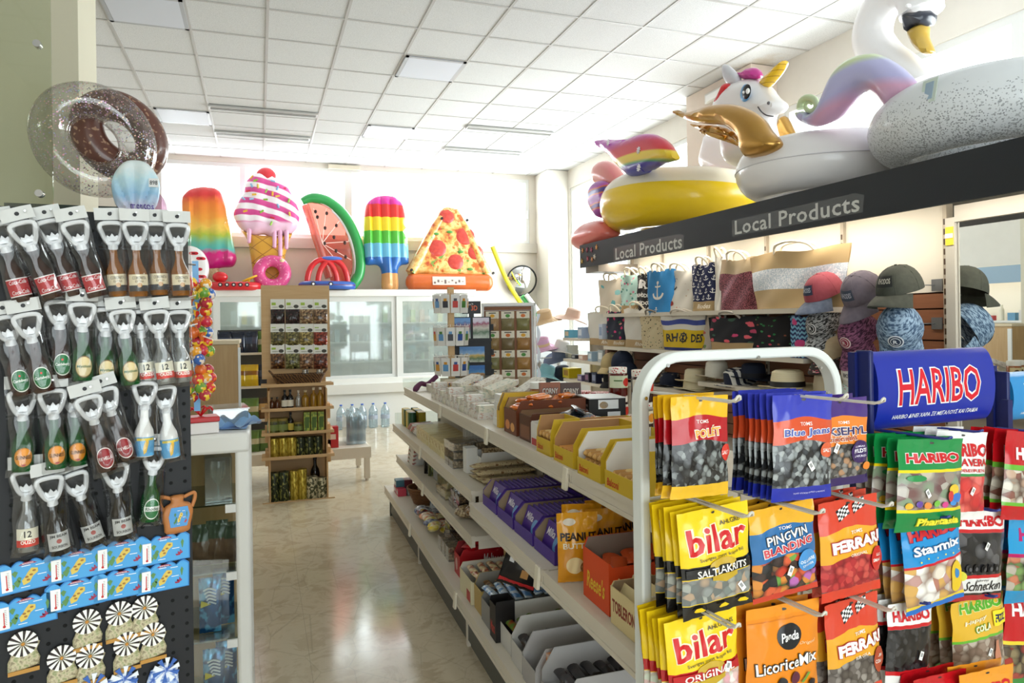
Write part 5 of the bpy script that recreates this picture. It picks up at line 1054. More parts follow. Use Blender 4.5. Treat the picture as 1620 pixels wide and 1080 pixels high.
# amphora magnet
terra = mat('terracotta_glaze', 'b0703c', .5)
a = L.U(281, 812, y=-.012); t = thing('amphora_magnet', 'terracotta amphora magnet with a blue map panel, right edge of the pegboard', 'magnet', L.w(a.x, -.012, a.z), L.a); S_ = .00118
am = lambda pts: [(x * S_, z * S_, 0) for x, z in pts]
m = MB(); Puff(spline(am([(-17, -31), (15, -31), (20, -18), (24, 4), (18, 16), (9, 20), (10, 30), (-12, 30), (-10, 20), (-19, 14), (-25, 2), (-21, -16)]), 3, True), .008, .006).add(m)
m.build('body', terra, t)
for s_ in (-1, 1):
    m = MB(); m.tube(spline([(s_ * 22 * S_, 0, 8 * S_), (s_ * 27 * S_, 0, 22 * S_), (s_ * 25 * S_, 0, 31 * S_), (s_ * 10 * S_, 0, 26 * S_)], 4), .0035, 8); m.build('handle', terra, t)
def mapscene(b, f, cols, k=0):                       # little holiday-map print: islands, palms, boat, fish
    rr_ = random.Random(5 + k)
    b.flat([(.42, .2), (.52, .26), (.58, .45), (.66, .55), (.66, .68), (.56, .72), (.5, .6), (.46, .48), (.40, .36)], f(.0004), cols[0])
    for x, z in ((.5, .35), (.55, .5), (.6, .62), (.48, .45)): b.flat(circ(x, z, .03, .035, 8), f(.0007), cols[1])
    for x, z, w, h in ((.3, .62, .05, .1), (.33, .3, .06, .12), (.26, .22, .04, .08), (.85, .6, .03, .16), (.36, .42, .04, .09)): b.flat([(x - w * .2, z - h), (x + w * .2, z - h), (x + w, z + h * .4), (x, z + h), (x - w, z + h * .3)], f(.0005), cols[2])
    for x, z in ((.8, .3), (.76, .24)): b.flat([(x - .05, z), (x + .06, z), (x + .04, z - .06), (x - .03, z - .06)], f(.0006), cols[3]); b.flat([(x, z + .01), (x + .04, z + .01), (x, z + .1)], f(.0006), cols[3])
    for x, z in ((.7, .78), (.48, .82), (.72, .46), (.45, .14)): b.flat(rect(x - .07, x + .07, z - .012, z + .012), f(.0005), cols[4])
m = MB(); pfn = lambda e: (lambda u, v: ((-15 + 32 * u) * S_, -.009 - e, (-20 + 32 * v) * S_)); m.flat([(.08, 0), (.86, 0), (1, .55), (.9, 1), (.12, 1), (0, .55)], pfn(0), 0); mapscene(m, pfn, [1, 2, 3, 4, 5]); m.build('painted_panel', [C('4a90c8', .4), C('d8c060', .4), C('a87834', .5), C('4c7c40', .5), C('b83a34', .4), C('e8e4d8', .5)], t)
# thermometer magnets
def thermo(lab, px, py):
    a = L.U(px, py, y=-.006); t = thing('thermometer_magnet', lab, 'magnet', L.w(a.x, -.004, a.z), L.a, 'blue thermometer magnets on the pegboard'); return t
TW, TH = .092, .053
out = [(0, 0), (TW, 0), (TW, TH * .86)] + [(TW - TW * (i + j / 6) / 4, TH * .86 + TH * .14 * sin(pi * j / 6)) for i in range(4) for j in range(1, 7)]
out = [(x - TW / 2, z - TH / 2) for x, z in out]
tb_ = MB(); tb_.prism(out, -.006, 0); tb_.prism([(x * .95, z * .93) for x, z in out], -.0008, 1, lambda x, y, z: (x, y - .0062, z))
tf = lambda e: (lambda u, v: ((u - .5) * TW, -.0071 - e, (v - .5) * TH))
mapscene(tb_, tf, [2, 3, 4, 5, 6]); tb_.flat([(.36, .86), (.45, .94), (.58, .94), (.66, .86)], tf(.0004), 5); tb_.text('RHODOS', tf(.0007), .42, .6, .875, .915, 6, .02)
TM = tb_.mesh('thermometer_body', [C('2f7fc4', .35), C('4a9fd8', .35), C('d8bc54', .4), C('9c6a2c', .4), C('5a8a4c', .4), C('9c2444', .4), C('e8eef0', .4)], False)
ts_ = MB(); ts_.bx(-.038, -.023, -.0095, -.0072, -.021, .016, 0); ts_.bx(-.0312, -.0298, -.0102, -.0096, -.015, .008, 1); ts_.ell((-.0305, -.0098, -.016), (.0022, .0012, .0022), 10, 6, 1)
for i in range(9): ts_.bx(-.0295, -.0265, -.0100, -.0096, -.013 + i * .003, -.0125 + i * .003, 2)
TS = ts_.mesh('thermometer_strip', [C('f0efec', .3), C('c8201c', .3), C('6a6a6a', .5)], False)
for i, (px, py, row, n) in enumerate(((44, 908, 'upper', 0), (120, 892, 'upper', 1), (191, 876, 'upper', 2), (259, 867, 'upper', 3), (40, 966, 'lower', 0), (119, 938, 'lower', 1), (191, 922, 'lower', 2), (258, 911, 'lower', 3))):
    t = thermo('blue island thermometer magnet, %s from the left in the %s magnet row' % (ORD[n], row), px, py); put('plaque', TM, t, (0, 0, 0), (0, R((-3, -1, 0, 0, -2, -1, 1, 1)[i]), 0)); put('thermometer_strip', TS, t, (0, 0, 0), (0, R((-3, -1, 0, 0, -2, -1, 1, 1)[i]), 0))
# windmill magnets
wm = MB(); R_ = .0265
for i in range(12):
    a0 = 2 * pi * i / 12; a1 = a0 + 2 * pi / 24 * 1.15; q = .11
    wm.prism([(.004 * cos(a0), .004 * sin(a0)), (R_ * cos(a0), R_ * sin(a0)), (R_ * cos(a1), R_ * sin(a1))], -.0022, 0, lambda x, y, z: (x, y - .006, z)); wm.prism([(.004 * cos(a1), .004 * sin(a1)), (R_ * .97 * cos(a1), R_ * .97 * sin(a1)), (R_ * .97 * cos(a0 + pi / 6), R_ * .97 * sin(a0 + pi / 6))], -.0012, 1, lambda x, y, z: (x, y - .005, z))
WS = wm.mesh('windmill_sails', [C('f2f0ea', .4), C('2c201c', .5)], False)
wb = MB(); Puff([(-.026, -.058), (.028, -.052), (.030, -.036), (.024, -.02), (.030, -.004), (.016, .006), (-.006, .008), (-.016, -.012), (-.026, -.036)], .006, .006).add(wb)
WB = wb.mesh('windmill_base', mat('painted_stone_base', rough=.6, fn=lambda k: k.ramp(k.noise(k.co(), 130, 2), [(.35, '8f8468'), (.5, 'c9bd9c'), (.66, '8c9468'), (.75, 'b8a068')])))
wh_ = MB().ell((0, -.009, 0), (.0035, .003, .0035), 10, 6); WH = wh_.mesh('windmill_hub', C('c88a3a', .4)); wl = MB().bx(-.026, .028, -.0075, -.0045, -.061, -.053); WL = wl.mesh('name_plinth', C('b8863c', .5), False)
WMN = [(137, 982, 'first', 'upper'), (188, 969, 'second', 'upper'), (228, 960, 'third', 'upper'), (36, 1017, 'first', 'lower'), (97, 1039, 'second', 'lower'), (142, 1036, 'third', 'lower'), (200, 1017, 'fourth', 'lower'), (241, 1002, 'fifth', 'lower')]
for px, py, n, row in WMN:
    a = L.U(px, py, y=-.008); t = thing('windmill_magnet', 'brown and white windmill magnet, %s from the left in the %s windmill row' % (n, row), 'magnet', L.w(a.x, -.006, a.z), L.a, 'windmill magnets on the pegboard')
    t.scale = (.84,) * 3
    for nm, me in (('base', WB), ('sails', WS), ('hub', WH), ('plinth', WL)): put(nm, me, t)
wm2 = MB()
for i in range(10):
    a0 = 2 * pi * i / 10; a1 = a0 + pi / 10 * 1.2; wm2.prism([(.004 * cos(a0), .004 * sin(a0)), (.024 * cos(a0), .024 * sin(a0)), (.024 * cos(a1), .024 * sin(a1))], -.002, i % 2, lambda x, y, z: (x, y - .006, z))
WS2 = wm2.mesh('blue_windmill_sails', [C('e8ecf2', .35), C('3a64b0', .35)], False); wb2 = MB(); Puff([(-.03, -.05), (.024, -.046), (.022, .0), (.0, .012), (-.026, .004), (-.034, -.02)], .006, .006).add(wb2); WB2 = wb2.mesh('blue_windmill_base', mat('blue_white_glaze', rough=.3, fn=lambda k: k.ramp(k.noise(k.co(), 90, 2), [(.42, 'e8ecf2'), (.52, '9cb4dc'), (.62, '3a5cac')])))
for px, py, n in ((146, 1084, 'left'), (196, 1072, 'middle'), (262, 1058, 'right')):
    a = L.U(px, py, y=-.008); t = thing('windmill_magnet', 'blue and white ceramic windmill magnet at the bottom edge, %s one' % n, 'magnet', L.w(a.x, -.006, a.z), L.a, 'blue ceramic windmill magnets'); put('base', WB2, t); put('sails', WS2, t)

# lollipops on a hanging strip
SD = 1.93
p0 = U(309, 430, d=SD); p1 = U(311, 650, d=SD)
t = thing('lollipop_strip', 'blue card strip with wrapped lollipops hanging beside the pegboard', 'lollipop strip', (p0.x, p0.y, p1.z))
MB().bx(-.008, .008, 0, .002, .0, p0.z - p1.z + .03).build('strip_card', C('7ab0e0', .4), t, smooth=False)
MB().tube([(0, .001, p0.z - p1.z + .02), (-.12, -.12, p0.z - p1.z + .02), (-.16, -.42, p0.z - p1.z + .02)], .003, 8).build('hanging_arm', steel, t)
LP = [(20, 45), (160, 55), (45, 150), (140, 140), (195, 150), (25, 205), (170, 235), (160, 310), (85, 410), (165, 410), (115, 510), (175, 515), (40, 515), (80, 600), (170, 600), (60, 695), (125, 685), (190, 690), (95, 770), (110, 870), (180, 870), (85, 960), (160, 950), (205, 945), (110, 1040), (170, 1040), (60, 1080), (150, 1110), (195, 1040)]
LCOL = ['d8342c', 'e8a02c', 'c82c44', '6c9c3a', '3a68b4', 'd86a2c', 'b42a3c']
for i, c_ in enumerate(LCOL):
    mat('lolly_wrap_%s' % c_, rough=.25, coat=.3, fn=lambda k, c_=c_: k.mix(k.ramp(k.noise(k.co(), 60, 1), [(.5, '000000'), (.56, 'ffffff')]), c_, ('f0c83a', 'f4e4d0', 'e8762c')[i % 3]))
lm = MB(); lm.ell((0, 0, 0), (.0165, .0165, .0155), 14, 10); lm.lathe([(.004, -.017), (.009, -.024), (.0125, -.029)], 10); LBM = {}
for i, (x, y) in enumerate(LP):
    p = U(300 + x / 6 - 1, 440 + y / 6, d=SD - .03 + .02 * (i % 3)); c_ = LCOL[i % 7]
    if c_ not in LBM: LBM[c_] = lm.mesh('lolly_ball', MATS['lolly_wrap_%s' % c_])
    o = thing('lollipop', '%s wrapped lollipop on the strip beside the pegboard, %s from the top' % (('red', 'orange', 'crimson', 'green', 'blue', 'amber', 'dark red')[i % 7], ORD[i] if i < 16 else '%dth' % (i + 1)), 'lollipop', p, 0, 'wrapped lollipops on the strip'); o.rotation_euler = (R(rnd.uniform(-40, 40)), R(rnd.choice((-70, 70)) if x < 60 else 75), R(rnd.uniform(-30, 30)))
    put('wrapped_ball', LBM[c_], o)
    if 'LST' not in globals(): LST = MB().cyl((0, 0, -.017), (0, 0, -.055), .002, None, 6).mesh('lolly_stick', C('f0ece6', .4))
    put('stick', LST, o)
# things on and in the glass cabinet
ZT = 1.116
def VU(px, py, y=2.80): return U(px, py, y=y)
p = U(322, 668, y=2.74); t = thing('red_gift_box', 'red and white gift box with red ribbon on the glass cabinet', 'box', (p.x - .01, 2.76, ZT), R(10)); MB().box((0, 0, .02), (.11, .09, .04)).build('box', C('e8e2e0', .4), t, bevel=.003); MB().box((0, 0, .05), (.115, .095, .018)).build('lid', C('c4141c', .35), t, bevel=.003)
m = MB()
for a in range(6): m.tube(spline([(0, 0, .06), (.03 * cos(a), .03 * sin(a), .09), (.045 * cos(a + .4), .045 * sin(a + .4), .075 + .01 * (a % 2))], 4), [.003] * 9, 6)
m.build('ribbon', C('cc1c24', .25), t)
p = U(362, 660, y=2.95); t = thing('clear_plastic_tray', 'clear plastic lidded tray on the glass cabinet', 'tray', (p.x, 2.98, ZT), R(8)); m = MB(); m.bx(-.07, .06, -.09, .09, .002, .004).bx(-.07, -.068, -.09, .09, .004, .06).bx(.058, .06, -.09, .09, .004, .06).bx(-.07, .06, .088, .09, .004, .06).bx(-.07, .06, -.09, -.088, .004, .06); m.build('tray', clear('clear_tray_plastic', 'f4f8f8', .35, .05, .12, 'e8eef0'), t, smooth=False); MB().bx(-.075, .065, -.095, .095, .061, .066).build('lid', clear('clear_tray_plastic'), t, smooth=False)
t = thing('blue_cloth', 'folded light blue cloth draped on the corner of the glass cabinet', 'cloth', (-.10, 2.86, ZT), R(-20)); m = MB(); m.sheet(lambda u, v: ((u - .5) * .16, (v - .5) * .16, .02 + .03 * sin(5 * u + 2) * sin(4 * v) + .012 * sin(13 * u)), 14, 12); m.sheet(lambda u, v: ((u - .5) * .158, (v - .5) * .158, .004 + .03 * max(0, sin(5 * u + 2) * sin(4 * v))), 14, 12, 0, flip=True); m.build('fabric', mat('light_blue_cloth', '88b4e0', .8, sheen=.3), t)
gobl = [(0, 0), (.024, .001), (.024, .003), (.004, .008), (.003, .05), (.012, .062), (.026, .085), (.028, .115), (.025, .14)]
cb_m = clear('clear_box_plastic', 'fafafa', .35, .06, .03)
def boxed(lab, x, z, k=1.0, foot='5c3a24'):
    t = thing('boxed_goblet', lab, 'boxed gift', (x, 2.80, z), R(6)); MB().lathe([(a * k, b * k) for a, b in gobl], 18, c=(0, 0, .004)).build('goblet', clear('goblet_glass', 'eef2f2', .5, .03, .10, 'd8dede'), t)
    MB().bx(-.045, .045, -.04, .04, 0, .16).build('clear_box', cb_m, t, smooth=False); MB().bx(-.044, .044, .035, .0385, .002, .158).build('backing_card', C(foot, .5), t, smooth=False)
boxed('clear boxed glass goblet on the top shelf of the glass cabinet', U(345, 760, y=2.8).x, .861)
def pack(lab, px, z, h, m_, y=2.82, w=.075):
    x = U(px, 800, y=y).x; f = bag_surface(w, h, .02, px); m = MB(); m.sheet(lambda u, v: f(u, v), 12, 16); m.sheet(lambda u, v: f(u, v, 0, True), 8, 10, 0, flip=True)
    t = thing('gift_pack', lab, 'gift pack', (x, y, z + h + .001)); m.build('foil_bag', m_, t); return t
choc = mat('brown_gift_foil', rough=.25, coat=.3, fn=lambda k: k.mix(k.ramp(k.xyz()[1], [(.6, '000000'), (.62, 'ffffff')]), k.mix(k.noise(k.co(), 20, 2), '4a2f20', '8a6a50'), '3c4a34'))
bluef = mat('blue_gift_foil', rough=.18, coat=.3, metal=.35, fn=lambda k: k.mix(k.ramp(k.noise(k.co(), 24, 2), [(.5, '000000'), (.58, 'ffffff')]), '0c4a80', '58a8d8'))
for px, z, h, m_, lab in ((317, .621, .15, choc, 'brown soap pack at the left of the middle glass shelf'), (343, .621, .16, choc, 'brown soap pack with dark green card on the middle glass shelf'), (366, .621, .15, choc, 'brown soap pack at the right of the middle glass shelf')): pack(lab, px, z, h, m_)
for px, z, h, lab, y in ((330, .381, .2, 'blue foil dolphin pack on the lower glass shelf, left one', 2.80), (352, .381, .21, 'blue foil dolphin pack on the lower glass shelf, right one', 2.86), (335, .101, .22, 'blue foil dolphin pack on the cabinet floor, left one', 2.80), (355, .101, .2, 'blue foil dolphin pack on the cabinet floor, right one', 2.9)):
    t = pack(lab, px, z, h, bluef, y); m = MB()
    for q in range(5): m.tube(spline([(-.02 + .004 * q, -.0225, -.04 - .012 * q), (.0, -.026, -.032 - .012 * q), (.022, -.0225, -.043 - .012 * q)], 3), .003, 6)
    m.build('white_tag', C('e6e8ea', .3), t); MB().prism([(-.03, -.10), (.005, -.09), (-.028, -.075)], -.002, 0, lambda x, y_, z_: (x, y_ - .022, z_)).build('yellow_tag', C('d8c42a', .4), t)
# ---------------------------------------------------------------- olive rack goods
def RZ(py, px=475): return RK.U(px, py, y=.0).z
zs = [RZ(793), RZ(722.5), RZ(684.5), RZ(646.5), RZ(608.5)]
for z in zs: rk_shelf(z)
RX = lambda X: RK.U(300 + X / 2.842, 700, y=.08).x
def put_rk(o, X, z, y=.08): o.location = RK.w(RX(X), y, z); return o
olive_cols = [['2a1a1c', '3c2426', '1c1214'], ['2a1a1c', '3c2426', '1c1214'], ['9a7c5c', 'b89c74', '6c4c34'], ['8c6c50', 'a88864', '5a3c2c'], ['6c6438', '8a8050', '4c4828'], ['7c7440', '9a9058', '5c5430'], ['a08c50', 'bca868', '6c6038'], ['8c3420', 'a84830', '6c2418'], ['6c4424', '8c6034', '4c2c18'], ['7c7844', '98945c', '58542c'], ['9a7050', 'b88c64', '6c4834'], ['6c3424', '8a4c34', '482018']]
for r in range(3):
    for c in range(4):
        X = (395, 462, 525, 588)[c]; yt, yh, yb = ((473, 489, 512), (512, 525, 546), (544, 559, 582))[r]; px = 300 + X / 2.842
        a = RK.U(px, yt, y=.262); z1 = RK.U(px, yh, y=.262).z; z2 = RK.U(px, yb, y=.262).z; w = .118; cc = olive_cols[r * 4 + c]
        t = thing('olive_pack', 'clear pack of %s olives, %s from the left in the %s row of packs' % (('black', 'black', 'grey', 'brown', 'green', 'green', 'pale green', 'red', 'brown', 'green', 'speckled', 'dark red')[r * 4 + c], ORD[c], ('top', 'middle', 'bottom')[r]), 'olive pack', RK.w(a.x, .262 - .004 * r, a.z), RK.a, 'olive packs on the wooden rack')
        m = MB(); m.bx(-w / 2, w / 2, -.002, 0, z1 - a.z, 0); m.bx(-.05, -.015, -.0028, -.0021, z1 - a.z + .035, -.03, 1); m.flat(circ(.03, (z1 - a.z) / 2 - .02, .022, .016, 10), lambda u, v: (u, -.0026, v), 2); m.flat(circ(-.02, z1 - a.z + .018, .03, .006, 8), lambda u, v: (u, -.0026, v), 3); m.build('header_card', [C('e6e6de', .45), C('9ab83a', .5), C('3c3a30', .5), C('b8b8ac', .5)], t, smooth=False)
        f = bag_surface(w, z1 - z2 + .01, .024, c + r); m = MB(); m.sheet(lambda u, v: f(u, v), 12, 14); m.sheet(lambda u, v: f(u, v, 0, True), 6, 8, 0, flip=True)
        m.build('pouch', bag_mat('olives_%d' % (r * 4 + c), [(0, cc[0])], (-1, 2), cc, 7, 0, wcol='1a1512'), t, (0, 0, z1 - a.z + .004))
def jar(name, lab, cat, prof, m_, grp, lid=None, band=None, n=18):
    t = bpy.data.objects.new(name, None); COL.objects.link(t); MB().lathe(prof, n).build('body', m_, t)
    if lid: MB().lathe(lid[0], n).build('lid', lid[1], t)
    if band: MB().lathe(band[0], n).build('label', band[1], t)
    return tag(t, lab, cat, grp)
goldc = mat('gold_can', rough=.3, metal=.5, fn=lambda k: k.mix(k.ramp(k.noise(k.sc(k.co(), 30, 30, 12), 2, 2), [(.45, '000000'), (.55, 'ffffff')]), 'a08a2c', 'd0bc54')); darkc = mat('dark_olive_can', rough=.3, metal=.3, fn=lambda k: k.mix(k.ramp(k.noise(k.sc(k.co(), 26, 26, 14), 2, 1), [(.55, '000000'), (.6, 'ffffff')]), '2c3424', '8a8c50')); tan_c = mat('printed_can', rough=.35, metal=.2, fn=lambda k: k.mix(k.ramp(k.noise(k.sc(k.co(), 22, 22, 18), 2, 1), [(.45, '000000'), (.55, 'ffffff')]), '4a4c34', 'c8c0a0'))
olive_m = bag_mat('olive_jar_fill', [(0, '55582a')], (-1, 2), ['5c6230', '7c8040', '44481f'], 9, 0, wcol='2c3014'); oil_m = gl_bottle('golden_oil', 'c0912a', .5)
def can(h, r, m_, lab, grp='cans on the wooden rack'): return jar('food_can', lab, 'can', [(0, 0), (r * .95, .001), (r, .006), (r, h - .006), (r * .96, h), (r * .9, h - .003), (0, h - .004)], m_, grp)
def obot(h, r, m_, lab, cap='1c1c1a', lbl=None, grp='oil bottles on the wooden rack'):
    return jar('oil_bottle', lab, 'bottle', [(0, 0), (r, .002), (r, h * .55), (r * .85, h * .64), (r * .36, h * .74), (r * .34, h * .9), (0, h * .9)], m_, grp, ([(r * .40, h * .88), (r * .42, h), (0, h)], C(cap, .35)), ([(r * 1.015, h * .12), (r * 1.015, h * .46)], C(lbl, .5)) if lbl else None)
def jarg(h, r, m_, lab, lidc='8a7a3a'): return jar('olive_jar', lab, 'jar', [(0, 0), (r, .003), (r, h * .78), (r * .88, h * .84), (0, h * .84)], m_, 'jars on the wooden rack', ([(r * .92, h * .82), (r * .94, h), (0, h)], C(lidc, .35)), ([(r * 1.012, h * .2), (r * 1.012, h * .6)], C('7a8a4a', .5)))
z = zs[3]
for X, h, r, m_, c_, l_, d_ in ((372, .10, .022, gl_bottle('sepia_bottle', '6a3c22', .3), '1c1a18', None, 'small brown bottle, leftmost'), (397, .10, .022, MATS['sepia_bottle'], '1c1a18', None, 'small brown bottle, second from the left'), (430, .16, .027, dark_g, '1c1c1a', 'e8e2d0', 'dark oil bottle with cream label, left of the pair'), (455, .16, .027, dark_g, '1c1c1a', 'e8e2d0', 'dark oil bottle with cream label, right of the pair'), (492, .15, .024, clear_g, 'd8d0c0', None, 'clear empty-looking bottle'), (523, .15, .030, oil_m, 'd8c8a0', None, 'golden oil bottle, left of three'), (560, .17, .028, oil_m, 'e0d4b8', None, 'golden oil bottle, middle of three'), (590, .17, .028, oil_m, 'e8e0cc', None, 'golden oil bottle, right of three')):
    put_rk(obot(h, r, m_, d_ + ' on the upper bottle shelf', c_, l_), X, z)
z = zs[2]
put_rk(jarg(.125, .05, olive_m, 'large olive jar, left one on the second bottle shelf'), 378, z); put_rk(jarg(.125, .048, olive_m, 'large olive jar, right one on the second bottle shelf'), 419, z); put_rk(obot(.17, .027, dark_g, 'dark oil bottle between the jars and cartons', '1a1a18', 'c8b44a'), 455, z); put_rk(jarg(.085, .038, olive_m, 'small olive jar beside the green cartons'), 490, z)
gcart = mat('green_carton', rough=.45, fn=lambda k: k.mix(k.ramp(k.noise(k.sc(k.co(), 40, 40, 16), 2, 1), [(.48, '000000'), (.56, 'ffffff')]), '6c8a34', 'b8c04a'))
for i, X in enumerate((528, 560, 592)):
    t = thing('oil_carton', 'tall green oil carton, %s on the second bottle shelf' % ('left of three', 'middle of three', 'right of three')[i], 'carton', (0, 0, 0), RK.a, 'green oil cartons'); MB().bx(-.025, .025, -.025, .025, 0, .165).build('carton', [gcart], t, bevel=.002); MB().bx(-.018, .018, -.0262, -.0252, .03, .12).build('printed_panel', C('4c6a24', .5), t); put_rk(t, X, z)
z = zs[1]
for i, X in enumerate((380, 422, 460)): put_rk(can(.16, .041, goldc, 'gold olive oil can, %s of the gold three on the can shelf' % ('left', 'middle', 'right')[i]), X, z)
for i, X in enumerate((500, 539, 577)): put_rk(can(.155, .039, darkc, 'dark olive can, %s of the dark three on the can shelf' % ('left', 'middle', 'right')[i]), X, z)
z = zs[0]
for X, h, r, m_, d_ in ((377, .245, .042, darkc, 'tall dark can, leftmost on the lowest shelf'), (421, .25, .043, darkc, 'tall dark can, second on the lowest shelf'), (468, .25, .038, goldc, 'tall gold can, left of the two on the lowest shelf'), (505, .26, .038, goldc, 'tall gold can, right of the two on the lowest shelf'), (547, .19, .048, tan_c, 'short printed can, left of the two on the lowest shelf'), (593, .175, .045, tan_c, 'short printed can, right of the two on the lowest shelf')): put_rk(can(h, r, m_, d_), X, z)
put_rk(obot(.36, .04, dark_g, 'tall dark oil bottle behind the cans on the lowest shelf', '12180f', '3a4020'), 565, z, .18)
# basket
a = RK.U(474, 606, y=.12); t = thing('wicker_basket', 'long brown wicker basket on the top shelf of the wooden rack', 'basket', RK.w(RX(495), .12, zs[4]), RK.a)
wk = mat('brown_wicker', rough=.7, fn=lambda k: k.mix(k.wave(k.co(), 26, 6, 'DIAGONAL', 1), '2c1c0e', '7c5630'))
m = MB()
for i in range(9):
    s_ = .74 + .16 * i / 8; m.tube([(.24 * s_ * (abs(cos(q)) ** .4) * (1 if cos(q) > 0 else -1), .095 * s_ * (abs(sin(q)) ** .5) * (1 if sin(q) > 0 else -1), .006 + i * .0095) for q in [k * pi / 20 + .01 for k in range(40)]], .0062, 6, 0, True)
m.bx(-.18, .18, -.07, .07, .001, .006); m.build('woven_body', wk, t)
for s_ in (-1, 1): MB().tube(spline([(s_ * .205, -.04, .08), (s_ * .235, -.02, .115), (s_ * .235, .02, .115), (s_ * .205, .04, .08)], 4), .008, 8).build('handle', wk, t)
for i, X in enumerate((525, 590)): q = jar('honey_jar', 'small clear jar with silver lid in the wicker basket, %s one' % ('left', 'right')[i], 'jar', [(0, 0), (.028, .002), (.028, .05), (0, .052)], clear_g, 'small jars in the basket', ([(.027, .05), (.028, .07), (0, .07)], steel)); q.location = RK.w(RX(X), .12, zs[4] + .05)
# platform goods
for i, (px, py) in enumerate(((524, 727), (538, 728))):
    p = U(px, py, z=.321); t = thing('red_box', 'small red box on the low platform, %s one' % ('left', 'right')[i], 'box', (p.x, 6.92, .3205), 0, 'red boxes on the platform'); MB().bx(-.055, .055, -.04, .05, 0, .20 - .03 * (1 - i)).build('box', C('b81c20', .45), t, bevel=.003); MB().bx(-.03, .03, -.0415, -.0405, .08, .13).build('printed_panel', C('e0c8b8', .5), t)
water = clear('water_bottle_plastic', 'e4f1f6', .35, .06, .16, 'c8dce6'); capb = C('2c5cc4', .35)
def wbottle(lab, loc, h=.35, r=.065, grp='big water bottles by the cooler', cap=capb):
    t = thing('water_bottle', lab, 'bottle', loc, 0, grp); p = [(0, 0), (r * .9, .002), (r, .015)]
    for i in range(7): p += [(r, h * (.06 + .08 * i)), (r * .93, h * (.09 + .08 * i))]
    p += [(r, h * .64), (r * .9, h * .75), (r * .4, h * .9), (r * .26, h * .93), (r * .26, h * .955)]; MB().lathe(p, 18).build('bottle', water, t); MB().lathe([(r * .3, h * .955), (r * .3, h), (0, h)], 14).build('cap', cap, t); MB().lathe([(r * 1.012, h * .36), (r * 1.012, h * .52)], 18).build('label', clear('water_label', 'f4f6fa', .3, .2, .5, 'c8d4e8'), t); return t
for i, px in enumerate((537.5, 556, 572.5, 591, 611.5)): p = U(px, 676.5, z=0); wbottle('large clear water bottle with blue cap on the floor, %s from the left' % ORD[i], (p.x, 10.2, 0.0005))
wp = thing('water_multipack', 'shrink wrapped pack of water bottles on the end of the low platform', 'bottle pack', (.86, 7.12, .3205), R(2))
for i in range(2):
    for j in range(3): q = MB().lathe([(0, 0), (.043, .003), (.044, .1), (.041, .12), (.044, .2), (.036, .25), (.014, .3), (.014, .325), (0, .325)], 14); q.build('bottle', water, wp, (-.045 + .09 * i, -.09 + .09 * j, .0))
MB().bx(-.093, .093, -.138, .138, .004, .27).build('shrink_wrap', clear('shrink_film', 'f6fafc', .35, .08, .05), wp, smooth=False)
# snack shelf behind the rack
sn = thing('snack_shelf', 'narrow dark shelf of snack bags between the oak cabinet and the wooden rack', 'shelving', (-.2, 7.05, 0))
MB().bx(-.18, .28, .2, .23, .321, 1.45).build('back_panel', C('4a4a48', .6), sn); 
for z in (.62, .93, 1.24): MB().bx(-.18, .28, -.12, .1999, z - .02, z).build('shelf', cream, sn, smooth=False)
SNM = [bag_mat('snack_yellow', [(0, 'c8a81c'), (.3, 'e0c02a'), (.5, '8c5c1c'), (.7, 'd8b42a')]), bag_mat('snack_navy', [(0, '1c2438'), (.4, '34405c'), (.7, '1c2438')]), bag_mat('snack_green', [(0, '4c6a2c'), (.35, 'b8b08c'), (.6, '5a7a34')]), bag_mat('snack_brown', [(0, '6c4c2c'), (.4, 'c8a060'), (.7, '4a3420')])]
for r, (z, mi_) in enumerate(((.322, 2), (.621, 2), (.931, 0), (1.241, 1))):
    for c in range(4):
        f = bag_surface(.12, .20, .03, c); m = MB(); m.sheet(lambda u, v: f(u, v), 10, 12); m.sheet(lambda u, v: f(u, v, 0, True), 6, 8, 0, flip=True)
        o = m.build('snack_bag', SNM[(mi_ + (1 if c == 3 and r else 0)) % 4], None, (-.31 + .115 * c, 7.0 + .02 * (c % 2), z + .197), (R(-8), 0, 0)); tag(o, 'upright snack bag on the %s shelf behind the olive rack, %s from the left' % (('lowest', 'second', 'third', 'top')[r], ORD[c]), 'snack bag', 'snack bags behind the rack')
# cooler goods
gm = [mat('cooler_pack_%s' % c, c, .4) for c in ('e8ece4', 'c8dcc0', 'e4d8a0', 'd8e4ea', 'd8b8b0', 'b8ccd8', 'a8c89c')]
yo = [MB().lathe([(0, 0), (.030, .002), (.036, .10), (.038, .105), (0, .107)], 12).mesh('pot', g) for g in gm]; ct = [MB().bx(-.035, .035, -.035, .035, 0, .19).mesh('pack', g, False) for g in gm]
nn = 0
for r, z in enumerate((.93, 1.22, 1.50)):
    for i in range(24):
        x = -.35 + i * .142
        if 1.88 < x < 1.98: continue
        k = rnd.randrange(7) if r == 2 else rnd.choice((0, 0, 3, 5, 1)); o = put('chilled_carton' if (r == 2 or i % 5 == 0) else 'yoghurt_pot', (ct if (r == 2 or i % 5 == 0) else yo)[k], None, (x, 10.72, z + .0005))
        tag(o, 'pale %s on the %s shelf inside the cooler, %s %s' % ('carton' if (r == 2 or i % 5 == 0) else 'pot', ('lower', 'middle', 'upper')[r], 'left half' if i < 12 else 'right half', ORD[i % 12]), 'chilled food', 'chilled goods in the cooler'); nn += 1
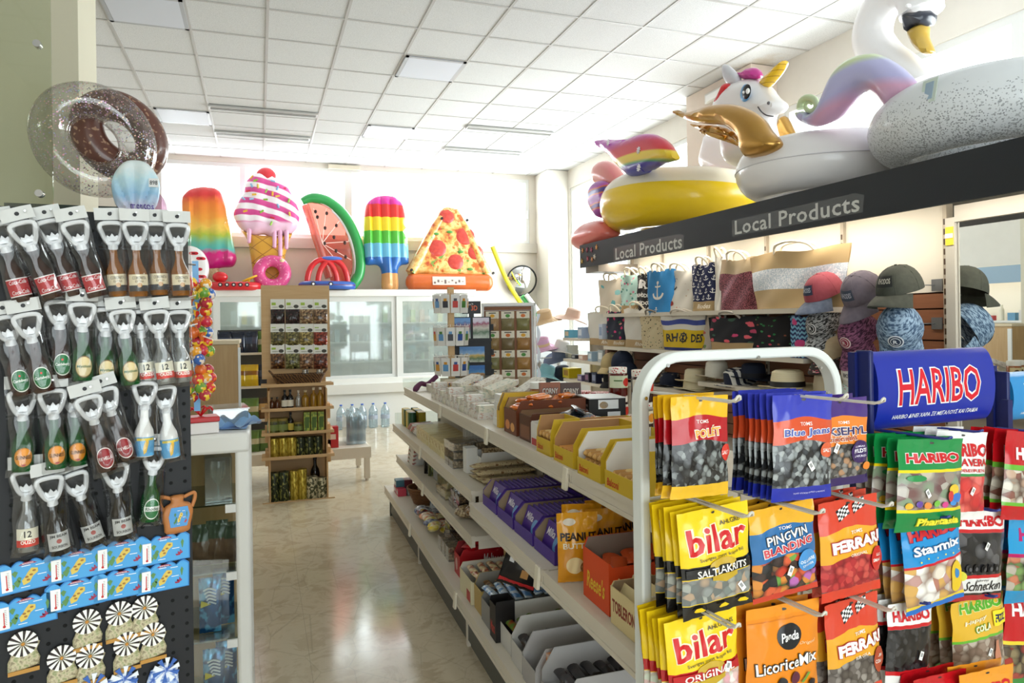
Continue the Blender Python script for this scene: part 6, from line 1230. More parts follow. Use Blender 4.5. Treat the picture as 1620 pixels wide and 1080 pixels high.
# ---------------------------------------------------------------- goods on the gondola (local frame G)
ZT1, ZM, Z3, Z2, ZB = 1.0055, .6885, .7155, .4855, .2355
def gt(name, lab, cat, x, y, z, grp=None, rz=0): return thing(name, lab, cat, G.w(x, y, z), G.a + R(rz), grp)
def gput(name, me, lab, cat, x, y, z, grp, rot=(0, 0, 0)):
    o = put(name, me, None, G.w(x, y, z), (R(rot[0]), R(rot[1]), G.a + R(rot[2]))); return tag(o, lab, cat, grp)
kraft = C('a89070', .7); greyin = C('b9b6b0', .6)
def tray(lab, x0, x1, y0, y1, z, h, col, inn=None, front=.45, side_ops=(), front_ops=(), cat='carton', name='display_carton', grp='open display cartons on the gondola', back=1.0, near=1.0):
    """open carton: x0 faces the aisle, y0 faces the camera"""
    t = gt(name, lab, cat, (x0 + x1) / 2, (y0 + y1) / 2, z, grp); a, b = (x1 - x0) / 2, (y1 - y0) / 2; e = .0025
    m = MB(); m.bx(-a, a, -b, b, .0005, e); m.bx(-a, -a + e, -b, b, e, h * front); m.bx(a - e, a, -b, b, e, h * back)
    for s_, hh in ((-1, near), (1, 1.0)):
        y_ = -b if s_ < 0 else b - e; m.prism([(-a + e, e), (a - e, e), (a - e, h * hh), (-a + e + .35 * 2 * a * (1 - front) * .6, h * hh), (-a + e, h * max(front, hh * .6))], e, 0, lambda x, y, z_, y_=y_: (x, y_ + y, z_))
        if inn: m.prism([(-a + .004, .004), (a - .004, .004), (a - .004, h * hh - .0005), (-a + .006 + .35 * 2 * a * (1 - front) * .6, h * hh - .0005), (-a + .004, h * max(front, hh * .6) - .002)], .0006, 1, lambda x, y, z_, y_=y_, s_=s_: (x, y_ + y + (e + .0002 if s_ < 0 else -.0008), z_))
    ms = [C(col, .45), C(inn or col, .6)]
    for ops, fn in ((side_ops, lambda u, v, q=0: (-a + 2 * a * u, -b - .0006 - q, h * v)), (front_ops, lambda u, v, q=0: (-a - .0006 - q, b - 2 * b * u, h * front * v))):
        q = 0
        for o in ops:
            ms.append(C(o[-1], .4)); f = (lambda q: (lambda u, v: fn(u, v, q)))(q)
            if o[0] == 'T': m.text(o[1], f, o[2], o[3], o[4], o[5], len(ms) - 1, o[6], o[7])
            elif o[0] == 'P': m.flat(o[1], f, len(ms) - 1)
            q += .0004
    m.build('carton', ms, t, smooth=False); return t
def wrap_mesh(l, w, h, m_, ends=True):                # a wrapped bar lying along x with pinched ends
    m = MB(); m.sheet(lambda u, v: ((u - .5) * l, (w / 2) * cos(2 * pi * v) * (1 if .08 < u < .92 else 1.05), h / 2 + (h / 2) * sin(2 * pi * v) * min(1, min(u, 1 - u) * 14 + .08)), 14, 10); return m.mesh('wrapped_bar', m_)
def foil(name, stops, sc=30): return mat(name, rough=.25, coat=.3, fn=lambda k: k.ramp(k.noise(k.sc(k.co(), sc, sc * .6, sc), 1, 2), stops))
# purple chocolate bars
purp = mat('purple_bar_wrapper', '4a2c8c', .3); MILK = MB(); MILK.box((0, 0, .052), (.16, .011, .10), 0); mf = lambda u, v: (-.08 + .16 * u, -.0062, .002 + .10 * v)
MILK.text('Milka', mf, .10, .55, .52, .80, 1, .02, .25); MILK.flat(circ(.76, .4, .2, .3, 14), mf, 2); MILK.bx(-.0806, -.0801, -.004, .004, .01, .08, 1); MIL = MILK.mesh('chocolate_bar', [purp, C('ece8f0', .35), C('6aa0d4', .35)], False)
def milk_tray(lab, y0, y1, n, x0=.04, x1=.34):
    tray(lab, x0, x1, y0, y1, ZM, .105, '4b2e8e', 'a08a6e', .42, near=1.0)
    for i in range(n): gput('chocolate_bar', MIL, 'purple bar %d from the front of the %s' % (i + 1, lab), 'chocolate bar', x0 + .022 + .021 * i, (y0 + y1) / 2, ZM + .006, 'purple chocolate bars', (-20, 0, -90))
milk_tray('farthest purple chocolate carton', -2.69, -2.49, 12); milk_tray('second purple chocolate carton', -2.91, -2.71, 11); milk_tray('third purple chocolate carton', -3.13, -2.93, 13); milk_tray('nearest purple chocolate carton', -3.345, -3.15, 9)
def pnut(w, h): return Bag(w, h, .016, bag_mat('peanut_pouch', [(0, 'd89018'), (.5, 'e6a21e')], None), [('T', 'PEANUT', .06, .96, .60, .72, '2c1c10', .04), ('T', 'BUTTER', .12, .9, .49, .57, 'f4ead0', .02), ('E', .3, .87, .16, .05, 'f0e6d4'), ('E', .4, .25, .22, .12, 'f0d8a0'), ('E', .68, .22, .15, .09, '8a5424')], hole=False)
PB = pnut(.13, .21)
for i, (x, y, z, rz) in enumerate(((.055, -3.50, ZM + .215, -10), (.16, -3.47, ZM + .21, -8), (.25, -3.44, ZM + .21, -6), (.11, -3.41, ZM + .215, -14), (.20, -3.39, ZM + .215, -10), (.29, -3.41, ZM + .212, -4), (.055, -3.545, ZM + .13, -10))):
    if i == 6: continue
    gput('peanut_pouch', PB.me, 'amber PEANUT pouch standing on the middle shelf, %s' % ('front left', 'front middle', 'front right', 'rear left', 'rear middle', 'rear right')[i], 'sweets pouch', x, y, z, 'amber peanut pouches', (-3, 0, rz))
tray('orange carton of peanut butter cups', .03, .36, -3.77, -3.60, ZM, .17, 'd84a1c', '8c7c70', .85, [('P', [(.22, .62), (.30, .70), (.28, .50), (.20, .52)], 'f0e8e0')], [('T', "Reese's", .15, .85, .25, .6, .02, .2, 'e8c030')], near=.78)
rb = wrap_mesh(.11, .05, .02, C('d8541c', .3))
for i in range(8): gput('peanut_cup_pack', rb, 'orange peanut cup pack in the orange carton, %s %s' % ('left' if i < 4 else 'right', ORD[i % 4]), 'sweets', .09 + .07 * (i % 4), -3.66 - .05 * (i // 4), ZM + .10 + .006 * (i % 3), 'packs in the orange carton', (rnd.uniform(-10, 10), 0, rnd.uniform(60, 110)))
tray('cream carton of long triangular chocolate', .02, .34, -3.96, -3.80, ZM, .11, 'e0cc98', 'a08a70', .9, [('T', 'TOBLERONE', .1, .9, .3, .6, .03, 0, '8c2c1c')], [('T', 'TOBLERONE', .06, .94, .35, .7, .03, 0, '8c2c1c')])
tb3 = MB(); tb3.prism([(-.018, 0), (.018, 0), (0, .032)], .20, 0); tb3.M = None; TB3 = tb3.mesh('triangular_bar', C('e2cf9c', .4), False)
for i in range(5): gput('triangular_bar', TB3, 'cream triangular chocolate bar, %s in its carton' % ORD[i], 'chocolate bar', .06 + .05 * i, -3.97, ZM + .07 + .012 * (i % 2), 'triangular chocolate bars', (0, 0, 0))

# top shelf, near bays
tray('plain yellow open carton at the left of the biscuits', .15, .40, -2.40, -2.362, ZT1, .16, 'd8ac2c', 'a88a5c', .5, near=1.0)
tray('brown open carton of orange bars', .145, .47, -2.66, -2.49, ZT1, .15, '6c3416', 'a8875c', .72, [('P', rect(.05, .95, .1, .5), '8a4c20')], [('P', circ(.3, .35, .18, .2, 12), 'd8843c'), ('P', circ(.7, .3, .16, .18, 12), 'e0a050')])
ob = wrap_mesh(.12, .038, .02, foil('orange_bar_wrapper', [(.3, 'c85a1c'), (.55, 'e8822c'), (.62, 'f0e0d0'), (.75, 'd86a20')], 24))
for i in range(12): gput('snack_bar', ob, 'orange wrapped snack bar heaped in the brown open carton, %s of the %s' % (ORD[i % 6], 'front' if i < 6 else 'back'), 'snack bar', .19 + .045 * (i % 6), -2.55 - .06 * (i // 6), ZT1 + .11 + .018 * ((i * 7) % 3), 'orange snack bars', (rnd.uniform(-12, 12), rnd.uniform(-8, 8), rnd.uniform(20, 60)))
def corny_box(lab, x, y, z, col, rz, rx):
    t = gt('biscuit_box', lab, 'biscuit box', x, y, z, None, rz); t.rotation_euler[0] = R(rx); f = lambda q: (lambda u, v: (-.048 + .096 * u, -.0185 - q, .2 * v)); m = MB(); m.bx(-.048, .048, -.018, .018, 0, .2)
    m.text('CORNY', f(.0006), .1, .9, .72, .88, 2, .07); m.text('CORNY', f(.0012), .12, .88, .735, .865, 1, .02); m.flat(circ(.55, .32, .3, .2, 16), f(.0004), 3); m.flat(circ(.5, .36, .18, .12, 12), f(.0008), 4); m.build('box', [C(col, .4), C('d8c8b8', .4), C('241c2c', .4), C('c88c50', .5), C('e0b880', .5)], t, smooth=False)
corny_box('upright orange brown biscuit box on the top shelf', .385, -2.45, ZT1 + .004, '8c4a26', -12, -7); corny_box('upright dark brown biscuit box on the top shelf', .485, -2.46, ZT1 - .0, '4a2a20', -12, -6)
tray('dark brown open carton lying lengthwise in front', .145, .40, -2.84, -2.70, ZT1, .118, '54280f', '7c5a3c', .9, [('T', 'CORNY', .10, .72, .28, .85, .085, 0, 'e8dcd0'), ('T', 'CORNY', .12, .70, .34, .79, .02, 0, '241a3c')], [('P', rect(.1, .9, .1, .6), '7a4420')], near=1)
tray('white and red sugar free carton', .135, .215, -2.96, -2.87, ZT1, .095, 'e4e0d8', 'e4e0d8', .95, [('P', [(0, 0), (.75, 0), (1, .45), (1, .62)], 'b82430'), ('T', 'CORNY', .18, .8, .1, .28, .02, 0, 'f0ece8')], [('P', rect(.1, .9, .05, .35), 'b82430')])
chb = wrap_mesh(.13, .05, .02, foil('dark_bar_wrapper', [(.4, '1c1a20'), (.55, '54606c'), (.65, 'c86a30')], 18))
for i in range(4): gput('snack_bar', chb, 'dark foil snack bar on the red box behind the waffle rolls, %s' % ORD[i], 'snack bar', .29 + .04 * (i % 2), -2.93 + .015 * i, ZT1 + .085 + .012 * i, 'dark snack bars', (10 * i, 0, 25 * i))
t = gt('red_tin', 'flat red box under the dark snack bars', 'box', .30, -2.915, ZT1); MB().bx(-.07, .09, -.045, .055, 0, .08).build('box', C('b01c20', .4), t, bevel=.003)
yb = 'd2b02c'
def roll_mesh(r, l, name): m = MB(); m.tube([(-l / 2, 0, r), (-l / 2 + .01, 0, r), (l / 2 - .01, 0, r), (l / 2, 0, r)], [r * .3, r, r, r * .3], 12); return m.mesh('waffle_roll', mat(name, rough=.35, fn=lambda k: k.ramp(k.ma('ADD', k.xyz()[1], k.ma('MULTIPLY', k.noise(k.co(), 40, 1), .1)), [(0, 'd8a860'), (.3, 'c08c48'), (.45, 'e0c080'), (.62, '4a78b8'), (.7, 'd8dce0'), (.8, 'c89850')], True)))
RL1 = roll_mesh(.012, .20, 'biscuit_roll_blue'); RL2 = MB().tube([(-.1, 0, .012), (.1, 0, .012)], .0115, 12).mesh('waffle_roll', C('c8883c', .5))
def ytray(lab, x0, x1, y0, y1, inn, me, n, rows, side=()):
    tray(lab, x0, x1, y0, y1, ZT1, .135, yb, inn, .42, side, [('T', 'Balconi', .08, .5, .25, .65, .02, .2, 'c8301c')], near=1)
    for r in range(rows):
        for i in range(n): o = gput('biscuit_roll', me, 'wrapped biscuit roll, %s in layer %s of the %s' % (ORD[i], ('one', 'two', 'three')[r], lab.replace('yellow ', '')), 'biscuit roll', x0 + min(.115, (x1 - x0) / 2), y0 + .016 + (y1 - y0 - .032) * i / max(1, n - 1), ZT1 + .004 + .025 * r + .002, 'biscuit rolls in yellow cartons'); o.scale = (min(1, (x1 - x0 - .012) / .20), 1, 1)
ytray('yellow carton farthest of the biscuit rolls', .11, .228, -3.14, -3.00, 'b08458', RL1, 4, 3); ytray('yellow carton second of the biscuit rolls', .10, .36, -3.37, -3.20, 'b08458', RL2, 5, 2)
ytray('yellow carton third of the biscuit rolls', .09, .36, -3.60, -3.43, 'e8e4dc', RL1, 5, 3); ytray('yellow carton nearest of the biscuit rolls', .085, .36, -3.82, -3.64, 'e8e4dc', RL1, 5, 2)
t = tray('large yellow carton holding one big golden cake roll', .235, .47, -3.195, -3.04, ZT1, .12, yb, 'b08458', .9, [('P', circ(.15, .6, .08, .16, 12), 'b89858'), ('P', circ(.85, .6, .08, .16, 12), 'b89858')])
m = MB(); m.tube([(-.115, 0, .0), (-.11, 0, 0), (.11, 0, 0), (.115, 0, 0)], [.02, .06, .06, .02], 18); cf = lambda u, v: (-.11 + .22 * u, -.0612 * cos((v - .5) * 1.8), .0612 * sin((v - .5) * 1.8))
m.text('Balconi', cf, .1, .55, .52, .85, 1, .02, .2, .05); m.flat(circ(.72, .45, .22, .35, 16), cf, 2, .1); o = m.build('cake_roll', [C('d8a85c', .35), C('b8382c', .4), C('5c84c0', .4)], None, G.w(.352, -3.118, ZT1 + .064), (R(-25), 0, G.a)); tag(o, 'big golden cake roll pack lying in the large yellow carton', 'cake pack')
# jars
jam = [mat('jam_strawberry', '5c1410', .1, coat=.4), mat('jam_dark', '2a0c0c', .1, coat=.4), mat('honey_amber', '8c4a14', .1, coat=.4)]
lidp = mat('patterned_jar_lid', rough=.4, fn=lambda k: k.ramp(k.vor(k.co(), 90, 0), [(.3, 'b83038'), (.36, 'ece6da')])); lidr = mat('red_gingham_lid', rough=.45, fn=lambda k: k.ramp(k.noise(k.co(), 130, 0), [(.45, 'a82830'), (.55, 'e0b8b0')]))
def jamjar(lab, x, y, z, h, r, m_, lid, lbl, fruit):
    t = gt('jam_jar', lab, 'jar', x, y, z, 'jars on the gondola top'); MB().lathe([(0, 0), (r * .96, .002), (r, .008), (r, h * .74), (r * .9, h * .8), (0, h * .8)], 20).build('glass_jar', m_, t); MB().lathe([(r * .95, h * .8), (r * .97, h * .98), (r * .93, h), (0, h)], 20).build('lid', lid, t)
    b = MB(); f = cylfn(r * 1.01, h * .30, h * .72, .48); b.sheet(lambda u, v: f(u, v), 14, 2); b.flat(circ(.68, .45, .16, .36, 12), lambda u, v: f(u, v, .0008), 1, .1); b.flat(rect(.2, .5, .55, .65), lambda u, v: f(u, v, .0008), 2, .1); b.build('label', [C(lbl, .4), C(fruit, .4), C('4c7a3c', .4)], t)
for lab, x, y, z, h, r, m_, lid, lbl, fr in (('strawberry jam jar on top of the jar stack', .71, -2.50, ZT1 + .1325, .135, .045, 0, lidp, 'd8e0c0', 'd03024'), ('strawberry jam jar standing on the marmalade jar', .70, -2.75, ZT1 + .1305, .14, .048, 1, lidp, 'e4dccc', 'd83c28'), ('orange marmalade jar at the foot of the jar stack', .70, -2.75, ZT1, .13, .046, 1, lidp, 'e8dcc0', 'e09028'), ('strawberry jam jar standing under the top jar', .71, -2.50, ZT1, .132, .046, 1, lidp, 'e0d8c8', 'd03424'),
                                       ('red gingham lidded jam jar, left one behind the black box', .66, -2.20, ZT1, .13, .05, 0, lidr, 'c83c38', 'e8d8d0'), ('red gingham lidded jam jar, right one behind the black box', .70, -2.33, ZT1, .135, .05, 0, lidr, 'c83c38', 'e8d8d0'), ('amber honey jar beside the dark biscuit box', .60, -2.30, ZT1, .11, .042, 2, C('d8d2c0', .4), 'd8a850', 'e8d090'),
                                       ('dark jam jar before the black box, left one', .47, -2.74, ZT1, .075, .038, 1, C('e8e6e0', .4), 'd8d0bc', 'a83c30'), ('dark jam jar before the black box, middle one', .55, -2.79, ZT1, .075, .038, 1, lidp, 'e0d8c4', 'a83c30'), ('dark jam jar before the black box, right one', .62, -2.85, ZT1, .09, .04, 1, lidp, 'd8d0b8', 'c8a030'), ('cream labelled jar, left of the two behind the orange biscuit box', .50, -1.98, ZT1, .165, .045, 2, C('e6e4dc', .4), 'd8c898', '4c3c2c'), ('cream labelled jar, right of the two behind the orange biscuit box', .60, -2.02, ZT1, .165, .045, 2, C('e6e4dc', .4), 'd8c898', '4c3c2c')):
    jamjar(lab, x, y, z, h, r, jam[m_], lid, lbl, fr)
for i, (x, y, h) in enumerate(((.57, -2.60, .045),)): t = gt('jar_riser', 'low dark tray under the black gift box', 'tray', x, y, ZT1); MB().bx(-.08, .08, -.09, .09, 0, h).build('tray', C('3a3430', .6), t, smooth=False)
t = gt('black_gift_box', 'black gift box with pink flower print and white top among the jars', 'gift box', .57, -2.585, ZT1 + .0455, None, -6); m = MB(); m.bx(-.085, .085, -.11, .07, 0, .10); m.bx(-.085, .085, -.11, .07, .1001, .104, 1); f = lambda u, v: (-.0855, .07 - .18 * u, .1 * v); fc = lambda u, v: (-.085 + .17 * u, -.1106, .1 * v)
for a in range(9): m.flat(circ(.32 + .12 * cos(a * .7), .5 + .26 * sin(a * .7), .07, .14, 8), f, 2)
for v in (.3, .5, .7): m.flat(rect(.6, .9, v - .05, v + .05), f, 3)
m.flat(rect(.25, .8, .55, .95), fc, 1); m.flat(circ(.4, .72, .12, .16, 10), fc, 4); m.flat(rect(.5, .85, .08, .42), fc, 1); m.build('box', [C('161616', .35), C('e6e8e8', .4), C('a87884', .5), C('b8a8a8', .5), C('c8a878', .5)], t, smooth=False)

# soap and nougat boxes on the top shelf, far bays
BOXC = [mat('soap_box_%d' % i, rough=.5, fn=lambda k, i=i: k.mix(k.ramp(k.noise(k.sc(k.co(), 30, 30, 60), 2, 2), [(.55, '000000'), (.64, 'ffffff')]), ('dcd7cc', 'e2dbcf', 'd9d4cc', 'dcd6c4')[i], ('b8b0a6', 'c4b09c', 'c8a494', 'b4bcac')[i])) for i in range(4)]
SB = [MB().bx(-.045, .045, -.032, .032, 0, .034).mesh('soap_box', b) for b in BOXC]; LB = [MB().bx(-.09, .09, -.04, .04, 0, .028).mesh('nougat_box', b) for b in BOXC]
k = 0
for i in range(11):
    y = -1.02 - i * .105
    for c in range(3):
        for l in range(2 if (i + c) % 4 else 3):
            k += 1; gput('soap_box', SB[(i + c * 2 + l) % 4], 'small pale soap box, stack %s from the far end, %s file, layer %s' % (ORD[i], ('front', 'middle', 'back')[c], ORD[l]), 'soap box', .175 + .105 * c + .008 * (l % 2), y, ZT1 + .0345 * l, 'pale soap boxes on the top shelf', (0, 0, rnd.uniform(-5, 5) + (90 if c == 0 and 0 else 0)))
for i, (x, y, l, rx, ry, rz) in enumerate(((.30, -1.25, 3.2, 0, -14, 30), (.38, -1.45, 3.3, 0, -18, 25), (.45, -1.6, 3, 0, -10, 50), (.36, -1.75, 3.3, 8, -14, 20), (.50, -1.85, 3.4, 0, -22, 28), (.58, -1.7, 1.2, 0, 0, 40), (.62, -1.95, 1.2, 0, 0, 15), (.52, -2.05, 1.2, 0, 0, -8), (.48, -2.12, 2.1, 0, 0, 6), (.55, -2.22, 2.2, 0, 0, 0), (.62, -1.4, 1, 0, 0, 30), (.55, -1.2, 1, 0, 0, 12))):
    gput('nougat_box', LB[i % 4], 'long pale nougat box tumbled on the soap boxes, %s from the far end' % ORD[i], 'nougat box', x, y, ZT1 + .034 * l + .003, 'long pale boxes on the top shelf', (rx, ry, rz))
for i in range(4): gput('white_box', MB().bx(-.11, .11, -.045, .045, 0, .036).mesh('white_box', [C('e8e6e2', .5)], False), 'long white box in the tidy stack beside the yellow carton, %s from the bottom' % ORD[i], 'box', .27 + .005 * i, -2.31 + .004 * i, ZT1 + .0365 * i, 'white boxes in a stack', (0, 0, (-2, 1, 3, -1)[i]))
for i in range(8):
    o = gput('card_game_box', MB().bx(-.07, .07, -.045, .045, 0, .022).mesh('card_box', mat('colour_edged_box', rough=.45, fn=lambda k: k.ramp(k.noise(k.sc(k.co(), 40, 40, 10), 1, 1), [(.3, '2c4878'), (.42, 'c89c3c'), (.5, 'd8d0c8'), (.58, 'a83c34'), (.66, '30507c'), (.75, '3c3c44')])), False), 'dark picture edged souvenir box, %s stack, %s from the bottom' % (('left', 'right')[i // 4], ORD[i % 4]), 'souvenir box', .27 + .17 * (i // 4), -.93 + .10 * (i // 4) * 0, ZT1 + .0225 * (i % 4), 'souvenir boxes on the top shelf')
gput('souvenir_tray', MB().bx(-.16, .18, -.14, .14, 0, .05).mesh('tray', C('dcd6c8', .5), False), 'low cream tray behind the picture edged boxes', 'tray', .36, -.62, ZT1, None)
stw = mat('striped_textile_pack', rough=.35, coat=.2, fn=lambda k: k.ramp(k.wave(k.sc(k.co(), 1, 1, 1), 9, 4, 'Y', 2), [(.2, '5c6474'), (.45, 'a8b4bc'), (.6, '3c4658'), (.8, '88a0ac')]))
for i in range(5):
    f = bag_surface(.30, .2, .02, i); m = MB(); m.sheet(lambda u, v: (f(u, v)[0], f(u, v)[2] + .1, -f(u, v)[1] + .004), 12, 10); m.sheet(lambda u, v: (f(u, v)[0], f(u, v)[2] + .1, -.002), 4, 4, 0, flip=True)
    gput('scarf_pack', m.mesh('scarf_pack', stw), 'grey blue striped scarf pack below the spice rack, %s from the bottom' % ORD[i], 'scarf', .55 + .02 * (i % 2), -.72 - .05 * i, ZT1 + .006 + .016 * i, 'striped scarf packs', (0, 0, 10 * i))
m = MB(); m.tube(spline([(-.12, -.1, .01), (-.06, -.02, .05), (0, .03, .04), (.08, .08, .09)], 5), [.012, .02, .022, .02, .018] + [.018] * 11, 8); gput('purple_scarf', m.mesh('scarf', mat('purple_cloth', '5c2c4c', .8)), 'rolled dark purple scarf at the far end of the top shelf', 'scarf', .22, -.45, ZT1, None)
# magnet spinner
sp = gt('magnet_spinner', 'wooden post spinner hung with white magnet cards at the far end of the gondola', 'display stand', .46, -.18, ZT1, None, 0)
MB().bx(-.075, .075, -.075, .075, .0, .055).build('base', C('e0d8c4', .5), sp, bevel=.004); MB().bx(-.022, .022, -.022, .022, .055, .76).build('post', ply, sp, smooth=False)
cardm = C('d9d8d4', .5); mg = [C(c, .4) for c in ('b83028', '2c4c8c', '4c7c3c', 'c88c2c', '5c90c0', '3c3c44')]
for tier, z in enumerate((.22, .45, .70)):
    for a in range(11):
        q = 2 * pi * a / 11 + .3 * tier; m = MB(); m.bx(-.034, .034, -.002, .0, -.14, 0); m.bx(-.02, .02, -.006, -.0021, -.10, -.05, 1); m.bx(-.012, .012, -.0062, -.0021, -.05, -.03, 2)
        o = m.build('magnet_card', [cardm, mg[(a + tier) % 6], mg[(a * 2 + tier + 1) % 6]], None, G.w(.46 + .135 * sin(q), -.18 - .135 * cos(q), ZT1 + z), (R(4), 0, G.a + q), smooth=False); tag(o, 'white card with a souvenir magnet on the spinner, %s tier' % ('bottom', 'middle', 'top')[tier], 'magnet card', 'magnet cards on the %s spinner tier' % ('bottom', 'middle', 'top')[tier])
    m = MB()
    for a in range(11): q = 2 * pi * a / 11 + .3 * tier; m.tube([(.022 * sin(q), -.022 * cos(q), z + .012), (.138 * sin(q), -.138 * cos(q), z + .008), (.142 * sin(q), -.142 * cos(q), z + .025)], .002, 5)
    m.build('wire_hooks', C('e8e6e0', .35), sp)
# 3D postcard stand
pc = gt('postcard_stand', 'black postcard stand with a small black 3D sign on top', 'postcard stand', .66, -.05, ZT1, None, -12)
MB().bx(-.155, .155, .0, .03, .0, .53).bx(-.12, .12, -.06, .1, 0, .012).build('panel', mat('black_card_stand', '15161a', .5), pc, smooth=False)
m = MB(); m.bx(-.02, .02, .0, .02, .53, .56, 0); m.bx(-.075, .075, -.004, .008, .555, .655, 0); f = lambda u, v: (-.075 + .15 * u, -.005, .555 + .1 * v); m.text('3D', f, .48, .82, .25, .66, 1, .02); m.text('Greece in', f, .1, .6, .66, .82, 2, .005, .2, 0, .3); m.build('top_sign', [C('16161a', .45), C('d8602c', .4), C('d8d4cc', .4)], pc, smooth=False)
m = MB()
for z in (.02, .165, .355): m.bx(-.16, .16, -.016, -.0001, z - .02, z, 0)
for z in (.06, .22, .42): m.bx(-.175, -.155, -.01, .02, z, z + .05, 0).bx(.155, .175, -.01, .02, z, z + .05, 0)
m.build('card_ledges', MATS['black_card_stand'], pc, smooth=False)
def sky_card(nm, st): return mat(nm, rough=.3, fn=lambda k: k.ramp(k.ma('ADD', k.xyz()[1], k.ma('MULTIPLY', k.noise(k.co(), 30, 2), .35)), st))
for i, (x, z, w, h, st) in enumerate(((-.075, .358, .13, .165, [(.1, 'd8d8d0'), (.5, '6c8c94'), (.75, '8c4858'), (.95, '3c6cac'), (1.1, '4a84c4')]), (.075, .358, .13, .165, [(.1, 'd8dcd4'), (.45, '486848'), (.7, 'b8b4a8'), (.9, '8c2850'), (1.1, 'c8c0d0')]), (0, .168, .2, .125, [(.15, 'c8ccc0'), (.4, '4c6c3c'), (.6, 'c8a850'), (.75, '7ca4cc'), (1.1, '3c78b8')]), (0, .023, .2, .12, [(.15, '3c2c20'), (.5, '8c6840'), (.62, 'b08c58'), (.7, '5090c8'), (1.1, '2c68b0')]))):
    m = MB(); m.sheet(lambda u, v: (-w / 2 + w * u, -.006, h * v), 1, 1); m.box((0, -.004, h / 2), (w, .003, h), 0); o = m.build('picture_postcard', sky_card('postcard_view_%d' % i, st), None, pc.matrix_basis @ Vector((x, -.006, z)), pc.rotation_euler, smooth=False); tag(o, ('upright postcard of a quay, left of the pair on the black stand', 'upright postcard with pink flowers, right of the pair on the black stand', 'wide postcard of an arcade under blue sky in the middle of the stand', 'wide postcard of brown ruins at the foot of the stand')[i], 'postcard')
# spice rack
sr = gt('spice_rack', 'white framed rack of clear spice packs at the far end of the gondola', 'display rack', 1.04, .18, ZT1 - .0, None, -20)
m = MB(); m.bx(-.20, .22, .01, .03, -.12, .62).bx(.222, .24, -.02, .04, -1.0, .64).bx(-.22, -.202, -.02, .04, -1.0, .64).bx(-.22, .24, -.02, .04, .62, .645); m.build('frame', C('e4e4e4', .4), sr, smooth=False)
MB().bx(-.20, .20, .0, .009, .585, .615).bx(-.2, .2, .0, .009, -.12, .58).build('brown_panel', C('8a5c40', .6), sr, smooth=False)
m = MB(); m.sheet(lambda u, v: (.245 + .03 * abs(sin(v * pi * 3.5)) * u, -.02, -.05 + .6 * v), 2, 40); m.build('wavy_side_card', C('dfe6f2', .5), sr)
SPC = [['c89c6c', '8c8458', '8a8c50'], ['a8884c', '7c6c48', 'b8823c'], ['888c54', '7c7444', 'c08c40'], ['b8a080', 'c8b898', 'd0c0a0']]
for r in range(4):
    for c in range(3):
        x = -.13 + .13 * c; z = .575 - .165 * r; t = gt('spice_pack', 'clear spice pack with printed card header, %s in the %s row of the spice rack' % (ORD[c], ORD[r]), 'spice pack', 0, 0, 0, 'spice packs on the rack'); t.location = sr.matrix_basis @ Vector((x, -.008, z)); t.rotation_euler = sr.rotation_euler
        m = MB(); m.bx(-.055, .055, -.002, 0, -.06, .0, 0); m.flat(circ(0, -.038, .02, .015, 10), lambda u, v: (u, -.0028, v), 1); m.bx(-.03, .03, -.0027, -.0021, -.018, -.01, 2); m.build('header_card', [C('dcd6c4', .5), C(('d8a028', '4c8c3c', 'c86a28')[(r + c) % 3], .5), C('3a342c', .5)], t, smooth=False)
        f = bag_surface(.11, .105, .022, r + c); m = MB(); m.sheet(lambda u, v: f(u, v), 10, 10); m.build('pouch', mat('spice_%s' % SPC[r][c], rough=.4, coat=.3, fn=lambda k, q=SPC[r][c]: k.mix(k.noise(k.co(), 180, 2), '5c4c34', q)), t, (0, -.001, -.056))

# third shelf
yc = [mat('yellow_green_can_%d' % i, c, .35) for i, c in enumerate(('c8a82c', '1c4c2c', 'a8942c'))]
for i in range(12):
    m = MB(); m.bx(-.026, .026, -.026, .026, 0, .125) if i % 3 == 2 else m.lathe([(0, 0), (.027, .002), (.028, .12), (.026, .125), (0, .124)], 12)
    gput('oil_tin', m.mesh('oil_tin', yc[i % 3]), 'yellow and green tin at the third shelf end, %s in its %s file' % (ORD[i // 2], ('front', 'back')[i % 2]), 'tin', .10 + .07 * (i % 2) + .012, -.09 - .058 * (i // 2), Z3, 'yellow and green tins')
bk = mat('printed_booklet', rough=.35, fn=lambda k: k.ramp(k.noise(k.sc(k.co(), 9, 16, 20), 1, 2), [(.4, 'd8d6d0'), (.52, 'e0dcd4'), (.58, 'b04a44'), (.66, '5c8c70')]))
for i in range(7): gput('soap_pack', MB().bx(-.08, .08, -.055, .055, 0, .014).mesh('booklet', bk, False), 'red and white printed flat pack leaning in the pile near the tins, %s' % ORD[i], 'flat pack', .15, -.52 - .028 * i, Z3 + .012 + .013 * (i % 4), 'flat packs on the third shelf', (12, 0, 15))
cw = mat('cream_pasta_pack', rough=.35, coat=.2, fn=lambda k: k.ramp(k.noise(k.sc(k.co(), 8, 8, 30), 1, 2), [(.4, 'd4c48c'), (.55, 'e2d6aa'), (.68, 'b89c54'), (.74, '9c5c5c')]))
for i in range(10): gput('pasta_pack', MB().bx(-.10, .11, -.042, .042, 0, .085).mesh('pasta_pack', cw), 'pale yellow pasta pack on the third shelf, %s from the far end' % ORD[i], 'pasta pack', .175, -.78 - .092 * i, Z3 + .0, 'pale yellow packs on the third shelf', (0, 0, rnd.uniform(-4, 4)))
gw = mat('grey_white_card_pack', rough=.4, fn=lambda k: k.ramp(k.xyz('Object')[2], [(.0, 'c87830'), (.02, 'e0b060'), (.035, 'd8d6d0'), (.3, 'd4d2ca')], False))
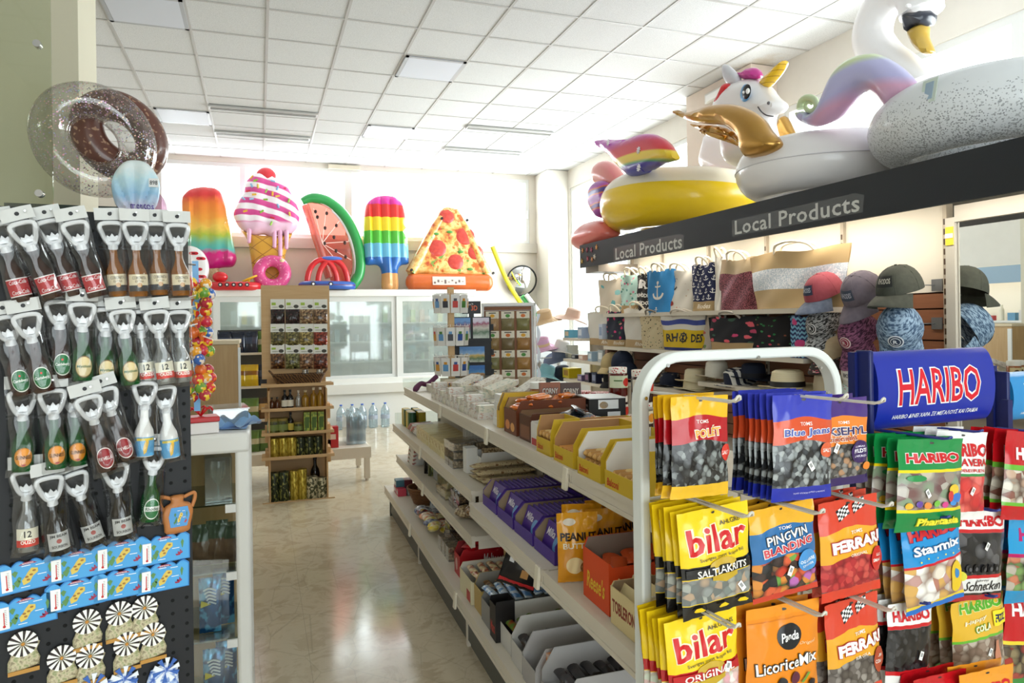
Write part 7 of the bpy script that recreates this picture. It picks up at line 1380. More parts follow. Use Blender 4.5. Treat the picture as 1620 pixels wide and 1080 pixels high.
for i in range(8): gput('nut_bag', MB().bx(-.075, .075, -.009, .009, 0, .17).mesh('nut_bag', gw), 'grey white upright pack leaning in the row of the third shelf, %s' % ORD[i], 'snack pack', .30 + .004 * i, -.95 - .05 * i - .5, Z3 + .003, 'upright packs on the third shelf', (-18, 0, -8))
nutm = mat('nuts_in_clear_box', rough=.2, coat=.5, fn=lambda k: k.ramp(k.vor(k.co(), 85, 0), [(.1, 'b08a60'), (.4, '8a6440'), (.7, '4a3220')])); nutp = mat('pale_nuts_in_clear_box', rough=.2, coat=.5, fn=lambda k: k.ramp(k.vor(k.co(), 85, 0), [(.1, 'd0bc98'), (.4, 'b09a74'), (.7, '6a5238')]))
def nutbox(lab, x, y, z, m_, w=.12, d=.09, h=.045, rz=0):
    t = gt('nut_box', lab, 'nut box', x, y, z, 'clear boxes of nuts', rz); MB().bx(-w / 2 + .004, w / 2 - .004, -d / 2 + .004, d / 2 - .004, .003, h - .008).build('nuts', m_, t, bevel=.006); MB().bx(-w / 2, w / 2, -d / 2, d / 2, 0, h).build('clear_box', cb_m, t, smooth=False)
for i in range(4):
    for j in range(3): nutbox('clear box of pale nuts on the third shelf, %s column, layer %s' % (ORD[i], ORD[j]), .12 + .125 * (i % 2), -1.70 - .10 * (i // 2), Z3 + .0455 * j, nutp, rz=3 * j)
tray('narrow white open carton on the third shelf', .10, .16, -1.98, -1.91, Z3, .13, 'e4e2dc', None, .98); tray('white open carton with clear bag on the third shelf', .16, .36, -2.04, -1.93, Z3, .11, 'e6e4de', None, .8)
f = bag_surface(.16, .10, .03, 3); m = MB(); m.sheet(lambda u, v: f(u, v), 10, 10); m.sheet(lambda u, v: f(u, v, 0, True), 6, 6, 0, flip=True); gput('nut_bag', m.mesh('nut_bag', nutp), 'clear bag of pale nuts in the white carton', 'nut bag', .26, -1.985, Z3 + .125, None)
nb = MB(); nb.sheet(lambda u, v: (-.15 + .30 * u, .03 * cos(2 * pi * v), .014 + .014 * sin(2 * pi * v) * min(1, 12 * min(u, 1 - u) + .2)), 10, 10); NB = nb.mesh('nougat_bar', mat('almond_nougat', rough=.3, coat=.3, fn=lambda k: k.ramp(k.noise(k.co(), 55, 2), [(.45, 'cdb78c'), (.56, 'e0d0a8'), (.66, '8a6038')])))
for i, (x, y, z, rz) in enumerate(((.235, -2.10, 0, 4), (.245, -2.17, 0, 2), (.25, -2.24, 0, 4), (.235, -2.13, .029, 3), (.24, -2.20, .029, 1), (.225, -2.15, .058, 5))): gput('nougat_bar', NB, 'long cream almond nougat bar in the stack at the shelf end, %s' % ('bottom back', 'bottom middle', 'bottom front', 'middle back', 'middle front', 'top')[i], 'nougat bar', x, y, Z3 + z, 'nougat bars', (0, 0, rz))
# second shelf
for i in range(4): gput('flour_bag', MB().bx(-.09, .09, -.06, .06, 0, .03).mesh('flat_bag', bk), 'white printed flat bag at the far end of the second shelf, layer %s' % ORD[i], 'flat bag', .16, -.48 - .02 * i, Z2 + .031 * i, 'white printed bags on the second shelf', (10, 0, 8))
for i, (x, y, h, r, m_) in enumerate(((.125, -.84, .17, .022, dark_g), (.14, -.92, .15, .026, olive_m), (.20, -.83, .17, .022, dark_g), (.21, -.93, .13, .026, olive_m))): o = obot(h, r, m_, 'small %s bottle on the second gondola shelf, %s' % (('dark', 'olive green')[i % 2], ('front', 'back')[i // 2]), '14140f', None, 'small oil bottles on the gondola'); o.location = G.w(x, y, Z2)
for i in range(7): gput('sesame_pack', MB().bx(-.07, .07, -.008, .008, 0, .16).mesh('card_pack', C('b9b7b0', .5)), 'grey leaning card pack on the second shelf, %s' % ORD[i], 'snack pack', .20, -1.02 - .045 * i, Z2 + .003, 'grey leaning packs', (-24, 0, -10))
for i in range(4): nutbox('pale yellow biscuit box on the second shelf, %s of the yellow ones' % ORD[i], .17 + .01 * (i % 2), -1.42 - .11 * (i // 2), Z2 + .056 * (i % 2), cw, .20, .10, .055, 4)
for i in range(2):
    for j in range(5 - i): nutbox('clear box of brown nuts in the second shelf stacks, %s stack, layer %s' % (('far', 'near')[i], ORD[j]), .16 + .01 * j, -1.72 - .11 * i, Z2 + .0455 * j * .98, nutm, .17, .10, .044, -3 * j)
for i in range(5):
    m = MB(); m.ell((0, 0, .035), (.09, .06, .035), 14, 8); gput('nut_bag', m.mesh('nut_bag', nutm if i % 2 else nutp), 'clear bag of nuts heaped at the near end of the second shelf, %s' % ORD[i], 'nut bag', .12 + .09 * (i % 3), -1.98 - .11 * (i // 2), Z2 + .001 + .03 * (i // 3), 'heaped nut bags', (0, 0, 25 * i))
# bottom shelf, far bays
for i, (x, y, z, c) in enumerate(((.03, -.24, 0, 'a82438'), (.10, -.24, 0, '5c8c9c'), (.03, -.34, 0, 'c83c50'), (.10, -.34, 0, '9c9c98'), (.03, -.26, .05, '3c6c7c'), (.16, -.28, 0, '8c2c3c'), (.09, -.27, .05, '6c2430'))):
    m = MB(); m.bx(-.03, .03, -.045, .045, 0, .049); m.bx(-.0305, -.0301, -.03, .03, .01, .035, 1); gput('soap_carton', m.mesh('small_carton', [C(c, .4), C('d8d4d0', .5)], False), 'small %s carton at the far end of the bottom shelf, %s' % (('red', 'teal', 'pink', 'grey', 'dark teal', 'maroon', 'dark red')[i], 'stacked on top' if z else 'on the shelf'), 'small carton', x, y, ZB + z, 'small cartons at the far end')
t = gt('round_wicker_basket', 'round brown wicker basket on the bottom gondola shelf', 'basket', .16, -.62, ZB); m = MB()
for i in range(11): r_ = .085 + .045 * i / 10; m.tube([(r_ * cos(q * pi / 16), r_ * sin(q * pi / 16), .006 + i * .0105) for q in range(32)], .0068, 6, 0, True)
m.lathe([(0, .002), (.085, .003), (.085, .007), (0, .008)], 20); m.build('woven_body', mat('red_brown_wicker', rough=.6, fn=lambda k: k.mix(k.wave(k.co(), 60, 3, 'Z', 1), '4a2a16', '8a5c34')), t)
for i, (x, y, c) in enumerate((( -.03, -.02, 'd8ccb0'), (.05, .02, '7a3c78'), (.02, -.06, 'c8b890'), (.0, .06, '8c4c84'))): gput('soap_bar', MB().box((0, 0, .015), (.055, .04, .03)).mesh('soap_bar', C(c, .5)), '%s soap bar in the round wicker basket, %s' % (('cream', 'purple', 'tan', 'mauve')[i], ORD[i]), 'soap bar', .16 + x, -.62 + y, ZB + .085, 'soap bars in the basket', (8, -10, 30 * i))
for i in range(6): gput('sponge_pack', MB().bx(-.05, .05, -.014, .014, 0, .13).mesh('tall_card', mat('grey_printed_card', rough=.4, fn=lambda k: k.ramp(k.noise(k.sc(k.co(), 30, 30, 14), 1, 1), [(.42, 'd0d4d4'), (.5, '8c949c'), (.6, '3c4c5c')]))), 'upright grey printed card pack beside the basket, %s' % ORD[i], 'card pack', .19 + .01 * i, -.84 - .035 * i, ZB + .002, 'upright card packs', (-10, 0, -12))
gel = [foil('wrapper_%d' % i, st, 16) for i, st in enumerate(([(.35, 'd8c030'), (.5, 'ece0b0'), (.6, 'c03428')], [(.35, '2c3c6c'), (.5, 'c8ccd0'), (.6, '1c2848')], [(.35, 'd86a1c'), (.5, 'ece0c8'), (.6, 'b82420')], [(.3, 'a81c24'), (.5, '3c2c2c'), (.62, 'd8b040')]))]
for i in range(26):
    m = MB(); m.ell((0, 0, .022), (.055, .04, .022), 12, 8); gput('wrapped_biscuit', m.mesh('wrapped_biscuit', gel[(0, 0, 2, 0, 1, 2, 3)[i % 7] if i > 3 else 1]), '%s wrapped biscuit in the heap on the bottom shelf, piece %d from the far end' % (('yellow', 'navy', 'orange', 'red')[(0, 0, 2, 0, 1, 2, 3)[i % 7] if i > 3 else 1], i + 1), 'biscuit', .05 + .085 * (i % 3) + .01 * (i % 2), -.98 - .055 * (i // 3), ZB + .001 + .03 * ((i * 5) % 3 == 0), 'wrapped biscuit heap', (rnd.uniform(-15, 15), rnd.uniform(-15, 15), rnd.uniform(0, 180)))
for i in range(3):
    for j in range(3 if i else 4): nutbox('flat clear box of dark nuts on the bottom shelf, %s stack, layer %s' % (ORD[i], ORD[j]), .24 - .07 * (i == 2), -1.28 - .14 * i, ZB + .0405 * j, nutm, .16, .12, .04)
for i in range(6): nutbox('clear tub of pale nuts on the bottom shelf by the red carton, %s' % ORD[i], .06 + .085 * (i % 2), -1.66 - .09 * (i // 2), ZB, (nutp, nutm)[i % 2], .075, .075, .075 + .0 * i)
# bottom shelf, near bays
tray('red chocolate carton on the bottom shelf', .02, .32, -2.13, -2.02, ZB, .15, 'b4121c', '8a2024', .7, [('T', 'Maltesers', .40, .80, .3, .72, .02, .25, 'f0e4e0'), ('P', circ(.75, .28, .05, .1, 10), 'd88c3c')], [('P', circ(.4, .5, .2, .3, 10), 'd8a8a0')], near=.92)
rdb = wrap_mesh(.13, .07, .03, C('b0141e', .3))
for i in range(8): gput('sweet_bag', rdb, 'red sweet packet heaped in the red carton, %s' % ORD[i], 'sweets', .10 + .055 * (i % 4), -2.05 - .04 * (i // 4), ZB + .12 + .012 * (i % 3), 'red sweet packets', (rnd.uniform(-10, 10), 0, 60))
blw = wrap_mesh(.10, .03, .018, foil('blue_foil_wrapper', [(.4, '24489c'), (.52, 'd8e0ec'), (.6, '3c68b8')], 22)); lbw = wrap_mesh(.12, .034, .02, foil('sky_foil_wrapper', [(.4, '4c84c0'), (.5, 'd8e4ec'), (.6, '88b8dc')], 22)); rbw = wrap_mesh(.11, .034, .02, foil('red_yellow_wrapper', [(.38, 'e0cc9c'), (.5, 'a83028'), (.56, 'e8d8b0'), (.66, '5c3420')], 16)); bkw = wrap_mesh(.11, .04, .022, foil('black_foil_wrapper', [(.45, '1c1618'), (.56, '5c3c3c'), (.62, 'b8b0a8')], 18)); grw = wrap_mesh(.11, .036, .02, foil('green_red_wrapper', [(.4, '6c8a34'), (.5, 'b83428'), (.6, 'd8b888')], 16)); brw = wrap_mesh(.10, .03, .018, foil('bronze_wrapper', [(.4, '6c4828'), (.55, 'b08c50')], 20))
def fill(me, n, cols, x0, y0, dx, dy, z, lab, grp, rz=90):
    for i in range(n): gput('wrapped_bar', me, lab + ', %s' % (ORD[i] if i < 16 else 'last'), 'chocolate bar', x0 + dx * (i % cols), y0 - dy * (i // cols), z + .004 * (i % 3), grp, (rnd.uniform(-8, 8), rnd.uniform(-5, 5), rz + rnd.uniform(-6, 6)))
tray('low tray of blue wrapped bars', .015, .30, -2.235, -2.155, ZB, .05, 'b8bcc4', None, .9, near=.8); fill(blw, 14, 7, .045, -2.185, .038, .03, ZB + .035, 'blue foil bar in the low tray', 'blue foil bars')
bt = gt('cardboard_price_card', 'upright blue and orange price card leaning behind the blue bars', 'price card', .25, -2.24, ZB + .05, None, -15); m = MB(); m.bx(-.035, .035, -.012, .012, 0, .11); f = lambda u, v: (-.035 + .07 * u, -.0125, .11 * v); m.flat(circ(.5, .62, .42, .26, 18), f, 1); m.flat(circ(.5, .62, .25, .15, 16), lambda u, v: (f(u, v)[0], -.013, f(u, v)[2]), 2); m.text('7.5', f, .2, .8, .08, .3, 3, .02); m.build('card', [C('d8b070', .5), C('d8e0e8', .4), C('2c5cac', .4), C('8c4820', .5)], t if 0 else bt, smooth=False); bt.rotation_euler[0] = R(-8)
tray('cream carton of red and yellow bars', -.015, .30, -2.47, -2.27, ZB, .13, 'ddd2ae', 'd0cabc', .82, (), [('P', rect(.62, .92, .05, .5), 'b02820')], near=.75); fill(rbw, 12, 6, .03, -2.33, .048, .08, ZB + .10, 'red and cream wrapped bar in the cream carton', 'red and cream bars')
tray('ochre lidded carton with bronze bars', -.005, .31, -2.60, -2.49, ZB, .15, 'b89a58', '8c867c', .7, [('T', 'BREAK', .1, .3, .62, .72, .01, 0, '6c5424')], (), near=.72); fill(brw, 10, 5, .05, -2.54, .05, .04, ZB + .095, 'bronze wrapped bar in the ochre carton', 'bronze wrapped bars')
tray('grey carton of sky blue bars', -.01, .31, -2.76, -2.62, ZB, .13, '8a8884', '8a8884', .72, near=.95); fill(lbw, 14, 7, .02, -2.65, .045, .065, ZB + .115, 'sky blue foil bar in the grey carton', 'sky blue bars')
tray('narrow black and red carton on the bottom shelf', -.02, .06, -2.86, -2.78, ZB, .16, '1c1818', None, .9, (), [('T', 'Mars', .15, .85, .2, .5, .03, .1, 'c02820')])
bb = bag_surface(.15, .19, .02, 4)
t = gt('hanging_bag', 'black and red pouch hanging from the shelf edge', 'sweets pouch', .10, -2.93, ZB + .41, None, -24); m = MB(); m.sheet(lambda u, v: bb(u, v), 12, 14); m.sheet(lambda u, v: bb(u, v, 0, True), 6, 8, 0, flip=True); m.text('Mars', lambda u, v: bb(u, v, .001), .25, .85, .55, .75, 1, .03, .15, .05); m.flat(rect(.02, .98, .05, .14), lambda u, v: bb(u, v, .0008), 1, .1); m.flat(rect(.15, .28, .5, .6), lambda u, v: bb(u, v, .001), 2); m.flat(rect(.55, .75, .25, .42), lambda u, v: bb(u, v, .001), 3, .1); m.build('pouch', [C('1a1718', .25), C('b8282c', .3), C('e0e0e0', .4), C('b88448', .4)], t); t.rotation_euler[1] = R(18)
tray('white carton of red and green bars', .0, .33, -2.99, -2.85, ZB, .15, 'd2cfc8', 'd2cfc8', .55, near=.62); fill(grw, 14, 7, .04, -2.89, .042, .055, ZB + .065, 'red and green wrapped bar in the white carton', 'red and green bars')
tray('pale carton of black wrapped bars', -.005, .34, -3.13, -3.01, ZB, .16, 'c4c0ba', 'c9c6c0', .5, near=.6); fill(bkw, 12, 6, .04, -3.04, .05, .05, ZB + .07, 'black wrapped bar in the pale carton', 'black wrapped bars')
tray('grey carton with a dark red face', -.01, .34, -3.28, -3.15, ZB, .16, 'a8a4a2', 'b8b4b2', .5, [('P', rect(.25, .7, 0, .45), 'a01824')], near=.95); tray('open grey carton nearest on the bottom shelf', .0, .36, -3.50, -3.31, ZB, .17, 'a9a6a4', 'a9a6a4', .4, near=.9); fill(bkw, 10, 5, .06, -3.36, .05, .06, ZB + .08, 'dark wrapped bar in the nearest grey carton', 'dark wrapped bars')
t = gt('wafer_box', 'upright orange and white wafer box between the grey cartons', 'wafer box', .06, -3.292, ZB, None, 0); MB().bx(-.03, .05, -.012, .012, 0, .14).build('box', foil('orange_white_print', [(.4, 'd8823c'), (.55, 'e8e0d4'), (.65, 'c86a28')], 12), t, smooth=False)
for i in range(2):
    t = gt('chocolate_box', 'olive brown box with pink lettering at the back of the bottom shelf, %s' % ('lower', 'upper')[i], 'box', .37 - .2 * 0, -3.0 - .0 * i, ZB + .0 + .126 * i, 'olive brown boxes', 0); m = MB(); m.bx(-.02, .02, -.30, .06, 0, .125); f = lambda u, v: (-.0206, .06 - .36 * u, .125 * v); m.flat([(0, .3), (1, .55), (1, .7), (0, .45)], f, 1); m.text('DERBY', lambda u, v: (-.0212, f(u, v)[1], f(u, v)[2]), .25, .75, .3, .75, 2, .04); m.build('box', [C('5a4a18', .45), C('a08c1c', .4), C('b02440', .4)], t, smooth=False)
# ---------------------------------------------------------------- fascia lettering, tote bags, hats, caps on the right display
def FY(px, py): q = U(px, py, x=2.8); return q.y, q.z
def fas(u, v, e=0): return (2.799 - e, u, v)            # u = world y (text runs towards the camera), v = z
def sign(px0, px1, pyb0, pyt0, rot):
    y0, zb = FY(px0, pyb0); y1, zt = FY(px1, pyt0); m = MB()
    f = lambda u, v, e=0: (2.7995 - e, y0 + (y1 - y0) * u, zb + (zt - zb) * v)
    m.flat(spline([(-.03, -.1, 0), (1.02, -.1, 0), (1.03, .9, 0), (.97, 1.12, 0), (-.03, 1.1, 0)], 1, True), lambda u, v: f(u, v, .0003), 0)
    m.text('Local Products', lambda u, v: f(u, v, .001), .0, 1, -.02, 1.02, 1, .015, 0, 0, rot, False, 1.06); m.v = [(a - XB, b - 3.3, c) for a, b, c in m.v]
    m.build('sign_lettering', [C('4a4c4e', .25), C('c9c9c4', .5)], disp, smooth=False)
sign(974, 1079, 411, 371, 0); sign(1163, 1360, 371, 307, 0)
for i, (px, py, c) in enumerate(((922, 396, 'c8844c'), (929, 395, 'a04860'), (936, 395, 'a04860'), (944, 391, 'd0904c'), (921, 413, 'c8a04c'), (930, 409, 'a84858'), (937, 410, 'c8844c'), (941, 406, 'd8d0c0'))):
    y, z = FY(px, py); m = MB(); P = [((.026 if k % 2 == 0 else .010) * cos(k * pi / 5 + i), (.026 if k % 2 == 0 else .010) * sin(k * pi / 5 + i)) for k in range(10)]; m.prism(P, .006, 0, lambda a, b, c_, y=y, z=z: (2.7995 - b - XB, y + a - 3.3, z + c_)); m.build('starfish_decal', C(c, .5), disp, smooth=False)

def anchor(cx, cz, s, sx=1):
    out = [circ(cx, cz + .42 * s, .09 * s * sx, .09 * s, 10), rect(cx - .035 * s * sx, cx + .035 * s * sx, cz - .38 * s, cz + .36 * s), rect(cx - .2 * s * sx, cx + .2 * s * sx, cz + .18 * s, cz + .25 * s)]
    a = [(cx + .36 * s * sx * cos(R(q)), cz - .08 * s + .34 * s * sin(R(q))) for q in range(195, 346, 15)]; b = [(cx + .27 * s * sx * cos(R(q)), cz - .04 * s + .26 * s * sin(R(q))) for q in range(345, 194, -15)]
    out.append(a + b); return out
FACE = R(-84)
def tote(lab, px0, px1, pyt, z, m_, prints=(), xx=3.02, d=.09, hand='e6dcc8', taper=.14, rope=True, yaw=0, grp='tote bags on the display'):
    a = U(px0, pyt + 30, x=xx); b = U(px1, pyt + 30, x=xx); w = abs(a.y - b.y); h = U((px0 + px1) / 2, pyt, x=xx).z - z
    t = thing('tote_bag', lab, 'tote bag', (xx + .03, (a.y + b.y) / 2, z + .0005), FACE + R(yaw), grp); sd = px0 % 7
    def f(u, v, e=0, s=-1):
        bl = max(0, 4 * u * (1 - u)) ** .4; wr = .008 * sin(7 * u + 5 * v + sd) * v + .005 * sin(13 * u - 9 * v + sd)
        return ((u - .5) * w * (1 - taper + taper * v), s * (d / 2 * bl * (1 - .55 * v) + wr * (s == -1)) + s * e, h * v * (1 + .03 * sin(3 * u * pi + sd)))
    m = MB(); m.sheet(lambda u, v: f(u, v), 14, 14); m.sheet(lambda u, v: f(u, v, 0, 1), 14, 8, 0, flip=True); m.sheet(lambda u, v: (f(u, 0)[0], f(u, 0)[1] * (1 - 2 * v), .0005), 8, 2)
    cols = []; e = .0012
    for p in prints:
        c = p[-1]; cols.append(c) if c not in cols else 0; k = cols.index(c) + 1; g = (lambda e: (lambda u, v: f(u, v, e)))(e)
        if p[0] == 'T': m.text(p[1], g, p[2], p[3], p[4], p[5], k, p[6], p[7], .1)
        elif p[0] == 'P': m.flat(p[1], g, k, .12)
        e += .0003
    m.build('bag_body', [m_] + [C(c, .6) for c in cols], t)
    if rope:
        for s_ in (-1, 1):
            hm = MB(); hh = .05 if h < .3 else .07; hm.tube(spline([(-w * .2, s_ * .022, h * .98), (-w * .15, s_ * .03 - .02, h + hh * .6), (0, s_ * .03 - .03, h + hh * .8), (w * .15, s_ * .03 - .02, h + hh * .5), (w * .2, s_ * .022, h * .98)], 5), .008, 7); hm.build('rope_handle', C(hand, .8), t)
    return t
def cloth(name, fn): return mat(name, rough=.8, fn=fn)
def bands(name, st, tan=None): return cloth(name, lambda k: k.ramp(k.xyz()[1], st, True))
def splot(name, base, cols, sc=9, tan=None, thr=.5, tanc='b39468'):
    def fn(k):
        q = k.xyz(); v = k.n('ShaderNodeTexVoronoi'); k.put(v.inputs['Vector'], k.sc(k.co('UV'), 1, 1.3, 1)); v.inputs['Scale'].default_value = sc
        s = k.n('ShaderNodeSeparateColor'); k.put(s.inputs[0], v.outputs[1]); c = k.ramp(s.outputs[0], [(i / len(cols), x) for i, x in enumerate(cols)], True)
        n = k.ma('LESS_THAN', k.ma('ADD', v.outputs[0], k.ma('MULTIPLY', k.noise(k.co('UV'), sc * 3, 2), .35)), thr); c = k.mix(n, base, c)
        return k.mix(k.ma('LESS_THAN', q[1], tan), c, tanc) if tan else c
    return cloth(name, fn)
canvas = cloth('cream_canvas', lambda k: k.ramp(k.xyz()[1], [(0, 'b0946c'), (.2, 'd6d1c8')], True))
WR = ('T', 'Rhodes', .45, .92, .05, .15, .01, .3, 'e8e0d0')
Z_1, Z_2, Z_H = 1.5505, 1.2585, .9655
tote('beige and teal tote at the far end of the upper bag shelf', 946, 985, 442, Z_1, splot('teal_beige_cloth', 'd8cbb8', ['8cc4c4', 'd8cbb8', '6cb0b4'], 3))
tote('teal floral tote with tan base on the upper shelf', 980, 1014, 434, Z_1, splot('teal_floral_cloth', 'b4d4cc', ['d87c94', '6c9c7c', 'e8e0d8', '4c8c84', 'd85c8c'], 8, .2), [WR])
tote('black and white lettered tote on the upper shelf', 1006, 1030, 433, Z_1, splot('letter_print_cloth', '1e1c1e', ['e4e0dc', '1e1c1e', 'd8d4d0'], 14, thr=.38), [('T', 'R', .2, .8, .62, .84, .05, 0, 'f0ece8'), ('T', 'RHODES', .08, .92, .40, .5, .04, 0, 'f0ece8'), ('T', 'RODOS', .08, .92, .2, .3, .04, 0, 'f0ece8')])
tote('bright blue tote with white anchors on the upper shelf', 1022, 1060, 428, Z_1 - .03, cloth('bright_blue_cloth', lambda k: k.mix(k.noise(k.co(), 12, 2), '2a78b4', '3f90cc')), [('P', p, 'ece6dc') for p in anchor(.5, .56, .46, 1.4)] + [('P', p, 'ece6dc') for p in anchor(.45, .10, .2, 1.4)], xx=2.97)
tote('white tote printed with grey nautical drawings on the upper shelf', 1048, 1098, 428, Z_1, splot('nautical_print_cloth', 'd6d0c6', ['8c8680', 'b89078', 'a8a098', 'c86c50'], 6, thr=.3), [('P', p, '4c4844') for p in anchor(.35, .66, .36, .9)] + [('P', circ(.35, .2, .06, .06, 10), 'a83c30')])
tote('navy tote with small white anchors on the upper shelf', 1092, 1130, 418, Z_1, bands('navy_tan_cloth', [(0, 'a8906a'), (.2, '20264a')]), [('P', p, 'e8e6e4') for i in range(4) for j in range(6) for p in anchor(.14 + .24 * i + .1 * (j % 2), .28 + .135 * j, .11, 1.7)] + [WR])
tote('narrow white tote squeezed beside the sequin bag', 1128, 1146, 405, Z_1, cloth('white_cloth', lambda k: k.mix(k.noise(k.co(), 10, 2), 'd4cec4', 'e2ddd4')))
seq = mat('rose_sequins', rough=.3, metal=.35, fn=lambda k: k.ramp(k.xyz()[1], [(0, '8c4a50'), (.74, 'c2ac8c')], True) if 0 else k.mix(k.ma('GREATER_THAN', k.xyz()[1], .72), k.mix(k.ramp(k.vor(k.co(), 140, 0), [(.25, '000000'), (.6, 'ffffff')]), 'a8606a', '542a34'), 'b8a384'))
tote('rose sequin tote with tan top on the upper shelf', 1134, 1196, 410, Z_1, seq)
big = mat('tan_sequin_band', rough=.5, metal=.1, fn=lambda k: k.mix(k.ma('MULTIPLY', k.ma('GREATER_THAN', k.xyz()[1], .34), k.ma('LESS_THAN', k.xyz()[1], .70)), k.mix(k.noise(k.co(), 6, 2), 'b29569', 'c4a97c'), k.mix(k.ramp(k.vor(k.sc(k.co(), 1, 1, 1), 150, 1), [(.2, '000000'), (.9, 'ffffff')]), 'b8c4d0', 'f2f0f2')))
tote('largest tan tote with a white sequin band on the upper shelf', 1188, 1332, 396, Z_1, big, d=.14, taper=.16)
tote('far cream canvas tote with tan base on the lower shelf', 930, 982, 494, Z_2, canvas, [WR]); tote('dark floral flamingo tote beside the far cream tote', 958, 988, 492, Z_2, splot('dark_floral_cloth', '24283a', ['d8487c', '3c6048', 'e08c8c', 'd03c70', '24283a'], 6, .18), [WR], xx=2.99)
tote('second cream canvas tote with tan base on the lower shelf', 986, 1030, 488, Z_2, canvas, [WR], xx=2.99)
tote('tan and black leaf patterned tote on the lower shelf', 1012, 1052, 498, Z_2, splot('leaf_pattern_cloth', 'c9b894', ['3c3428', '6c5c44', '2c2820', '50786c'], 12, thr=.42), hand='7c7468', xx=2.96)
wheel = [('P', circ(.60, .36, .085, .135, 20), '23252c'), ('P', circ(.60, .36, .06, .095, 20), 'd9b51e')] + [('P', [(.60 + .10 * cos(a) - .008 * sin(a), .36 + .16 * sin(a) + .012 * cos(a)), (.60 + .10 * cos(a) + .008 * sin(a), .36 + .16 * sin(a) - .012 * cos(a)), (.60 - .10 * cos(a) + .008 * sin(a), .36 - .16 * sin(a) - .012 * cos(a)), (.60 - .10 * cos(a) - .008 * sin(a), .36 - .16 * sin(a) + .012 * cos(a))], '23252c') for a in (0, pi / 4, pi / 2, 3 * pi / 4)]
tote('yellow and white striped RHODES tote on the lower shelf', 1046, 1108, 498, Z_2, bands('rhodes_stripe_cloth', [(0, '28306c'), (.08, 'd9b51e'), (.58, 'd8d2c8'), (.72, '3c4a94'), (.86, 'd8d2c8')]), [('T', 'RH', .16, .46, .24, .48, .03, 0, '23252c'), ('T', 'DES', .76, .98, .24, .48, .03, 0, '23252c')] + wheel, xx=2.97, hand='b8b0a4')
tote('pale floral tote with pink and green blooms on the lower shelf', 1090, 1128, 496, Z_2, splot('pale_floral_cloth', 'c9bcae', ['c86c5c', '7c9c5c', 'd8a8a0', '9c4c5c'], 5), rope=False)
tote('black floral tote with tan base on the lower shelf', 1120, 1190, 502, Z_2, splot('black_floral_cloth', '1c1c22', ['d84c7c', 'e0606c', '3c5c4c', 'b84060'], 5, .3), xx=2.97, hand='a8a098')
tote('black tote with pink flamingos and green cacti on the lower shelf', 1182, 1250, 500, Z_2, splot('flamingo_cactus_cloth', '18161a', ['2c7c44', 'd84860', '18161a', '3c8c50', '8c4c34'], 8, thr=.45), rope=False)
def chev(k):
    q = k.xyz(); w = k.ma('ABSOLUTE', k.ma('SUBTRACT', k.ma('FRACT', k.ma('MULTIPLY', q[0], 6)), .5)); return k.ramp(k.ma('FRACT', k.ma('ADD', k.ma('MULTIPLY', q[1], 9), w)), [(0, '24305c'), (.5, '7cb0cc')], True)
tote('blue chevron tote with a pink flamingo on the lower shelf', 1246, 1286, 500, Z_2, cloth('chevron_cloth', chev), [('P', circ(.5, .35, .2, .1, 14), 'c83c7c'), ('P', circ(.25, .85, .12, .08, 12), 'c83c7c'), ('P', circ(.85, .8, .1, .08, 12), 'c83c7c')], xx=2.96, rope=False)

# hats
def straw(nm, c1, c2): return mat(nm, rough=.75, fn=lambda k: k.mix(k.wave(k.co(), 60, 1, 'Z', 1), c1, c2))
def hat(lab, loc, m_, band=None, r=.085, brim=.07, h=.10, tilt=(0, 0, 0), dent=True, grp='brimmed hats on the display', sag=.012, nm='brimmed_hat', cat='hat'):
    t = thing(nm, lab, cat, loc, 0, grp); t.rotation_euler = [R(q) for q in tilt]
    m = MB(); R1 = r + brim; n = 28
    pr = [(R1, sag * 0 + .004), (R1 * .97, .0), (r * 1.15, .003), (r * 1.0, .012), (r * .98, h * .5), (r * .90, h * .9), (r * .7, h), (0, h * (.86 if dent else 1.02))]
    vs = []
    m.lathe([(R1 * .98, -.001), (R1, .003)] + pr[1:], n, 0, (0, 0, .004)); m.v = [(x, y * .86 if x * x + y * y < (r * 1.1) ** 2 else y * .9, z + (sag * 2.2 * (abs(x) / R1) ** 2 if x * x + y * y > (r * 1.12) ** 2 else 0)) for x, y, z in m.v]
    m.build('hat_body', m_, t)
    if band: b = MB(); b.lathe([(r * 1.02, .016), (r * 1.0, .016 + h * .28)], n, 0, (0, 0, .004), .86); b.build('hat_band', C(band, .6), t)
    return t
cream_h, white_h, navy_h = straw('cream_straw', 'd2c4a0', 'e2d6b6'), straw('white_straw', 'cfc8b8', 'dcd6c8'), mat('navy_felt', '1c2438', .85)
def HP(px, py, x): return U(px, py, x=x)
def onshelf(px, x=3.04): return (x, U(px, 600, x=x).y, Z_H if px < 1110 else 1.0505)
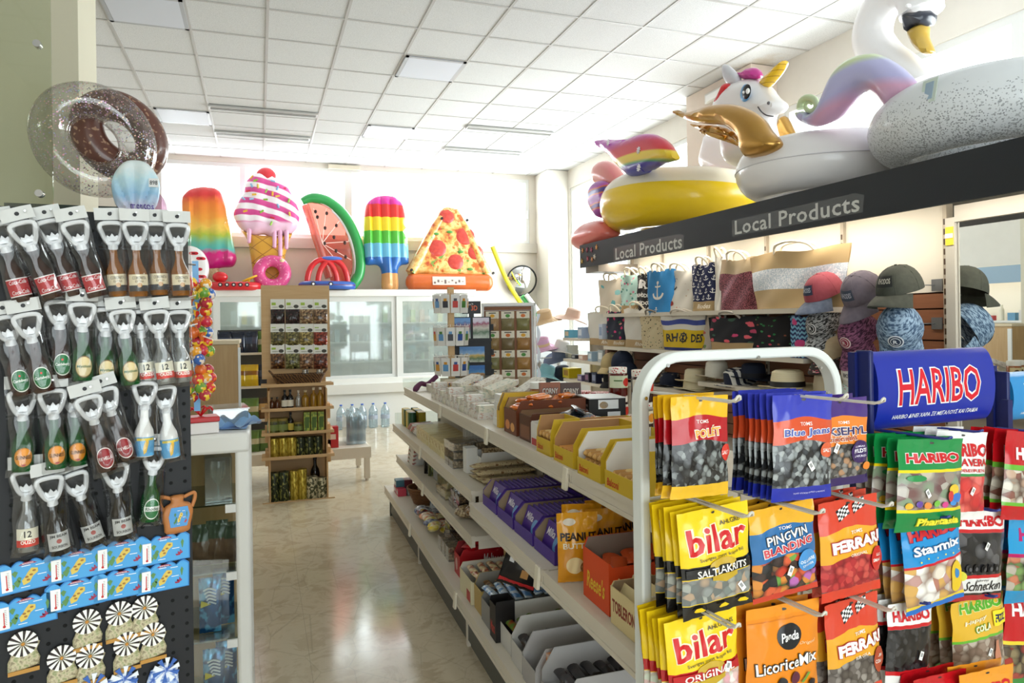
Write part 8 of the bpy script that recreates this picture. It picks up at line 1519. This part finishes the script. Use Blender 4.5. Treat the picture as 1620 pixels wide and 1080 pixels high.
for lab, px, x, dz, m_, bd, kw in (('dark navy patterned hat at the left of the hat shelf', 1060, 3.06, .0, splot('navy_pattern_felt', '20263a', ['8c8478', '20263a'], 10), None, {}), ('cream wide brimmed hat, lower of the stacked pair', 1098, 3.02, 0, cream_h, None, dict(h=.09)), ('cream wide brimmed hat stacked on another cream hat', 1100, 3.04, .055, cream_h, None, dict(h=.10)),
                            ('white fedora with dark brim on the hat shelf', 1134, 3.05, .02, white_h, None, dict(h=.12)), ('navy and white striped brim hat on the hat shelf', 1166, 3.03, 0, mat('navy_stripe_straw', rough=.7, fn=lambda k: k.ramp(k.ma('FRACT', k.ma('MULTIPLY', k.xyz('Object')[0], 22)), [(0, '1c2236'), (.5, 'd8d4cc')], True)), None, dict(tilt=(0, -14, 0))),
                            ('navy hat with blue crown behind the striped hat', 1192, 3.09, .03, navy_h, '10141f', dict(h=.11)), ('pale straw panama hat with a black band on the hat shelf', 1246, 3.0, .01, cream_h, '17171a', dict(r=.105, brim=.075, h=.115)), ('beige cloth cap at the right end of the hat shelf', 1310, 3.04, 0, mat('beige_cotton', 'b8a88c', .85), None, dict(brim=.02, h=.12)), ('tan hat at the far left of the hat shelf', 1020, 3.06, 0, straw('tan_straw', 'a89468', 'c0aa7c'), None, {})):
    p = onshelf(px, x); hat(lab, (p[0], p[1], p[2] + dz), m_, bd, **kw)
# caps
def cap(lab, px, py, x, m_, brim_m, patch=None, rz=-58, tilt=28, s=1.0, grp='baseball caps hanging on the slatted panel', hookit=True, roll=0):
    p = U(px, py, x=x); t = thing('baseball_cap', lab, 'cap', p, R(rz), grp); t.rotation_euler = (R(tilt), R(roll), R(rz)); t.scale = (s, s, s); m = MB()
    def f(u, v, e=0): a = pi * 2 * u; q = v * pi / 2; return ((.082 + e) * cos(q) ** .8 * sin(a), -(.098 + e) * cos(q) ** .8 * cos(a), (.105 + e) * sin(q))
    m.sheet(lambda u, v: f(u - .5, v), 28, 9); m.ell((0, 0, .106), (.007, .007, .004), 8, 5)
    for i in range(6): m.tube([f(i / 6 + 1 / 12, v, .0006) for v in (.02, .25, .5, .75, .95)], .0013, 5)
    m.sheet(lambda u, v: tuple(c * .985 for c in f(u - .5, v)), 20, 6, 0, flip=True); m.build('crown', m_, t)
    b = MB(); bf = lambda u, v, dz=0: (.078 * sin((u - .5) * 2.5) * (1 + .05 * v), -.094 * cos((u - .5) * 2.5) * (1 - .0 * v) - .085 * v * max(0, cos((u - .5) * 2.9)) ** .7 , .004 - .030 * (abs(u - .5) * 2) ** 2 * (.3 + v) - .022 * v * v + dz)
    b.sheet(lambda u, v: bf(u, v), 16, 6); b.sheet(lambda u, v: bf(u, v, -.005), 16, 6, 0, flip=True); b.build('brim', brim_m, t)
    if patch:
        kind, c1, c2, tx = patch; q = MB(); g = lambda e: (lambda u, v: f(u, v, e))
        if kind == 'rect': q.flat(rect(-.07, .07, .22, .52), g(.0014), 0, .05); q.text(tx, g(.0024), -.055, .055, .30, .44, 1, .02, 0, .05)
        else: q.flat(circ(0, .36, .062, .17, 20), g(.0014), 1, .05); q.flat(circ(0, .36, .052, .14, 20), g(.002), 0, .05); q.flat(circ(0, .36, .040, .11, 20), g(.0026), 1, .05); q.flat(circ(0, .36, .034, .09, 20), g(.0032), 0, .05); q.text(tx, g(.004), -.017, .017, .31, .41, 1, .03, 0, .05)
        q.build('patch', [C(c1, .7), C(c2, .7)], t)
    if hookit:
        hk = MB(); l = t.location; hk.tube([(XB + .003 - XB, l.y - 3.3 + .012, l.z + .03), (l.x + .03 - XB, l.y - 3.3 + .012, l.z + .03), (l.x + .02 - XB, l.y - 3.3 + .012, l.z + .045)], .003, 6); hk.bx(-.004, .003, l.y - 3.3 - .03, l.y - 3.3 + .03, l.z + .0, l.z + .06); hk.build('slat_hook', grey_m, disp)
    return t
def denim(nm, a, b): return mat(nm, rough=.85, fn=lambda k: k.mix(k.noise(k.co(), 45, 3), a, b))
def melange(nm, a, b): return mat(nm, rough=.85, fn=lambda k: k.mix(k.ramp(k.noise(k.sc(k.co(), 60, 60, 240), 1, 2), [(.42, '000000'), (.58, 'ffffff')]), a, b))
cap('faded red baseball cap with denim brim, top row left', 1306, 466, 3.02, denim('faded_red_cotton', '8c3844', 'a8525c'), denim('worn_denim', '4a5268', '7c8494'), ('rect', '2c344c', 'b8bcc8', 'RHODES'), -96, 24, 1.22)
cap('purple grey baseball cap with dark patch, top row middle', 1366, 465, 3.02, denim('purple_grey_cotton', '5c545e', '786e78'), denim('purple_grey_cotton', '', ''), ('rect', '3c4454', 'a8a8b4', 'RHODES'), -88, 40, 1.2)
cap('dark olive baseball cap with black patch, top row right', 1424, 460, 3.0, denim('dark_olive_cotton', '30322c', '4a4c42'), denim('dark_olive_cotton', '', ''), ('rect', '1c1e1c', 'c4c0b4', 'RHODOS'), -84, 14, 1.24)
cap('black and white melange cap with round badge, second row left', 1306, 518, 3.03, melange('black_melange', '1c1c1e', 'a8a8a8'), melange('black_melange', '', ''), ('round', '1c1c1e', 'd8d8d8', 'R'), -84, 36, 1.14)
cap('maroon melange cap with round badge, second row middle', 1362, 532, 3.03, melange('maroon_melange', '3c1c34', '8c5474'), melange('maroon_melange', '', ''), ('round', '8c2c44', 'd8c8c8', 'R'), -86, 48, 1.22)
cap('blue melange cap with round badge, second row right', 1424, 522, 3.0, melange('blue_melange', '38506c', '8ca4bc'), melange('blue_melange', '', ''), ('round', '26344c', 'd4dce4', 'R'), -58, 58, 1.28)
cap('beige cap with floral brim, third row left', 1316, 556, 3.05, denim('sand_cotton', '9c8c70', 'b8a688'), splot('floral_brim_cloth', '2c2420', ['c86c7c', 'e0c0b0', '5c7c4c', 'a83c50'], 8), ('rect', '4c4438', 'a89878', 'RHODES'), -84, 30, 1.15)
cap('white cap with printed brim, third row middle', 1362, 592, 3.06, denim('white_cotton', 'c4c0ba', 'd8d4ce'), splot('pale_floral_brim', 'c8d4cc', ['c86c7c', '7ca48c'], 8), ('rect', 'e0dcd8', '3c3c40', 'RHODES'), -80, 36, 1.1)
for i, (px, py, m_) in enumerate(((968, 590, MATS['tan_straw']), (985, 588, navy_h), (992, 605, navy_h), (972, 612, mat('black_felt', '18181c', .85)))):
    p = U(px, py, x=2.98); cap(('tan flat cap', 'navy cap', 'navy cap with brown brim edge', 'black cap')[i] + ' stacked at the far end of the hat shelf', px, py - 12, 2.99, m_, m_, None, -60, 10, 1.15, 'caps stacked by the hat shelf', False)
# hat stand with sun hats beyond the low shelves
hs = thing('hat_stand', 'slim white wire stand of sun hats in front of the bright side window', 'hat stand', (2.55, 7.0, 0)); MB().cyl((0, 0, 0), (0, 0, 1.62), .012).cyl((0, 0, 0), (0, 0, .015), .16, None, 24).build('pole', white_e, hs)
arms = MB()
HATS = [(862, 505, 'beige straw sun hat at the upper left of the hat stand', straw('beige_straw', 'c8a880', 'dcc09c'), None), (905, 503, 'pinkish straw sun hat at the upper right of the hat stand', straw('pink_straw', 'd8b8a8', 'e4c8b8'), None), (858, 549, 'lilac pink sun hat in the middle of the hat stand', straw('lilac_straw', 'c89cc0', 'dcb4d4'), 'd8c094'), (888, 553, 'white sun hat in the middle of the hat stand', straw('white_cotton_hat', 'd8d8d8', 'ececec'), None), (886, 564, 'slate blue wide brimmed hat under the white hat', mat('slate_blue_felt', '6c7890', .85), None), (864, 592, 'teal sun hat low on the hat stand', straw('teal_straw', '6ca4b0', '94c4cc'), None), (890, 594, 'dark slate hat low on the hat stand', mat('dark_slate_felt', '2c3240', .85), None)]
for i, (px, py, lab, m_, bd) in enumerate(HATS):
    p = U(px, py, y=6.92 - .03 * (i % 2)); hat(lab, p, m_, bd, r=.085, brim=.10, h=.10, tilt=(12, -12 + 24 * (i % 2), 0), dent=False, grp='sun hats on the stand', sag=-.02); arms.tube([(0, 0, p.z - .02), (p.x - 2.55, p.y - 7.0, p.z - .005)], .006, 6)
arms.build('arm', white_e, hs)
# dark drink pallet and grey cabinet in the corner
dp = thing('drink_multipack_stack', 'shrink wrapped stack of dark soft drink bottles in the far corner', 'bottle stack', (3.55, 9.0, 0)); 
for l in range(3):
    for i in range(4):
        MB().lathe([(0, 0), (.042, .003), (.045, .06), (.040, .12), (.045, .2), (.03, .26), (.014, .31), (.014, .325), (0, .325)], 12).build('bottle', mat('cola_bottle_plastic', '161014', .12, coat=.4), dp, (-.14 + .092 * i, 0, .335 * l))
MB().bx(-.19, .19, -.05, .05, .002, 1.0).build('shrink_wrap', clear('shrink_film'), dp, smooth=False)
gc = thing('grey_service_cabinet', 'tall grey cabinet in the far corner under the pool noodles', 'cabinet', (3.96, 10.2, 0)); MB().bx(-.21, .45, -.3, .3, 0, 1.47).build('body', mat('grey_cabinet_paint', 'a9adae', .4), gc, bevel=.004); MB().bx(-.05, .02, -.305, -.3005, .75, .95).build('white_sticker', C('e4e4e4', .4), gc, smooth=False); MB().bx(.3, .33, -.32, -.3005, .8, 1.0).build('handle', steel, gc, smooth=False)
# toys on the low shelving
def lowbox(lab, px, py, z, w, d, h, c, c2='d8d4cc', rz=0):
    p = U(px, py, z=z); t = thing('toy_box', lab, 'toy box', (min(max(p.x, 3.0), 3.1), p.y, z + .0005), R(rz)); m = MB(); m.bx(-d / 2, d / 2, -w / 2, w / 2, 0, h); m.bx(-d / 2 - .0006, -d / 2 - .0001, -w * .35, w * .35, h * .25, h * .8, 1); m.build('box', [C(c, .4), C(c2, .4)], t, smooth=False)
for i, (px, py, z, w, d, h, c, c2) in enumerate(((905, 597, .903, .16, .14, .10, 'd8c01e', 'a87820'), (926, 602, .903, .10, .14, .06, '6c5c84', 'b4a8bc'), (937, 604, .903, .09, .14, .09, '2c2434', '8c5c84'), (948, 606, .903, .09, .14, .10, '26304c', '7c84a4'), (958, 609, .903, .07, .12, .05, 'a83c54', 'd8d0cc'), (966, 610, .903, .10, .12, .04, 'd4d0c8', 'b84c4c'), (904, 565, 1.105, .09, .12, .13, 'b8bcb8', 'e0e4e2'), (914, 567, 1.105, .09, .10, .04, '3c4450', 'a8acb0'), (926, 569, 1.105, .10, .10, .05, 'd8b4a4', 'ece0d8'), (936, 571, 1.105, .09, .1, .09, '9cb4c8', 'dce6ec'), (948, 573, 1.105, .10, .1, .11, 'b0b8bc', 'e8ecee'), (960, 574, 1.105, .05, .1, .15, '6c4838', '8c6450'), (905, 534, 1.318, .12, .12, .08, '5c9cb4', 'd4c4a8'), (918, 535, 1.318, .10, .1, .11, '98a8c4', 'd8e0ec'), (928, 537, 1.318, .07, .1, .14, 'c4ccdc', '8c9cbc'))):
    lowbox('%s toy box beyond the totes, %s from left on the %s low shelf' % (('yellow', 'violet', 'black', 'navy', 'crimson', 'white', 'pale grey', 'charcoal', 'peach', 'light blue', 'silver grey', 'brown', 'teal', 'blue grey', 'pale blue')[i], ORD[i if i < 6 else i - 6 if i < 12 else i - 12], ('bottom', 'middle', 'top')[(i >= 6) + (i >= 12)]), px, py, z, w, d, h, c, c2)
# shelving on the left wall that the mirror shows
ls = thing('toiletry_shelving', 'white wall shelving of toiletries seen in the framed mirror', 'shelving', (X0, 5.9, 0))
MB().bx(.005, .03, -1.4, 1.4, .05, 2.1).build('back_panel', cp, ls, smooth=False); MB().bx(.44, .46, -1.4, 1.4, 1.86, 2.06).build('fascia', C('8fa8bc', .5), ls, smooth=False); MB().bx(.0301, .4399, -1.4, 1.4, 2.0, 2.02).build('canopy', white_e, ls, smooth=False)
for z in (.35, .70, 1.05, 1.42): MB().bx(.0301, .42, -1.4, 1.4, z - .025, z).build('shelf', white_e, ls, smooth=False)
MB().bx(.0301, .40, -1.4, 1.4, 0, .1).build('plinth', white_e, ls, smooth=False); MB().bx(.20, .23, -1.3, 1.3, 1.975, 1.995).build('lamp_tube', MATS['lit_tube'], ls, smooth=False)
TM_ = [MB().lathe([(0, 0), (.026, .002), (.027, .12), (.018, .145), (.012, .15), (.012, .185), (0, .186)], 12).mesh('toiletry_bottle', C(c, .3)) for c in ('e4e6e4', 'c03c3c', 'd8e0d4', '6c9cb0', 'd8b0c0', 'e8e4d0')]; TB_ = [MB().bx(-.03, .03, -.045, .045, 0, h).mesh('toiletry_box', C(c, .4), False) for c, h in (('b83c40', .06), ('d8d4d0', .12), ('5c94b8', .09), ('d8a84c', .13))]
for r, z in enumerate((.70, 1.05, 1.42)):
    for i in range(18):
        bx_ = r == 2 and i % 3; o = put('toiletry_box' if bx_ else 'toiletry_bottle', (TB_ if bx_ else TM_)[(i * 5 + r) % (4 if bx_ else 6)], None, (X0 + .36, 4.75 + .132 * i, z + .0005)); tag(o, 'toiletry %s on the %s shelf shown in the mirror' % ('box' if bx_ else 'bottle', ('lower', 'middle', 'upper')[r]), 'toiletry', 'toiletry %s on the %s shelf' % ('boxes' if bx_ else 'bottles', ('lower', 'middle', 'upper')[r]))
